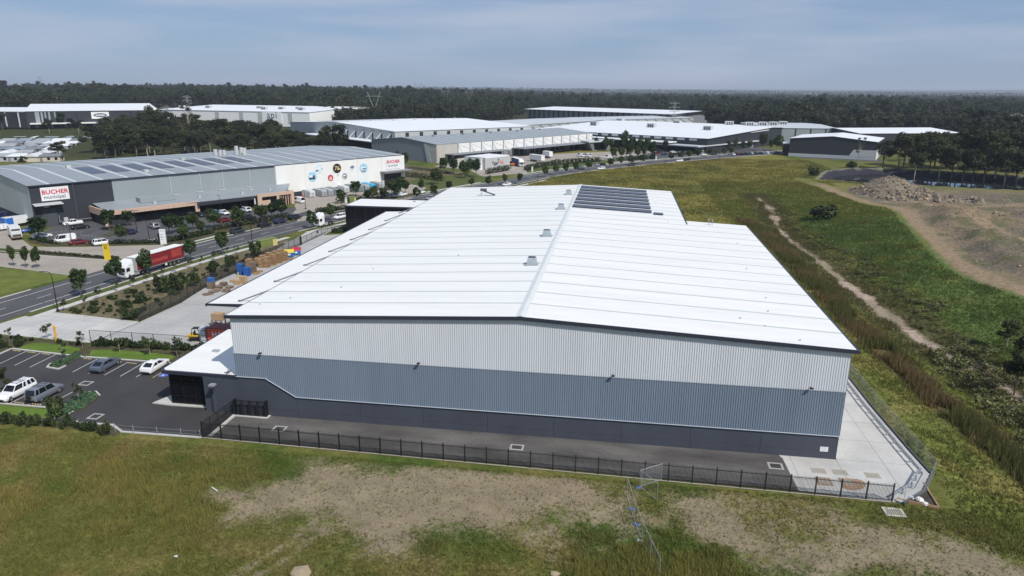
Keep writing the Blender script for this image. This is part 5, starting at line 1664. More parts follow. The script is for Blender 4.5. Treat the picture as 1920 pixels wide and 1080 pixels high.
for px, m, lb in (((1183, 954), BLUEF, 'blue plastic fence foot under the site fence row near the dirt'), ((1193, 982), BLUEF, 'blue plastic fence foot at the middle joint of the site fence row'), ((1198, 915), BLUEF, 'blue plastic fence foot under the loose panels'), ((1201, 1013), WHITE, 'white fence foot block lying in the grass beside the site fence')):
    c = G(*px)
    t = MB()
    t.hexa([(-.36, -.13, 0), (.36, -.13, 0), (.36, .13, 0), (-.36, .13, 0), (-.3, -.1, .16), (.3, -.1, .16), (.3, .1, .16), (-.3, .1, .16)]).box(-.2, -.1, -.06, .06, .16, .2).box(.1, .2, -.06, .06, .16, .2)
    t.build('fence_foot', m, loc=(c.x, c.y, gz(c.x, c.y)), rz=rnd.uniform(-.6, .6), label=lb, cat='fence foot')

# ------------------------------------------------------------------ lamps and signs
def lamp(px, top, label, arm=1.8, dirx=-1, group=None, heads=1, m=BLACK):
    b_ = G(*px)
    d = ray(*top)
    tt = math.hypot(b_.x, b_.y) / math.hypot(d.x, d.y)
    h = (CC + d * tt).z
    t = thing('street_lamp', label, 'street lamp', (b_.x, b_.y, 0), 0, group)
    MB().tube((0, 0, 0), (0, 0, h - .8), .11, .06, n=8).build('pole', m, t)
    MB().box(-.2, .2, -.2, .2, 0, .35).build('base', m, t)
    for s_ in ((dirx,) if heads == 1 else (-1, 1)):
        ar = MB()
        pts = [Vector((0, 0, h - .8)), Vector((s_ * arm * .12, 0, h - .25)), Vector((s_ * arm * .5, 0, h - .02)), Vector((s_ * arm, 0, h - .1))]
        for p, q in zip(pts, pts[1:]):
            ar.tube(p, q, .05, n=6)
        ar.build('arm', m, t)
        MB().hexa([(s_ * arm - .4, -.13, h - .2), (s_ * arm + .4, -.13, h - .2), (s_ * arm + .4, .13, h - .2), (s_ * arm - .4, .13, h - .2), (s_ * arm - .3, -.09, h - .05), (s_ * arm + .3, -.09, h - .05), (s_ * arm + .3, .09, h - .05), (s_ * arm - .3, .09, h - .05)]).build('lamp_head', STEELD, t)
lamp((109, 584), (95, 509), 'tall black street lamp with curved arm beside the first driveway', 2.0)
lamp((474, 463), (465, 386), 'tall black street lamp by the footpath behind the pallet yard', 1.6)
lamp((257, 436), (254, 394), 'twin-headed black lamp in the middle of the factory car park', 0.9, heads=2)
lamp((281, 456), (277, 413), 'slim black lamp beside the white totem hedge', 0.7)
lamp((135, 456), (130, 418), 'slim black lamp behind the parked white van', 0.7)
lamp((415, 398), (411, 366), 'slim black lamp in front of the low office roof', 0.6)
lamp((453, 398), (450, 372), 'slim black lamp between the two white parked cars', 0.6)
lamp((573, 392), (570, 357), 'slim black lamp at the corner of the compactor yard', 0.6)
lamp((1008, 340), (1007, 323), 'black street lamp at the edge of the meadow nearest the warehouse roof', 0.8)
lamp((1248, 307), (1247, 292), 'black street lamp at the meadow edge opposite the broad white hall', 0.8)
lamp((1349, 297), (1348, 282), 'black street lamp at the meadow edge furthest along the road', 0.8)
YEL = mat('totem_yellow', (0.72, 0.52, 0.02), rough=0.45, var=0.03)
q0, q1 = G(197, 487.5), G(206, 487.5)
tt = thing('totem_sign', 'yellow totem sign with small dark lettering on the driveway median', 'sign', (q0.x, q0.y, 0), 0.05)
MB().box(0, 1.5, -.15, .15, 0, 4.0).build('panel', YEL, tt)
wall_text('31', .75, BLACK, tt, (.75, -.17, 3.05), offset=0.02)
for z_ in (3.65,):
    MB().box(.2, 1.3, -.165, -.15, z_, z_ + .16).build('print', BLACK, tt)
q0 = G(302, 458.5)
tt = thing('totem_sign', 'white totem sign with grey panels beside the factory driveway', 'sign', (q0.x, q0.y, 0), 0.15)
MB().box(0, 1.5, -.2, .2, 0, 4.1).build('panel', WHITE, tt)
MB().box(-.55, -.02, -.15, .25, 0, 3.0).build('side_panel', BLACK, tt)
for z_, w_ in ((3.6, 1.1), (2.7, .8), (2.2, .5), (1.9, .9), (1.3, .7)):
    MB().box(.2, .2 + w_, -.215, -.2, z_, z_ + .2).build('print', WLIGHT, tt)
ORG = mat('gate_orange', (0.80, 0.42, 0.08), rough=0.5, var=0.05)
q0 = G(106, 640)
tt = thing('barrier_post', 'orange height barrier post standing on the pale driveway edge', 'post', (q0.x, q0.y, 0))
MB().box(-.14, .14, -.1, .1, 0, 2.7).build('post', ORG, tt)
for z_ in (2.35, 1.2, .25):
    MB().box(-.1, .5, -.06, .06, z_, z_ + .14).build('bracket', ORG, tt)
for px, h, lb in (((649, 381), 2.1, 'white marker post beside the green kiosk hedge'), ((778, 357), 2.0, 'white marker post on the corner lot past the factory'), ((998, 322), 2.6, 'white marker post at the grey warehouse driveway'), ((1230, 300), 2.2, 'white marker post at the broad hall driveway')):
    q = G(*px)
    t = thing('marker_post', lb, 'post', (q.x, q.y, 0))
    MB().box(-.4, .4, -.15, .15, 0, h).build('panel', WHITE, t)
    MB().box(-.3, .3, -.17, -.15, h - .6, h - .2).build('print', WLIGHT, t)
KG = mat('kiosk_green', (0.17, 0.21, 0.06), rough=0.6, var=0.12)
for (a, b_), lb in ((((490, 466), (521, 459)), 'lime green kiosk with yellow end panel beside the footpath planting'), (((656, 380), (668, 379)), 'small lime green kiosk in the factory entrance hedge')):
    A, B = G(*a), G(*b_)
    L = math.dist(A[:2], B[:2])
    t = thing('electrical_kiosk', lb, 'kiosk', (A.x, A.y, 0), frame(A, B))
    MB().box(0, L * .72, 0, 2.0, .1, 1.9).build('cabinet', KG, t)
    MB().box(L * .73, L, .1, 1.9, .1, 1.9).build('end_panel', mat('kiosk_yellow', (0.55, 0.47, 0.18), var=0.15), t)
    for k in range(3):
        MB().box(L * .24 * k + .04, L * .24 * (k + 1) - .04, -.03, 0, .2, 1.8).build('door', KG, t)
    MB().box(-.05, L + .05, -.05, 2.05, 1.9, 1.97).build('roof', KG, t)
    MB().box(0, L, .05, 1.95, 0, .1).build('plinth', KERB, t)
for px, lb in (((100, 423), 'red fire hydrant post beside the dark roller door'), ((568, 374), 'red fire hydrant post at the white wall end'), ((52, 404), 'red stop post in front of the pale factory end wall')):
    q = G(*px)
    t = thing('hydrant', lb, 'hydrant', (q.x, q.y, 0))
    MB().box(-.25, .25, -.25, .25, 0, 1.5).build('cabinet', mat('hydrant_red', (0.5, 0.03, 0.02), var=0.1), t)
    MB().tube((0, 0, 1.5), (0, 0, 2.1), .1, n=8).build('standpipe', mat('hydrant_red', (0.5, 0.03, 0.02)), t)
for k, px in enumerate(((620, 383), (636, 381), (636, 385), (606, 388))):
    q = G(*px)
    t = thing('bollard', 'short yellow bollard on the brown factory yard paving', 'bollard', (q.x, q.y, 0), 0, 'yellow bollards in the factory yard')
    MB().tube((0, 0, 0), (0, 0, 1.0), .1, n=8).build('post', YEL, t)
    MB().tube((0, 0, .7), (0, 0, .82), .104, n=8).build('band', BLACK, t)
for px, c, lb in (((447, 390), RED, 'red teardrop flag in front of the factory office'), ((478, 390), WHITE, 'white teardrop flag near the brick entry portal')):
    q = G(*px)
    t = thing('flag', lb, 'flag', (q.x, q.y, 0))
    MB().tube((0, 0, 0), (0, 0, 3.4), .03, n=6).build('pole', STEEL, t)
    MB().hexa([(0, -.02, 1.2), (.6, -.02, 1.5), (.6, .02, 1.5), (0, .02, 1.2), (0, -.02, 3.4), (.4, -.02, 3.3), (.4, .02, 3.3), (0, .02, 3.4)]).build('banner', c, t)

# ------------------------------------------------------------------ yard goods
def pallet_mesh(m):
    p = MB()
    for k in range(3):
        p.box(-.58, .58, -.58 + k * .53, -.48 + k * .53, 0.02, .11)
    for k in range(6):
        x = -.58 + k * .212
        p.box(x, x + .13, -.58, .58, .11, .135)
    for k in range(3):
        x = -.58 + k * .51
        p.box(x, x + .14, -.58, .58, 0, .02)
    return p.mesh('pallet', m)
PAL = [pallet_mesh(WOOD), pallet_mesh(WOODG), pallet_mesh(mat('pallet_blue', (0.03, 0.13, 0.42), rough=0.6, var=0.12))]
def stack(px, n_, kind, label, group, dx=0.0, dy=0.0, jit=0.05):
    c = G(*px)
    for k in range(n_):
        link('pallet', PAL[kind], None, (c.x + dx + rnd.uniform(-jit, jit), c.y + dy + rnd.uniform(-jit, jit), 0.03 + k * .137), rnd.uniform(-.05, .05) + (0.0 if jit < .2 else rnd.uniform(-.8, .8)), label, 'pallet', group)
for i, px in enumerate(((491, 501), (501, 501), (513, 497), (524, 493), (534, 489))):
    stack(px, (15, 18, 19, 18, 17)[i], 0, 'tan wooden pallet in the tall stack block by the bins', 'pallets in the tall stacks')
    stack(px, (14, 19, 20, 19, 18)[i], 0, 'tan wooden pallet in the tall stack block by the bins', 'pallets in the tall stacks', -1.4, 0.9)
stack((475, 512), 19, 1, 'weathered pallet in the single stack behind the blue pallets', 'pallets behind the blue stacks')
stack((468, 503), 16, 0, 'tan pallet in the narrow stack between fence and blue pallets', 'pallets between fence and blue stacks')
stack((452, 515), 18, 2, 'blue plastic pallet in the taller blue stack', 'taller blue pallet stack')
stack((464, 517), 14, 2, 'blue plastic pallet in the shorter blue stack', 'shorter blue pallet stack')
stack((397, 541), 11, 1, 'weathered pallet in the stack carrying the blue crate', 'pallets under the blue crate')
for px, n_ in (((386, 553), 2), ((393, 552), 2), ((399, 549), 3), ((406, 546), 3)):
    stack(px, n_, 1, 'weathered pallet in the loose low heap at the yard end', 'pallets in the loose heap', jit=.35)
for px, n_ in (((411, 541), 5), ((420, 536), 6), ((424, 547), 4), ((430, 540), 3)):
    stack(px, n_, 1, 'weathered pallet in the uneven stacks beside the fence gate', 'pallets in uneven stacks', jit=.14)
for px in ((480, 514), (487, 510), (543, 486)):
    stack(px, 2, 0, 'tan pallet lying flat on the yard near the tall stacks', 'flat pallets on the yard', jit=.1)
q = G(402, 536)
t = thing('crate', 'bright blue plastic crate sitting on weathered pallets', 'crate', (G(397, 541).x, G(397, 541).y, 0.03 + 11 * .137))
mb = MB().box(-.55, .55, -.55, -.5, 0, .7).box(-.55, .55, .5, .55, 0, .7).box(-.55, -.5, -.5, .5, 0, .7).box(.5, .55, -.5, .5, 0, .7).box(-.5, .5, -.5, .5, 0, .08)
mb.build('tub', PAL[2].materials[0], t)
MB().box(-.58, .58, -.58, .58, .7, .76).build('lid', PAL[2].materials[0], t)
CARD = mat('cardboard', (0.40, 0.27, 0.15), rough=0.85, var=0.12)
def carton(px, w, d, h, z, lb, dx=0, dy=0):
    c = G(*px)
    t = thing('carton', lb, 'carton', (c.x + dx, c.y + dy, z), rnd.uniform(-.2, .2))
    MB().box(-w / 2, w / 2, -d / 2, d / 2, 0, h).build('box', CARD, t)
    MB().box(-w / 2, w / 2, -.04, .04, h, h + .006).build('tape', mat('tape', (0.5, 0.42, 0.3)), t)
    for s_ in (-1, 1):
        MB().box(-w / 2, w / 2, s_ * d / 4 - d / 4 + .02, s_ * d / 4 + d / 4 - .02, h - .005, h + .004).build('flap', CARD, t)
carton((440, 529), 1.6, 1.2, .5, 0.03, 'flattened brown carton between pallet stacks and blue pallets')
carton((446, 533), 1.1, 1.1, .9, 0.03, 'brown carton on the ground beside the yellow bollard')
carton((457, 531), 1.3, 1.1, 1.5, 0.03, 'tall brown carton at the awning edge of the yard')
carton((411, 612), 1.9, 1.3, 1.1, 1.35, 'large brown carton on a timber stand behind the red container', 0, 0)
c = G(411, 612)
t = thing('timber_stand', 'dark timber stand carrying a carton behind the red container', 'stand', (c.x, c.y, 0.0))
MB().box(-1.0, 1.0, -.7, .7, 1.22, 1.34).build('top', WOODG, t)
for sx in (-.9, .9):
    for sy in (-.6, .6):
        MB().box(sx - .09, sx + .09, sy - .09, sy + .09, .02, 1.22).build('leg', WOODG, t)
MB().bar((-.9, -.6, .2), (.9, -.6, 1.1), .12).build('brace', WOODG, t)
q = G(447, 521)
t = thing('bollard', 'yellow bollard beside the fence between the two pallet groups', 'bollard', (q.x, q.y, 0))
MB().tube((0, 0, 0), (0, 0, 1.2), .11, n=8).build('post', YEL, t)
MB().tube((0, 0, 1.2), (0, 0, 1.25), .11, .06, n=8).build('cap', YEL, t)
def dumpster(px, lidm, lb, rz):
    c = G(*px)
    t = thing('dumpster', lb, 'bin', (c.x, c.y, 0.03), rz)
    BLU = mat('bin_blue', (0.03, 0.16, 0.42), rough=0.5, var=0.08)
    MB().hexa([(-1.0, -.7, .15), (1.0, -.7, .15), (1.0, .7, .15), (-1.0, .7, .15), (-1.15, -.9, 1.25), (1.15, -.9, 1.25), (1.15, .9, 1.5), (-1.15, .9, 1.5)]).build('body', BLU, t)
    MB().hexa([(-1.17, -.92, 1.25), (1.17, -.92, 1.25), (1.17, .92, 1.5), (-1.17, .92, 1.5), (-1.1, -.85, 1.38), (1.1, -.85, 1.38), (1.1, .5, 1.85), (-1.1, .5, 1.85)]).build('lid', lidm, t)
    for sx in (-.85, .85):
        for sy in (-.55, .55):
            MB().tube((sx - .04, sy, .09), (sx + .04, sy, .09), .09, n=8).build('castor', TYRE, t)
    MB().box(-.3, .3, -.9, -.8, .6, 1.0).build('sticker', WHITE, t)
dumpster((543, 482), mat('lid_yellow', (0.68, 0.52, 0.04), rough=0.5, var=0.05), 'blue wheeled dumpster with yellow lid next to the pallet block', .4)
dumpster((556, 478), mat('lid_dark_red', (0.45, 0.02, 0.05), rough=0.5, var=0.05), 'blue wheeled dumpster with red lid near the sliding gate', .4)
# shipping container
q = G(389.5, 643)
CT = thing('shipping_container', 'red corrugated shipping container with white capitals beside the entry office', 'container', (q.x, q.y, 0.03), 0.0)
CRED = mat('container_red', (0.56, 0.10, 0.05), rough=0.55, var=0.10, scale=0.5, fine=0.06)
CDRK = mat('container_roof', (0.20, 0.04, 0.04), rough=0.6, var=0.12, scale=0.5)
sd = MB()
cl_, cw_, chh = 12.2, 2.44, 2.6
x = .12
while x < cl_ - .1:
    sd.hexa([(x, -.005, .2), (x + .07, -.04, .2), (x + .2, -.04, .2), (x + .27, -.005, .2), (x, -.005, 2.42), (x + .07, -.04, 2.42), (x + .2, -.04, 2.42), (x + .27, -.005, 2.42)])
    x += .34
sd.box(0.05, cl_ - .05, 0, .04, .15, 2.5)
sd.build('side_wall', CRED, CT)
MB().box(0.05, cl_ - .05, cw_ - .04, cw_, .15, 2.5).build('side_wall', CRED, CT)
MB().box(0.02, cl_ - .02, 0.03, cw_ - .03, 2.5, 2.58).build('roof', CDRK, CT)
for k in range(14):
    MB().box(.3 + k * .84, .6 + k * .84, .12, cw_ - .12, 2.58, 2.605).build('roof_rib', CDRK, CT)
for y_ in (-.05, cw_ - .07):
    MB().box(0, cl_, y_, y_ + .12, 0, .17).box(0, cl_, y_, y_ + .12, 2.44, 2.6).build('rail', CDRK, CT)
for x_ in (0, cl_ - .14):
    for y_ in (-.06, cw_ - .08):
        MB().box(x_, x_ + .14, y_, y_ + .14, 0, 2.61).build('corner_post', CDRK, CT)
MB().box(.12, cl_ - .12, .05, cw_ - .05, .1, .17).build('floor', WOODG, CT)
MB().box(cl_ - .05, cl_, .06, cw_ - .06, .15, 2.5).build('end_wall', CRED, CT)
for y_ in (0, cw_):
    MB().box(-.06, 0.0, y_ - 1.15 if y_ else 0.05, y_ - .05 if y_ else 1.15, .15, 2.45).build('door', mat('door_silver', (0.42, 0.45, 0.47), var=0.1), CT)
HM = wall_text('HAMBURG SÜD', 1.25, WHITE, CT, (.95, -.075, 1.5), align='LEFT', offset=.01)
for k in range(3):
    t = thing('carton', ('lowest', 'middle', 'topmost')[k] + ' grey wrapped carton stacked against the red container doors', 'carton', (q.x - .8, q.y + .55, 0.03 + k * .84))
    MB().box(-.5, .5, -.55, .55, 0, .82).build('box', mat('wrap_grey', (0.50, 0.53, 0.55), rough=0.3, var=0.12), t)
    MB().box(-.51, .51, -.56, .56, .36, .44).build('strap', STEELD, t)
# forklift
q = G(369, 640)
FK = thing('forklift', 'yellow and black forklift parked beside the red container', 'forklift', (q.x, q.y + .4, 0.03), 0.15)
FY = mat('forklift_yellow', (0.62, 0.42, 0.03), rough=0.4, var=0.05)
MB().hexa([(-1.2, -.55, .25), (.9, -.55, .25), (.9, .55, .25), (-1.2, .55, .25), (-1.2, -.55, .75), (.9, -.55, .7), (.9, .55, .7), (-1.2, .55, .75)]).build('chassis', BLACK, FK)
MB().hexa([(-1.5, -.55, .4), (-.7, -.55, .4), (-.7, .55, .4), (-1.5, .55, .4), (-1.35, -.5, 1.15), (-.7, -.5, 1.15), (-.7, .5, 1.15), (-1.35, .5, 1.15)]).build('counterweight', FY, FK)
MB().box(-.7, .3, -.5, .5, .7, 1.0).build('engine_cover', FY, FK)
MB().box(-.45, .05, -.28, .28, 1.0, 1.12).box(-.5, -.38, -.28, .28, 1.1, 1.6).build('seat', BLACK, FK)
for s_ in (-.48, .48):
    MB().bar((-.75, s_, 1.0), (-.6, s_, 2.15), .07).bar((.75, s_, .8), (.35, s_, 2.15), .07).build('guard_post', BLACK, FK)
MB().box(-.65, .42, -.52, .52, 2.13, 2.2).build('overhead_guard', BLACK, FK)
for s_ in (-.35, .35):
    MB().box(.98, 1.1, s_ - .06, s_ + .06, .1, 2.3).build('mast', BLACK, FK)
    MB().box(1.12, 2.1, s_ - .06, s_ + .06, .06, .11).build('fork', STEELD, FK)
MB().box(1.08, 1.16, -.5, .5, .3, .8).build('carriage', BLACK, FK)
for x_, r_ in ((-.95, .26), (.6, .33)):
    for s_ in (-.52, .52):
        MB().tube((x_, s_ - .12, r_), (x_, s_ + .12, r_), r_, n=14).build('wheel', TYRE, FK)
# garden triangle beyond the fence corner
tri = GP([(1681, 938), (1731, 908), (1760, 955)])
struct('garden_bed', MB().prism(tri, -0.3, 0.1), mat('bed_soil', (0.045, 0.038, 0.03), rough=0.95, var=0.4, scale=2))
for a, b_ in ((1, 2), (0, 2)):
    A, B = v2(tri[a], .14), v2(tri[b_], .14)
    MB().bar(A, B, .12, .3).build('bed_edging', WOOD, kind='structure')
for k, px in enumerate(((1696, 940), (1708, 936), (1723, 940), (1730, 943), (1735, 948))):
    c = G(*px)
    s_ = .22 + .1 * (k % 3)
    mb = MB()
    nn_ = 7
    ring = [[(s_ * rr * math.cos(6.283 * i / nn_) * (0.8 + .4 * ((i * 7 + k) % 3) / 3), s_ * rr * math.sin(6.283 * i / nn_), z_ * s_) for i in range(nn_)] for rr, z_ in ((.8, 0), (1, .35), (.6, .8))]
    mb.add(sum(ring, []), [(j * nn_ + i, j * nn_ + (i + 1) % nn_, (j + 1) * nn_ + (i + 1) % nn_, (j + 1) * nn_ + i) for j in range(2) for i in range(nn_)] + [tuple(range(2 * nn_, 3 * nn_))])
    mb.build('garden_stone', mat('stone_white', (0.66, 0.65, 0.62), var=0.12), loc=(c.x, c.y, 0.08), label='white garden stone in the dark bed outside the fence corner', cat='stone', group='white stones in the corner bed')
# ------------------------------------------------------------------ vehicles
def loft(st, mi=0):
    """st: list of rings (same length, open lists of 3d points) closed round; caps at both ends"""
    mb = MB()
    n_ = len(st[0])
    vs_ = sum([list(r) for r in st], [])
    fs_ = []
    for j in range(len(st) - 1):
        for i in range(n_):
            fs_.append((j * n_ + i, (j + 1) * n_ + i, (j + 1) * n_ + (i + 1) % n_, j * n_ + (i + 1) % n_))
    fs_.append(tuple(range(n_)))
    fs_.append(tuple(range((len(st) - 1) * n_, len(st) * n_))[::-1])
    mb.add(vs_, fs_, mi)
    return mb

def ring(x, w, zb, zt, shoulder, tum=0.86):
    return [(x, -w * .92, zb), (x, -w, zb + .12), (x, -w, shoulder), (x, -w * tum, zt), (x, w * tum, zt), (x, w, shoulder), (x, w, zb + .12), (x, w * .92, zb)]

CAR = {}
def car_parts(kind):
    if kind in CAR:
        return CAR[kind]
    #        L     W    belt  roof  hood   x: front..  windscreen base, roof start, roof end, rear base ; boot height
    P_ = dict(sedan=(4.85, 1.84, .94, 1.46, .85, 1.15, .2, -1.05, -1.98, 1.0, .34), hatch=(4.4, 1.80, .92, 1.47, .82, 1.05, .3, -1.45, -2.05, .95, .32),
              suv=(4.75, 1.90, 1.08, 1.74, .98, 1.15, .5, -1.85, -2.25, 1.08, .37), offroad=(4.85, 1.90, 1.15, 1.88, 1.05, 1.0, .55, -2.0, -2.28, 1.15, .40),
              ute=(5.25, 1.88, 1.12, 1.80, 1.03, 1.15, .5, -.75, -1.0, 1.12, .39), canopy_ute=(5.3, 1.88, 1.12, 1.82, 1.03, 1.2, .55, -2.2, -2.5, 1.12, .39),
              van=(5.2, 1.95, 1.15, 2.15, 1.05, 1.95, 1.25, -2.45, -2.57, 1.15, .34))[kind]
    L, Wd, belt, roof, hood, xa, xb, xc, xd, boot, wr = P_
    w = Wd / 2
    f, r = L / 2, -L / 2
    cl = .22 if wr < .36 else .30
    st = [ring(r, w * .86, cl + .14, boot * .72, boot * .6, .9), ring(r + .08, w * .95, cl + .04, boot * .96, boot * .72, .9), ring(r + .3, w, cl, boot, boot * .8), ring(xd + .1, w, cl, max(boot, belt * .98), belt * .82),
          ring(0, w, cl, belt, belt * .82), ring(xa, w, cl, belt * .99, belt * .82), ring(xa + .12, w * .995, cl, (belt + hood * 1.02) / 2, belt * .80), ring(f - .55, w * .98, cl, hood, hood * .82), ring(f - .18, w * .92, cl + .03, hood * .92, hood * .72, .88), ring(f, w * .80, cl + .12, hood * .72, hood * .6, .9)]
    body = loft(st)
    if kind == 'ute':
        body.box(r + .12, xd - .1, -w * .80, w * .80, belt - .02, belt + .03)
    # glasshouse
    wb, wt = w * .87, w * .72
    zr = roof - .07
    gl = MB()
    b8 = [(xd, -wb, belt - .03), (xa, -wb, belt - .03), (xa, wb, belt - .03), (xd, wb, belt - .03), (xc, -wt, zr), (xb, -wt, zr), (xb, wt, zr), (xc, wt, zr)]
    gl.hexa(b8)
    rf = MB()
    rf.hexa([(xc - .04, -wt - .02, zr - .01), (xb + .05, -wt - .02, zr - .01), (xb + .05, wt + .02, zr - .01), (xc - .04, wt + .02, zr - .01), (xc + .12, -wt * .86, roof), (xb - .18, -wt * .86, roof), (xb - .18, wt * .86, roof), (xc + .12, wt * .86, roof)])
    for s_ in (-1, 1):
        B0, T0 = Vector((xa, s_ * wb, belt - .03)), Vector((xb, s_ * wt, zr))
        B1, T1 = Vector((xd, s_ * wb, belt - .03)), Vector((xc, s_ * wt, zr))
        o_ = Vector((0, s_ * .012, 0))
        rf.bar(B0 + o_, T0 + o_, .08)
        rf.bar(B1 + o_, T1 + o_, .12 if kind != 'sedan' else .2)
        fr_ = (.42, .80) if kind in ('suv', 'offroad', 'canopy_ute', 'van') else (.45,)
        for t_ in fr_:
            rf.bar(B0.lerp(B1, t_) + o_, T0.lerp(T1, t_ if kind != 'sedan' else t_ + .1) + o_, .09)
    if kind in ('van', 'canopy_ute'):
        k0 = .46 if kind == 'van' else .56
        for s_ in (-1, 1):
            B0, T0 = Vector((xa, s_ * (wb + .012), belt - .03)), Vector((xb, s_ * (wt + .012), zr))
            B1, T1 = Vector((xd, s_ * (wb + .012), belt - .03)), Vector((xc, s_ * (wt + .012), zr))
            if kind == 'van':
                a, b_, c, d = B0.lerp(B1, k0), B1, T1, T0.lerp(T1, k0)
                rf.add([a, b_, c, d], [(0, 1, 2, 3) if s_ < 0 else (3, 2, 1, 0)])
            else:
                for t0, t1 in ((.56, .64),):
                    rf.add([B0.lerp(B1, t0), B0.lerp(B1, t1), T0.lerp(T1, t1), T0.lerp(T1, t0)], [(0, 1, 2, 3)])
    wx = [f - .92, r + .88 if kind not in ('ute', 'canopy_ute') else r + 1.1]
    whl = MB().tube((0, -.12, 0), (0, .12, 0), wr, n=16, mi=0)
    whl.tube((0, -.128, 0), (0, .128, 0), wr * .62, n=10, mi=1)
    hl = MB().box(-.12, .05, -.2, .2, -.07, .07)
    tl = MB().box(-.03, .05, -.13, .13, -.06, .06)
    extra = None
    if kind == 'offroad':
        extra = MB().tube((r - .22, 0, .98), (r - .02, 0, .98), .36, n=16)
    if kind in ('suv', 'offroad', 'canopy_ute'):
        rk = MB()
        for s_ in (-1, 1):
            rk.bar((xb - .3, s_ * wt * .8, roof + .05), (max(xc, -1.4) + .2, s_ * wt * .8, roof + .05), .05)
        for x_ in (xb - .5, 0 - .6, max(xc, -1.4) + .4):
            rk.bar((x_, -wt * .8, roof + .05), (x_, wt * .8, roof + .05), .05)
    else:
        rk = None
    bump_ = MB().box(f - .06, f + .02, -w * .7, w * .7, cl + .12, cl + .3).box(r - .02, r + .06, -w * .75, w * .75, cl + .1, cl + .28)
    CAR[kind] = dict(body=body.smooth('body', WHITE, 48), window=gl.mesh('window', CGLASS), roof=rf.smooth('roof', WHITE, 30), wheel=whl.mesh('wheel', [TYRE, RIM]), hl=hl.mesh('headlight', LAMPW), tl=tl.mesh('taillight', LAMPR),
                     rack=rk and rk.mesh('roof_rack', STEELD), spare=extra and extra.mesh('spare_wheel', TYRE), bumper=bump_.mesh('bumper', BLACK), wx=wx, w=w, wr=wr, f=f, r=r, hood=hood, boot=boot, tw=w - .13)
    return CAR[kind]

def car(kind, col, px, ang, label, group=None, detail=2, z=0.02, name=None, cat=None):
    """px: pixel of the ground under the car's middle; ang: heading in the world"""
    d = car_parts(kind)
    c = G(*px)
    nm = name or {'suv': 'parked_car', 'sedan': 'parked_car', 'hatch': 'parked_car', 'offroad': 'off_road_car', 'ute': 'pickup_truck', 'canopy_ute': 'pickup_truck', 'van': 'van'}[kind]
    ct = cat or {'ute': 'pickup truck', 'canopy_ute': 'pickup truck', 'van': 'van'}.get(kind, 'car')
    t = thing(nm, label, ct, (c.x, c.y, z), ang, group)
    b_ = link('body', d['body'], t, mats=[col])
    link('window', d['window'], t)
    link('roof', d['roof'], t, mats=[col])
    for x_ in d['wx']:
        for s_ in (-1, 1):
            link('wheel', d['wheel'], t, (x_, s_ * d['tw'], d['wr']))
    if detail > 0:
        for s_ in (-1, 1):
            link('headlight', d['hl'], t, (d['f'] - .12, s_ * d['w'] * .62, d['hood'] * .72))
            link('taillight', d['tl'], t, (d['r'] + .06, s_ * d['w'] * .74, d['boot'] * .75))
    if detail > 1:
        link('bumper', d['bumper'], t)
        if d['rack']:
            link('roof_rack', d['rack'], t)
        if d['spare']:
            link('spare_wheel', d['spare'], t)
    return t

PWH, PSI, PGR, PDG, PBK = paint('white', (0.76, 0.77, 0.78)), paint('silver', (0.42, 0.44, 0.47), .3, .5), paint('slate', (0.14, 0.165, 0.215), .3, .4), paint('dark_grey', (0.045, 0.05, 0.058), .3, .3), paint('black', (0.012, 0.012, 0.016))
PBL, PNV, PRD, PLB = paint('blue', (0.03, 0.09, 0.35)), paint('navy', (0.02, 0.022, 0.07)), paint('red', (0.13, 0.010, 0.014)), paint('light_blue', (0.10, 0.22, 0.42))
def hd(a, b_):
    A, B = G(*a), G(*b_)
    return math.atan2(B.y - A.y, B.x - A.x)
BAY = hd(z8(1090, 782), z8(1462, 585))
BAY2 = hd(z6(110, 400), z6(330, 290))
UD, VD = BRZ, BRZ + math.pi / 2
def road_dir(px):
    c = G(*px)
    k = min(range(len(ROAD) - 1), key=lambda i: math.dist(ROAD[i], c[:2]))
    return math.atan2(ROAD[k + 1][1] - ROAD[k][1], ROAD[k + 1][0] - ROAD[k][0])
# visitor car park
car('sedan', PGR, (199, 690), BAY, 'slate blue sedan parked nose-in against the lawn kerb')
car('sedan', PWH, (291.5, 692), BAY, 'white sedan parked nose-in beside the accessible bay')
car('canopy_ute', PWH, (32, 742), BAY2 + math.pi, 'white pickup truck with canopy and roof rack in the lower bay row')
car('offroad', paint('grey_blue', (0.24, 0.26, 0.30), .3, .4), (85, 744), BAY2, 'grey off-road car with spare wheel on its tailgate')
# wheel stops with yellow blocks at the heads of the bays
for px, dir_ in [(z8(x_, y_), 'upper') for x_, y_ in ((255, 468), (475, 493), (695, 518), (1315, 588), (1545, 612), (1768, 632), (1990, 655), (2220, 672))] + [(z6(x_, y_), 'lower') for x_, y_ in ((40, 388), (222, 398), (415, 414), (560, 424))]:
    c = G(*px)
    t = thing('wheel_stop', 'rubber wheel stop with yellow blocks at the ' + dir_ + ' car park bays', 'wheel stop', (c.x, c.y, 0.012), hd(z8(190, 430), z8(840, 500)), 'wheel stops of the ' + dir_ + ' bays')
    MB().hexa([(-.85, -.08, 0), (.85, -.08, 0), (.85, .08, 0), (-.85, .08, 0), (-.82, -.05, .1), (.82, -.05, .1), (.82, .05, .1), (-.82, .05, .1)]).build('bar', TYRE, t)
    for k_ in (-.6, -.2, .2, .6):
        MB().box(k_ - .11, k_ + .11, -.09, .09, .02, .106).build('block', mat('stop_yellow', (0.62, 0.52, 0.25), var=0.1), t)
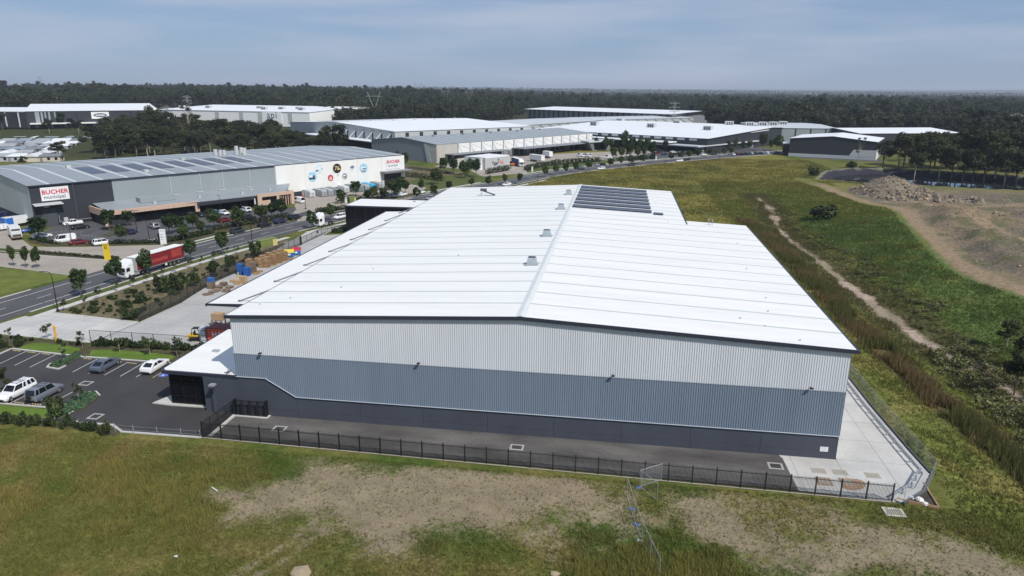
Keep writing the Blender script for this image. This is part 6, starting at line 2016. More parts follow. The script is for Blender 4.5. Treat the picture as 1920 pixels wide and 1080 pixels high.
# factory car park
for k in (('ute', PWH, (137, 422), UD + math.pi, 'white pickup truck parked beside the factory roller door'),
          ('sedan', PBK, (151, 429), UD, 'black sedan parked behind the white pickup truck'),
          ('van', PWH, (122, 454), UD + math.pi, 'white van parked by the driveway hedge in the factory car park'),
          ('sedan', PRD, (149, 458), UD, 'dark red sedan parked behind the white van'),
          ('suv', PWH, (193, 459), UD, 'white wagon parked near the yellow totem sign'),
          ('sedan', PWH, (79, 446), UD, 'white low car half hidden under a dense round tree'),
          ('hatch', PBL, (55, 435), UD + math.pi, 'bright blue hatchback beside the rubbish truck'),
          ('hatch', PNV, (244, 438), VD, 'navy hatchback parked behind the small island tree'),
          ('suv', PSI, (289, 428), VD, 'silver wagon behind the white totem trees'),
          ('suv', PDG, (361, 409), VD + math.pi, 'dark grey wagon first in the row before the office'),
          ('hatch', PBK, (376, 406), VD + math.pi, 'black hatchback in the row before the office'),
          ('suv', PDG, (392, 405), VD + math.pi, 'charcoal wagon next to the blue hatchback'),
          ('hatch', PLB, (405, 402), VD + math.pi, 'mid blue hatchback between charcoal wagon and white car'),
          ('sedan', PWH, (420, 402), VD + math.pi, 'white sedan last in the office row beneath the lamp'),
          ('suv', PWH, (461, 397), VD, 'white hatchback parked alone before the red flag'),
          ('hatch', PWH, (487, 392), VD, 'white car parked against the brick entry portal'),
          ('suv', PBK, (466, 412), UD, 'black wagon half hidden by the car park trees'),
          ('sedan', PRD, (422, 416), UD, 'dark red sedan behind the car park shrubs'),
          ('hatch', PWH, (324, 425), VD, 'white car behind the shrubs near the white totem')):
    car(*k)
# on and along the road
for k, rv in ((('suv', PDG, (446, 437), 0, 'dark grey wagon parked at the far kerb opposite the pallets'), 0),
              (('sedan', PBK, (497, 425), 0, 'black sedan parked at the far kerb before the navy sedan'), 0),
              (('sedan', PNV, (526, 418), 0, 'navy sedan parked at the far kerb behind the black van'), 0),
              (('suv', PBK, (553, 411), 0, 'tall black wagon parked at the far kerb near the brown driveway'), 0),
              (('ute', PBK, (622, 395), 0, 'black pickup truck parked across from the white cab truck'), 0),
              (('suv', PWH, (638, 410), 0, 'white off-road wagon parked at the near kerb behind the cab truck'), 1),
              (('sedan', PWH, (788, 363), 0, 'white sedan driving past the corner lot trees'), 0),
              (('hatch', PSI, (807, 374), 0, 'silver hatchback parked just behind the white roof corner'), 1),
              (('hatch', PDG, (723, 372), 0, 'dark hatchback parked behind the white office roof'), 0),
              (('suv', PSI, (741, 370), 0, 'silver wagon parked beyond the white office roof'), 0),
              (('sedan', PWH, (754, 367), 0, 'white sedan parked between the road trees past the office roof'), 0),
              (('sedan', PWH, (950, 348), 0, 'white sedan passing the round street trees behind the ridge'), 1),
              (('sedan', PGR, (1090, 317), 0, 'slate sedan parked in front of the grey warehouse hedge'), 0),
              (('suv', PWH, (1127, 318), 0, 'white car driving along the meadow edge'), 1),
              (('hatch', PSI, (1120, 311), 0, 'silver hatchback at the far kerb beside the dark one'), 0),
              (('hatch', PBK, (1130, 310.5), 0, 'dark hatchback at the far kerb beside the silver one'), 0),
              (('suv', PDG, (1184, 311), 0, 'dark wagon driving along the meadow edge'), 1),
              (('sedan', PWH, (1274, 303), 0, 'white sedan driving beside the long meadow'), 1),
              (('sedan', PBK, (1287, 301), 0, 'black sedan following the white one beside the meadow'), 1),
              (('suv', PWH, (1319, 292), 0, 'white car parked below the dark glazed office'), 0),
              (('hatch', PDG, (1339, 291), 0, 'dark grey hatchback parked below the dark glazed office'), 0)):
    car(k[0], k[1], k[2], road_dir(k[2]) + (math.pi if rv else 0), k[4], detail=1)
for kd, c_, px, a_, lb in (('van', PWH, (560, 380), VD + .1, 'white van standing at the brick portal corner'), ('van', PWH, (1088, 293.5), 2.6, 'white van at the loading front near the angled office'),
                           ('van', PWH, (1101, 294), 2.4, 'white van with its back to the road beside the angled office'), ('van', PWH, (1140, 297), 2.8, 'white van on the driveway by the angled office')):
    car(kd, c_, px, a_, lb, detail=1)
for i, (px, c_, kd, lb) in enumerate((((1231, 289), PRD, 'hatch', 'red hatchback in the broad hall car park'), ((1238, 285), PDG, 'suv', 'dark wagon behind the red hatchback'), ((1231, 282), PWH, 'suv', 'white wagon at the back of the broad hall car park'),
                                      ((1246, 291), PNV, 'sedan', 'navy sedan beside the red hatchback'), ((1262, 287), PWH, 'sedan', 'white sedan in front of the blue trailer'), ((1275, 287.5), PSI, 'sedan', 'silver sedan in front of the red trailer'), ((1288, 287), PWH, 'hatch', 'white hatchback past the red trailer'))):
    car(kd, c_, px, .6 + .2 * (i % 3), lb, detail=0)
for i, (x_, c_) in enumerate(((1372, PWH), (1381, PRD), (1390, PDG), (1398, PBK), (1407, PSI), (1416, PDG), (1425, PNV), (1436, PWH), (1447, PSI), (1456, PDG))):
    car(('sedan', 'suv', 'hatch')[i % 3], c_, (x_, 291 - (x_ - 1372) * .035), 2.2, ('white', 'red', 'dark grey', 'black', 'silver', 'charcoal', 'navy', 'off-white', 'pale silver', 'slate')[i] + ' car in the row under trees by the grey hall', detail=0)
for i, (x_, c_) in enumerate(((1525, PWH), (1537, PBK), (1552, PWH), (1567, PWH), (1582, PWH), (1606, PWH), (1618, PDG), (1630, PDG))):
    car(('suv', 'sedan', 'ute')[i % 3], c_, (x_, 294 + (x_ - 1525) * .045), rz9 + (0 if i % 2 else math.pi), ('white wagon by the black office end', 'black sedan along the charcoal hall wall', 'white pickup under the charcoal wall', 'white wagon midway along the charcoal wall', 'white sedan before the pale wall panel', 'white pickup under the pale wall panel', 'dark wagon beside the white pickup', 'dark sedan at the pale wall corner')[i], detail=0)

# ---- trucks
def wheel_set(t, xs, r=.5, tw=1.0, dual=True, z=0.0):
    me_ = MB().tube((0, -.16, 0), (0, .16, 0), r, n=16, mi=0).tube((0, -.17, 0), (0, .17, 0), r * .55, n=10, mi=1).mesh('wheel', [TYRE, RIM])
    for x_ in xs:
        for s_ in (-1, 1):
            link('wheel', me_, t, (x_, s_ * tw, r + z))

def prime_mover(t, col, x0=0.0):
    """cab over engine tractor, front at x0, pointing +x"""
    cab = loft([[(x0 - 2.2, -1.22, .75), (x0 - 2.2, 1.22, .75), (x0 - 2.2, 1.22, 3.3), (x0 - 2.2, 1.1, 3.75), (x0 - 2.2, -1.1, 3.75), (x0 - 2.2, -1.22, 3.3)],
                [(x0 - .9, -1.24, .55), (x0 - .9, 1.24, .55), (x0 - .9, 1.24, 3.1), (x0 - .9, 1.1, 3.55), (x0 - .9, -1.1, 3.55), (x0 - .9, -1.24, 3.1)],
                [(x0 - .25, -1.24, .45), (x0 - .25, 1.24, .45), (x0 - .25, 1.22, 2.75), (x0 - .25, 1.08, 2.95), (x0 - .25, -1.08, 2.95), (x0 - .25, -1.22, 2.75)],
                [(x0, -1.15, .45), (x0, 1.15, .45), (x0, 1.12, 2.45), (x0 - .08, .98, 2.65), (x0 - .08, -.98, 2.65), (x0, -1.12, 2.45)]])
    cab.build('cab', col, t)
    MB().hexa([(x0 + .0, -1.05, 1.62), (x0 + .03, -1.05, 1.62), (x0 + .03, 1.05, 1.62), (x0, 1.05, 1.62), (x0 - .02, -1.0, 2.5), (x0 + .015, -1.0, 2.5), (x0 + .015, 1.0, 2.5), (x0 - .02, 1.0, 2.5)]).build('windscreen', CGLASS, t)
    for s_ in (-1, 1):
        MB().box(x0 - 1.15, x0 - .3, s_ * 1.25 - .012, s_ * 1.25 + .012, 1.65, 2.45).build('side_window', CGLASS, t)
        MB().box(x0 - .22, x0 - .12, s_ * 1.42 - .08, s_ * 1.42 + .08, 1.7, 2.4).build('mirror', BLACK, t)
        MB().box(x0 - .02, x0 + .04, s_ * .85 - .2, s_ * .85 + .2, .7, .95).build('headlight', LAMPW, t)
        MB().box(x0 - 3.6, x0 - 2.3, s_ * 1.05 - .15, s_ * 1.05 + .15, .45, 1.05).build('fuel_tank', STEEL, t)
        MB().box(x0 - 6.3, x0 - 2.2, s_ * .42 - .06, s_ * .42 + .06, .8, 1.05).build('chassis_rail', STEELD, t)
    MB().box(x0 + .0, x0 + .05, -.75, .75, .95, 1.5).build('grille', STEELD, t)
    MB().box(x0 - .1, x0 + .12, -1.22, 1.22, .35, .68).build('bull_bar', STEEL, t)
    MB().hexa([(x0 - 2.15, -1.1, 3.7), (x0 - .8, -1.05, 3.5), (x0 - .8, 1.05, 3.5), (x0 - 2.15, 1.1, 3.7), (x0 - 2.15, -1.0, 4.1), (x0 - 1.4, -.95, 3.9), (x0 - 1.4, .95, 3.9), (x0 - 2.15, 1.0, 4.1)]).build('roof_fairing', col, t)
    wheel_set(t, (x0 - 1.35, x0 - 4.6, x0 - 5.9), .52, 1.0)

r0, r1 = G(238, 527), G(346, 496)
TRK = thing('semi_trailer_truck', 'white cab truck with red curtain-sided trailer driving along the road', 'truck', (0, 0, 0))
A0 = math.atan2(r0.y - r1.y, r0.x - r1.x)
ctr = Vector((G(236, 526).x - 1.2, G(236, 526).y + 1.6, 0.02))
TRK.location = ctr
TRK.rotation_euler = (0, 0, road_dir((290, 510)) + math.pi)
prime_mover(TRK, PWH, 0.9)
CUR = mat('curtain_red', (0.19, 0.016, 0.022), rough=0.5, var=0.10, scale=0.9)
CUR2 = mat('curtain_red_print', (0.36, 0.05, 0.045), rough=0.5, var=0.06)
MB().box(-16.2, -2.2, -1.24, 1.24, 1.25, 4.05).build('trailer_body', CUR, TRK)
MB().box(-16.3, -2.1, -1.27, 1.27, 4.05, 4.18).build('trailer_roof', ROOFW, TRK)
MB().box(-2.2, -2.1, -1.26, 1.26, 1.2, 4.1).build('headboard', WLIGHT, TRK)
MB().box(-16.25, -2.1, -1.27, 1.27, 1.08, 1.24).build('trailer_bed', mat('bed_grey', (0.25, 0.25, 0.26)), TRK)
for s_ in (-1, 1):
    MB().box(-15.6, -12.4, s_ * 1.25 - .006, s_ * 1.25 + .006, 1.9, 3.7).build('curtain_print', CUR2, TRK)
    MB().box(-11.2, -5.8, s_ * 1.25 - .006, s_ * 1.25 + .006, 2.0, 2.75).build('curtain_print', CUR2, TRK)
    MB().box(-10.8, -10.2, s_ * 1.2 - .02, s_ * 1.2 + .02, .55, 1.05).build('pallet_box', WHITE, TRK)
wheel_set(TRK, (-11.8, -13.1, -14.4), .52, .98)
MB().box(-15.9, -3.2, -.5, .5, .85, 1.08).build('trailer_chassis', STEELD, TRK)
for k in range(14):
    MB().bar((-2.7 - k * .98, -1.262, 1.3), (-2.7 - k * .98, -1.262, 4.0), .03).build('curtain_strap', CUR, TRK)
p_ = (601, 424)
CT2 = thing('cab_truck', 'white cab truck without trailer waiting at the near kerb', 'truck', (G(*p_).x, G(*p_).y, 0.02), road_dir(p_) + math.pi)
prime_mover(CT2, PWH, 1.6)
MB().box(-4.4, -2.6, -.6, .6, 1.05, 1.2).build('turntable', STEELD, CT2)
# rubbish truck seen from behind
c = G(29, 446)
RT = thing('rubbish_truck', 'white rubbish truck with open dark rear hopper on the factory driveway', 'truck', (c.x, c.y, 0.02), VD - .12)
MB().hexa([(-3.6, -1.22, 1.1), (1.9, -1.22, 1.1), (1.9, 1.22, 1.1), (-3.6, 1.22, 1.1), (-2.9, -1.22, 3.4), (1.9, -1.22, 3.5), (1.9, 1.22, 3.5), (-2.9, 1.22, 3.4)]).build('body', PWH, RT)
MB().hexa([(-4.4, -1.2, 1.0), (-3.55, -1.2, 1.0), (-3.55, 1.2, 1.0), (-4.4, 1.2, 1.0), (-4.0, -1.2, 2.2), (-2.95, -1.2, 3.35), (-2.95, 1.2, 3.35), (-4.0, 1.2, 2.2)]).build('tailgate', WLIGHT, RT)
MB().hexa([(-4.46, -.98, 1.1), (-4.3, -.98, 1.1), (-4.3, .98, 1.1), (-4.46, .98, 1.1), (-3.5, -.98, 2.95), (-3.2, -.98, 2.95), (-3.2, .98, 2.95), (-3.5, .98, 2.95)]).build('hopper', mat('hopper_dark', (0.03, 0.022, 0.02), var=0.3), RT)
MB().box(-4.55, -4.1, -1.2, 1.2, .7, 1.0).build('rear_step', mat('step_rust', (0.22, 0.13, 0.09), var=0.3), RT)
MB().box(2.0, 3.9, -1.2, 1.2, .6, 3.0).build('cab', PWH, RT)
MB().box(3.9, 3.93, -1.05, 1.05, 1.6, 2.6).build('windscreen', CGLASS, RT)
MB().box(-4.0, 3.6, -.45, .45, .7, 1.1).build('chassis', STEELD, RT)
wheel_set(RT, (-2.6, -1.3, 2.9), .5, 1.0)
c = G(38, 424)
RT2 = thing('rubbish_truck', 'white rubbish truck body with blue side panel parked behind the driveway truck', 'truck', (c.x, c.y, 0.02), UD + .25)
MB().hexa([(-4.4, -1.2, 1.0), (3.2, -1.2, 1.0), (3.2, 1.2, 1.0), (-4.4, 1.2, 1.0), (-4.2, -1.2, 3.2), (3.2, -1.2, 3.0), (3.2, 1.2, 3.0), (-4.2, 1.2, 3.2)]).build('body', PWH, RT2)
MB().box(-4.3, -2.2, -1.23, -1.2, 1.1, 3.0).build('side_panel', paint('truck_blue', (0.03, 0.17, 0.55)), RT2)
MB().box(-4.46, -4.38, -1.15, 1.15, 1.1, 3.1).build('tailgate', paint('truck_blue', (0.03, 0.17, 0.55)), RT2)
MB().box(3.3, 5.0, -1.1, 1.1, .6, 2.4).build('cab', PWH, RT2)
MB().box(-4, 4.4, -.45, .45, .65, 1.0).build('chassis', STEELD, RT2)
wheel_set(RT2, (-2.8, -1.6, 3.9), .48, 1.0)
for px, rz_, lb, cm in (((14, 407), UD + .2, 'navy machine body stored beside the pale factory end wall', PNV), ((3, 432), UD, 'white skip box beside the rubbish trucks', PWH)):
    c = G(*px)
    t = thing('machine_body', lb, 'machine body', (c.x, c.y, 0.02), rz_)
    s_ = 1 if cm is PNV else .45
    MB().hexa([(-4 * s_, -1.2, .5), (4 * s_, -1.2, .5), (4 * s_, 1.2, .5), (-4 * s_, 1.2, .5), (-3.4 * s_, -1.1, 1.9), (3.8 * s_, -1.1, 1.7), (3.8 * s_, 1.1, 1.7), (-3.4 * s_, 1.1, 1.9)]).build('shell', cm, t)
    for k in range(4):
        MB().box((-3.2 + k * 2) * s_, (-3.0 + k * 2) * s_, -1.24, 1.24, .3, 1.6).build('rib', STEELD, t)
# trailers at the grey warehouse and broad hall
def box_trailer(px, rz_, L, m, lb, cab=None, zt=3.9):
    c = G(*px)
    t = thing('box_trailer' if cab is None else 'semi_trailer_truck', lb, 'trailer' if cab is None else 'truck', (c.x, c.y, 0.02), rz_)
    MB().box(-L, 0, -1.24, 1.24, 1.15, zt).build('trailer_body', m, t)
    MB().box(-L - .05, .05, -1.26, 1.26, zt, zt + .1).build('trailer_roof', ROOFW, t)
    MB().box(-L + .3, -.5, -.5, .5, .8, 1.15).build('trailer_chassis', STEELD, t)
    wheel_set(t, (-L + 1.2, -L + 2.4, -L + 3.6), .5, .98)
    for s_ in (-.8, .8):
        MB().box(-2.2, -2.0, s_ - .08, s_ + .08, 0, 1.15).build('landing_leg', STEELD, t)
    if cab:
        prime_mover(t, cab, 3.0)
    return t
TC = mat('curtain_navy', (0.02, 0.035, 0.16), rough=0.5, var=0.1)
box_trailer((975, 312), frame(G(960, 306), G(985, 314)), 11, TC, 'navy trailer truck with white cab at the grey warehouse dock', PWH)
box_trailer((1018, 305), frame(G(985, 300), G(1020, 305)), 11.5, PWH, 'long white box trailer parked behind the dark hedge')
box_trailer((1033, 297), frame(G(1013, 294), G(1034, 297)), 7, PWH, 'short white box trailer behind the long one')
box_trailer((1266, 281), frame(G(1255, 281), G(1266, 281)), 5.5, paint('trailer_blue', (0.03, 0.16, 0.48)), 'bright blue box trailer at the broad hall')
box_trailer((1288, 281.5), frame(G(1272, 281), G(1288, 281)), 7, paint('trailer_red', (0.42, 0.03, 0.04)), 'red box trailer at the broad hall')
MB()
c = G(963, 311)
t = thing('loader', 'orange loading machine beside the navy trailer truck', 'loader', (c.x, c.y, 0.02), .4)
MB().hexa([(-3, -1, .6), (3, -1, .6), (3, 1, .6), (-3, 1, .6), (-3, -1, 1.6), (1, -1, 1.4), (1, 1, 1.4), (-3, 1, 1.6)]).build('body', mat('loader_orange', (0.55, 0.14, 0.03), var=0.15), t)
MB().box(-2.5, -1, -.8, .8, 1.6, 2.6).build('cab', CGLASS, t)
MB().bar((1, 0, 1.2), (4, 0, .4), .3).build('boom', mat('loader_orange', (0.55, 0.14, 0.03)), t)
wheel_set(t, (-2, 1.6), .55, 1.0)

# ---- row of rubbish compactor bodies along the white wall
def compactor(px, m, lb, L=6.6, grp=None):
    c = G(*px)
    t = thing('compactor_body', lb, 'compactor', (c.x, c.y, 0.02), VD + math.pi, grp)
    w = 1.2
    MB().add([(0, -w, .15), (0, w, .15), (-L, w, .15), (-L, -w, .15), (0.1, -w * .96, 2.1), (0.1, w * .96, 2.1), (-.15, -w * .8, 2.55), (-.15, w * .8, 2.55), (-L + 1.2, -w * .8, 2.75), (-L + 1.2, w * .8, 2.75), (-L, -w * .9, 2.2), (-L, w * .9, 2.2), (-L + .6, -w, 2.1), (-L + .6, w, 2.1)],
             [(0, 1, 5, 4), (4, 5, 7, 6), (6, 7, 9, 8), (8, 9, 11, 10), (10, 11, 2, 3), (0, 4, 6, 8, 10, 3), (1, 2, 11, 9, 7, 5), (3, 2, 1, 0)]).build('shell', m, t)
    MB().box(.08, .14, -.85, .85, .4, 1.9).build('tailgate', m, t)
    for s_ in (-.4, .4):
        MB().bar((.16, s_, .5), (.16, s_ * .4, 1.8), .1).build('ram', STEELD, t)
    for k in range(5):
        for s_ in (-1, 1):
            MB().bar((-.8 - k * 1.15, s_ * (w + .01), .2), (-.8 - k * 1.15, s_ * (w * .9), 2.35), .08).build('rib', m, t)
    MB().box(-L + .2, .1, -.5, .5, 0, .15).build('skid', STEELD, t)
CM = [mat('steel_primer', (0.33, 0.35, 0.37), rough=0.5, var=0.08), mat('steel_primer_dark', (0.20, 0.22, 0.24), rough=0.5, var=0.08), mat('steel_primer_light', (0.52, 0.54, 0.56), rough=0.5, var=0.05), mat('compactor_blue', (0.02, 0.36, 0.60), rough=0.4, var=0.05)]
for px, k, lb, L in (((586.5, 370.5), 2, 'pale grey compactor body first in the row by the brick portal', 5.6), ((609, 369.2), 0, 'grey compactor body second in the row, beside the pale one', 7), ((621, 367.5), 0, 'grey compactor body third in the row along the white wall', 7), ((632, 366), 1, 'darker compactor body fourth in the row before the gap', 7),
                     ((650.6, 361.5), 2, 'pale square-backed compactor body standing after the gap', 7), ((668, 360.5), 1, 'dark grey compactor body next after the pale square one', 7.4), ((678, 360), 1, 'dark grey compactor body in the middle of the second group', 7.4), ((689.7, 358.7), 0, 'grey compactor body touching the bright blue one', 7.4),
                     ((699.6, 356.8), 3, 'bright blue compactor body near the large dark door', 7.4), ((715, 354.5), 0, 'grey compactor body last in the row beside the dark door', 7)):
    compactor(px, CM[k], lb, L)
# ------------------------------------------------------------------ vegetation
def quads_mesh(name, V, Cc, m):
    """V: (n,4,3) quads, Cc: (n,3) colours"""
    n_ = len(V)
    me_ = bpy.data.meshes.new(name)
    me_.vertices.add(n_ * 4)
    me_.vertices.foreach_set('co', V.astype(np.float32).ravel())
    me_.loops.add(n_ * 4)
    me_.loops.foreach_set('vertex_index', np.arange(n_ * 4, dtype=np.int32))
    me_.polygons.add(n_)
    me_.polygons.foreach_set('loop_start', np.arange(0, n_ * 4, 4, dtype=np.int32))
    me_.polygons.foreach_set('loop_total', np.full(n_, 4, np.int32))
    me_.update()
    a_ = me_.attributes.new('Col', 'FLOAT_COLOR', 'POINT')
    c4 = np.repeat(np.concatenate([Cc, np.ones((n_, 1))], 1), 4, 0)
    a_.data.foreach_set('color', c4.astype(np.float32).ravel())
    me_.materials.append(m)
    return me_

def unit(v):
    return v / (np.linalg.norm(v, axis=-1, keepdims=True) + 1e-9)

def leaf_quads(rg, blobs, n_, size, col, cvar=0.3, shell=0.55, flat=0.0):
    B = np.array([b_[0] for b_ in blobs], float)
    R = np.array([b_[1] for b_ in blobs], float)
    wgt = (R[:, 0] * R[:, 1] * R[:, 2]) ** (2 / 3)
    k = rg.choice(len(blobs), n_, p=wgt / wgt.sum())
    d = unit(rg.normal(size=(n_, 3)))
    rad = shell + (1 - shell) * rg.random((n_, 1)) ** .7
    c = B[k] + d * R[k] * rad
    nrm = unit(d * .6 + rg.normal(size=(n_, 3)) * .6 + np.array([0, 0, .35 + flat]))
    t1 = unit(np.cross(nrm, rg.normal(size=(n_, 3))))
    t2 = np.cross(nrm, t1)
    s1 = size * (.6 + .8 * rg.random((n_, 1)))
    s2 = s1 * (.45 + .5 * rg.random((n_, 1)))
    V = np.stack([c - t1 * s1 * .5 - t2 * s2 * .35, c + t1 * s1 * .1 - t2 * s2 * .5, c + t1 * s1 * .55 + t2 * s2 * .2, c - t1 * s1 * .15 + t2 * s2 * .55], 1)
    bl = (1 - cvar + 2 * cvar * rg.random((len(blobs), 1)))[k]
    C_ = np.array(col)[None] * bl * (1 - cvar * .8 + 1.6 * cvar * rg.random((n_, 1)))
    C_ = C_ * (1 + (rg.random((n_, 3)) - .5) * np.array([.25, .1, .2]))
    return V, np.clip(C_, .002, 1)

def trunk_mesh(rg, h, r, limbs, m, lean=.03):
    mb = MB()
    p = Vector((0, 0, -.15))
    segs = 4
    top = Vector((rg.normal() * lean * h, rg.normal() * lean * h, h))
    prev, pr = p, r
    for i in range(1, segs + 1):
        q = top * (i / segs) + Vector((rg.normal() * lean * h * .3, rg.normal() * lean * h * .3, 0)) * (i < segs)
        rr = r * (1 - .7 * i / segs)
        mb.tube(prev, q, pr, rr, n=6)
        prev, pr = q, rr
    for a, b_, rr in limbs:
        mb.tube(Vector(a), Vector(b_), rr, rr * .35, n=5)
    return mb.mesh('trunk', m)

TREE = {}
def tree_proto(kind, var):
    key = (kind, var)
    if key in TREE:
        return TREE[key]
    rg = np.random.default_rng(abs(hash(kind)) % 1000 if False else sum(map(ord, kind)) * 7 + var * 101)
    if kind == 'street':
        blobs = [((0, 0, 3.55), (1.35, 1.35, 1.7))]
        for i in range(11):
            z = rg.uniform(2.2, 5.1); a = rg.uniform(0, 6.28); rr = 1.25 * math.sqrt(max(0.05, 1 - ((z - 3.3) / 2.4) ** 2))
            blobs.append(((rr * .85 * math.cos(a), rr * .85 * math.sin(a), z), (.62, .62, .6)))
        V, C_ = leaf_quads(rg, blobs, 1250, .36, (0.040, 0.066, 0.020), .38)
        limbs = [((0, 0, 1.4), (rg.uniform(-1, 1), rg.uniform(-1, 1), 3.2), .05) for _ in range(4)]
        tm = trunk_mesh(rg, 3.6, .09, limbs, BARK)
    elif kind == 'sapling':
        blobs = []
        limbs = []
        for i in range(8):
            a = rg.uniform(0, 6.28); z = rg.uniform(1.3, 3.0); rr = rg.uniform(.2, .75)
            blobs.append(((rr * math.cos(a), rr * math.sin(a), z), (.3, .3, .28)))
            limbs.append(((0, 0, z * .55), (rr * math.cos(a), rr * math.sin(a), z), .02))
        V, C_ = leaf_quads(rg, blobs, 190, .24, (0.042, 0.062, 0.020), .35)
        tm = trunk_mesh(rg, 2.6, .04, limbs, BARKP)
    elif kind == 'gum':
        H_ = 16
        limbs, blobs = [], []
        nb = 13
        for i in range(nb):
            a = 6.28 * i / nb * 1.62 + rg.uniform(-.4, .4); z = rg.uniform(.48, .95) * H_; rr = rg.uniform(.6, 4.2) * (1.15 - .5 * (z / H_ - .48))
            e = (rr * math.cos(a), rr * math.sin(a), z)
            s = rg.uniform(1.5, 2.6)
            blobs.append((e, (s, s, s * .72)))
            limbs.append(((0, 0, z * .62), e, .13))
        V, C_ = leaf_quads(rg, blobs, 2300, .66, (0.040, 0.050, 0.019), .34, .3)
        tm = trunk_mesh(rg, H_ * .8, .30, limbs, BARKP if var % 2 else BARK)
    elif kind == 'gum_open':
        H_ = 20
        limbs, blobs = [], []
        for i in range(9):
            a = rg.uniform(0, 6.28); z = rg.uniform(.55, .98) * H_; rr = rg.uniform(.8, 4.6)
            e = (rr * math.cos(a), rr * math.sin(a), z)
            s = rg.uniform(.9, 1.7)
            blobs.append((e, (s * 1.25, s * 1.25, s * .6)))
            limbs.append(((0, 0, z * .6), e, .12))
        V, C_ = leaf_quads(rg, blobs, 750, .55, (0.042, 0.052, 0.024), .3, .3)
        tm = trunk_mesh(rg, H_ * .85, .28, limbs, BARKP)
    elif kind == 'bush':
        blobs = [((0, 0, .65), (.8, .8, .65))]
        for i in range(7):
            a = rg.uniform(0, 6.28)
            blobs.append(((.55 * math.cos(a), .55 * math.sin(a), rg.uniform(.4, 1.1)), (.42, .42, .4)))
        V, C_ = leaf_quads(rg, blobs, 420, .27, (0.042, 0.062, 0.022), .35)
        tm = trunk_mesh(rg, .7, .05, [], BARK)
    elif kind == 'scrub':
        blobs = [((rg.uniform(-1.6, 1.6), rg.uniform(-1.6, 1.6), rg.uniform(.2, .7)), (.6, .6, .4)) for _ in range(12)]
        V, C_ = leaf_quads(rg, blobs, 520, .24, (0.125, 0.132, 0.052), .4, .3)
        tm = trunk_mesh(rg, .5, .04, [], BARK)
    elif kind == 'bare':
        blobs = [((0, 0, 5), (1.5, 1.5, 2))]
        limbs = [((0, 0, rg.uniform(2, 6)), (rg.uniform(-2.4, 2.4), rg.uniform(-2.4, 2.4), rg.uniform(6, 10)), .06) for _ in range(14)]
        V, C_ = leaf_quads(rg, blobs, 30, .4, (0.07, 0.06, 0.04), .3)
        tm = trunk_mesh(rg, 8, .15, limbs, BARKP)
    cm = quads_mesh('crown', V, C_, LEAF)
    TREE[key] = (tm, cm)
    return TREE[key]

def tree(kind, xy, h, label, cat='tree', group=None, wid=1.0, var=None, z=None, name=None):
    base = dict(street=5.6, sapling=3.0, gum=16.0, gum_open=20.0, bush=1.4, bare=10.0, scrub=1.0)[kind]
    var = rnd.randrange(5) if var is None else var
    tm, cm = tree_proto(kind, var)
    s = h / base
    zz = gz(*xy) if z is None else z
    t = thing(name or ('bush' if kind in ('bush', 'scrub') else 'tree'), label, cat, (xy[0], xy[1], zz), rnd.uniform(0, 6.28), group, (s * wid, s * wid, s))
    link('trunk', tm, t)
    link('crown', cm, t)
    return t
def tp(px, z=0.0):
    c = G(*px, z)
    return (c.x, c.y)

# street trees on the near verge and beyond
for px, h in (((153, 556), 5.8), ((217, 533), 5.8), ((275, 516), 5.9), ((358, 490), 5.7), ((418, 478), 5.9), ((586, 429), 5.6), ((621, 414), 5.6)):
    tree('street', tp(px), h, 'rounded street tree on the grass verge by the truck road', 'tree', 'street trees on the near verge', z=0.02)
for px, h in (((782, 376), 5.2), ((814, 372), 5.4), ((790, 358.5), 4.8), ((842, 359), 4.6), ((884, 352), 4.4), ((916, 351), 5.0), ((947, 347), 5.0), ((975, 344.5), 4.6)):
    tree('street', tp(px), h, 'rounded street tree along the road bend beyond the white roof', 'tree', 'street trees at the road bend', z=0.02)
for px in ((1022, 332.5), (1042, 328.5), (1061, 325.8), (1079, 323), (1104, 319.3), (1144, 315.2), (1164, 310.8), (1183, 309.5), (1203, 307.7), (1223, 304.6), (1258, 302), (1276, 300), (1292, 298.3), (1308, 296.6), (1330, 294.3), (1357.5, 292.5), (1371, 291)):
    tree('street', tp(px), rnd.uniform(4.9, 5.6), 'small rounded street tree lining the meadow road', 'tree', 'street trees lining the meadow road', 1.12, z=0.02)
# factory car park
for px, h, w_ in (((75, 451), 6.4, 1.35), ((206, 432), 6.2, 1.15), ((240, 424), 5.0, 1.3), ((229, 454), 4.8, 1.1), ((447, 428), 6.4, 1.1), ((492, 419), 6.2, 1.2), ((528, 410), 6.6, 1.1), ((510, 408), 4.8, 1.2), ((318, 440), 6.2, 1.2), ((338, 436), 5.0, 1.2), ((363, 431), 5.2, 1.4), ((402, 428), 6.0, 1.2), ((345, 452), 4.6, 1.2), ((378, 441), 4.4, 1.3)):
    tree('street', tp(px), h, 'dense round tree in the factory car park planting', 'tree', 'trees in the factory car park', w_, z=0.1)
for px in ((26, 500), (49, 502), (70, 503)):
    tree('street', tp(px), 5.2, 'thin young tree on the verge between the brown driveways', 'tree', 'young trees between the driveways', .62, z=0.02)
for px in ((640, 386 - 4), (700, 376), (720, 374), (760, 362), (745, 372), (690, 378), (668, 368), (735, 366), (752, 360)):
    tree('street', tp(px), rnd.uniform(4.6, 6.2), 'leafy tree in the hedge bed before the large dark door', 'tree', 'trees by the compactor yard entrance', 1.3, z=0.1)
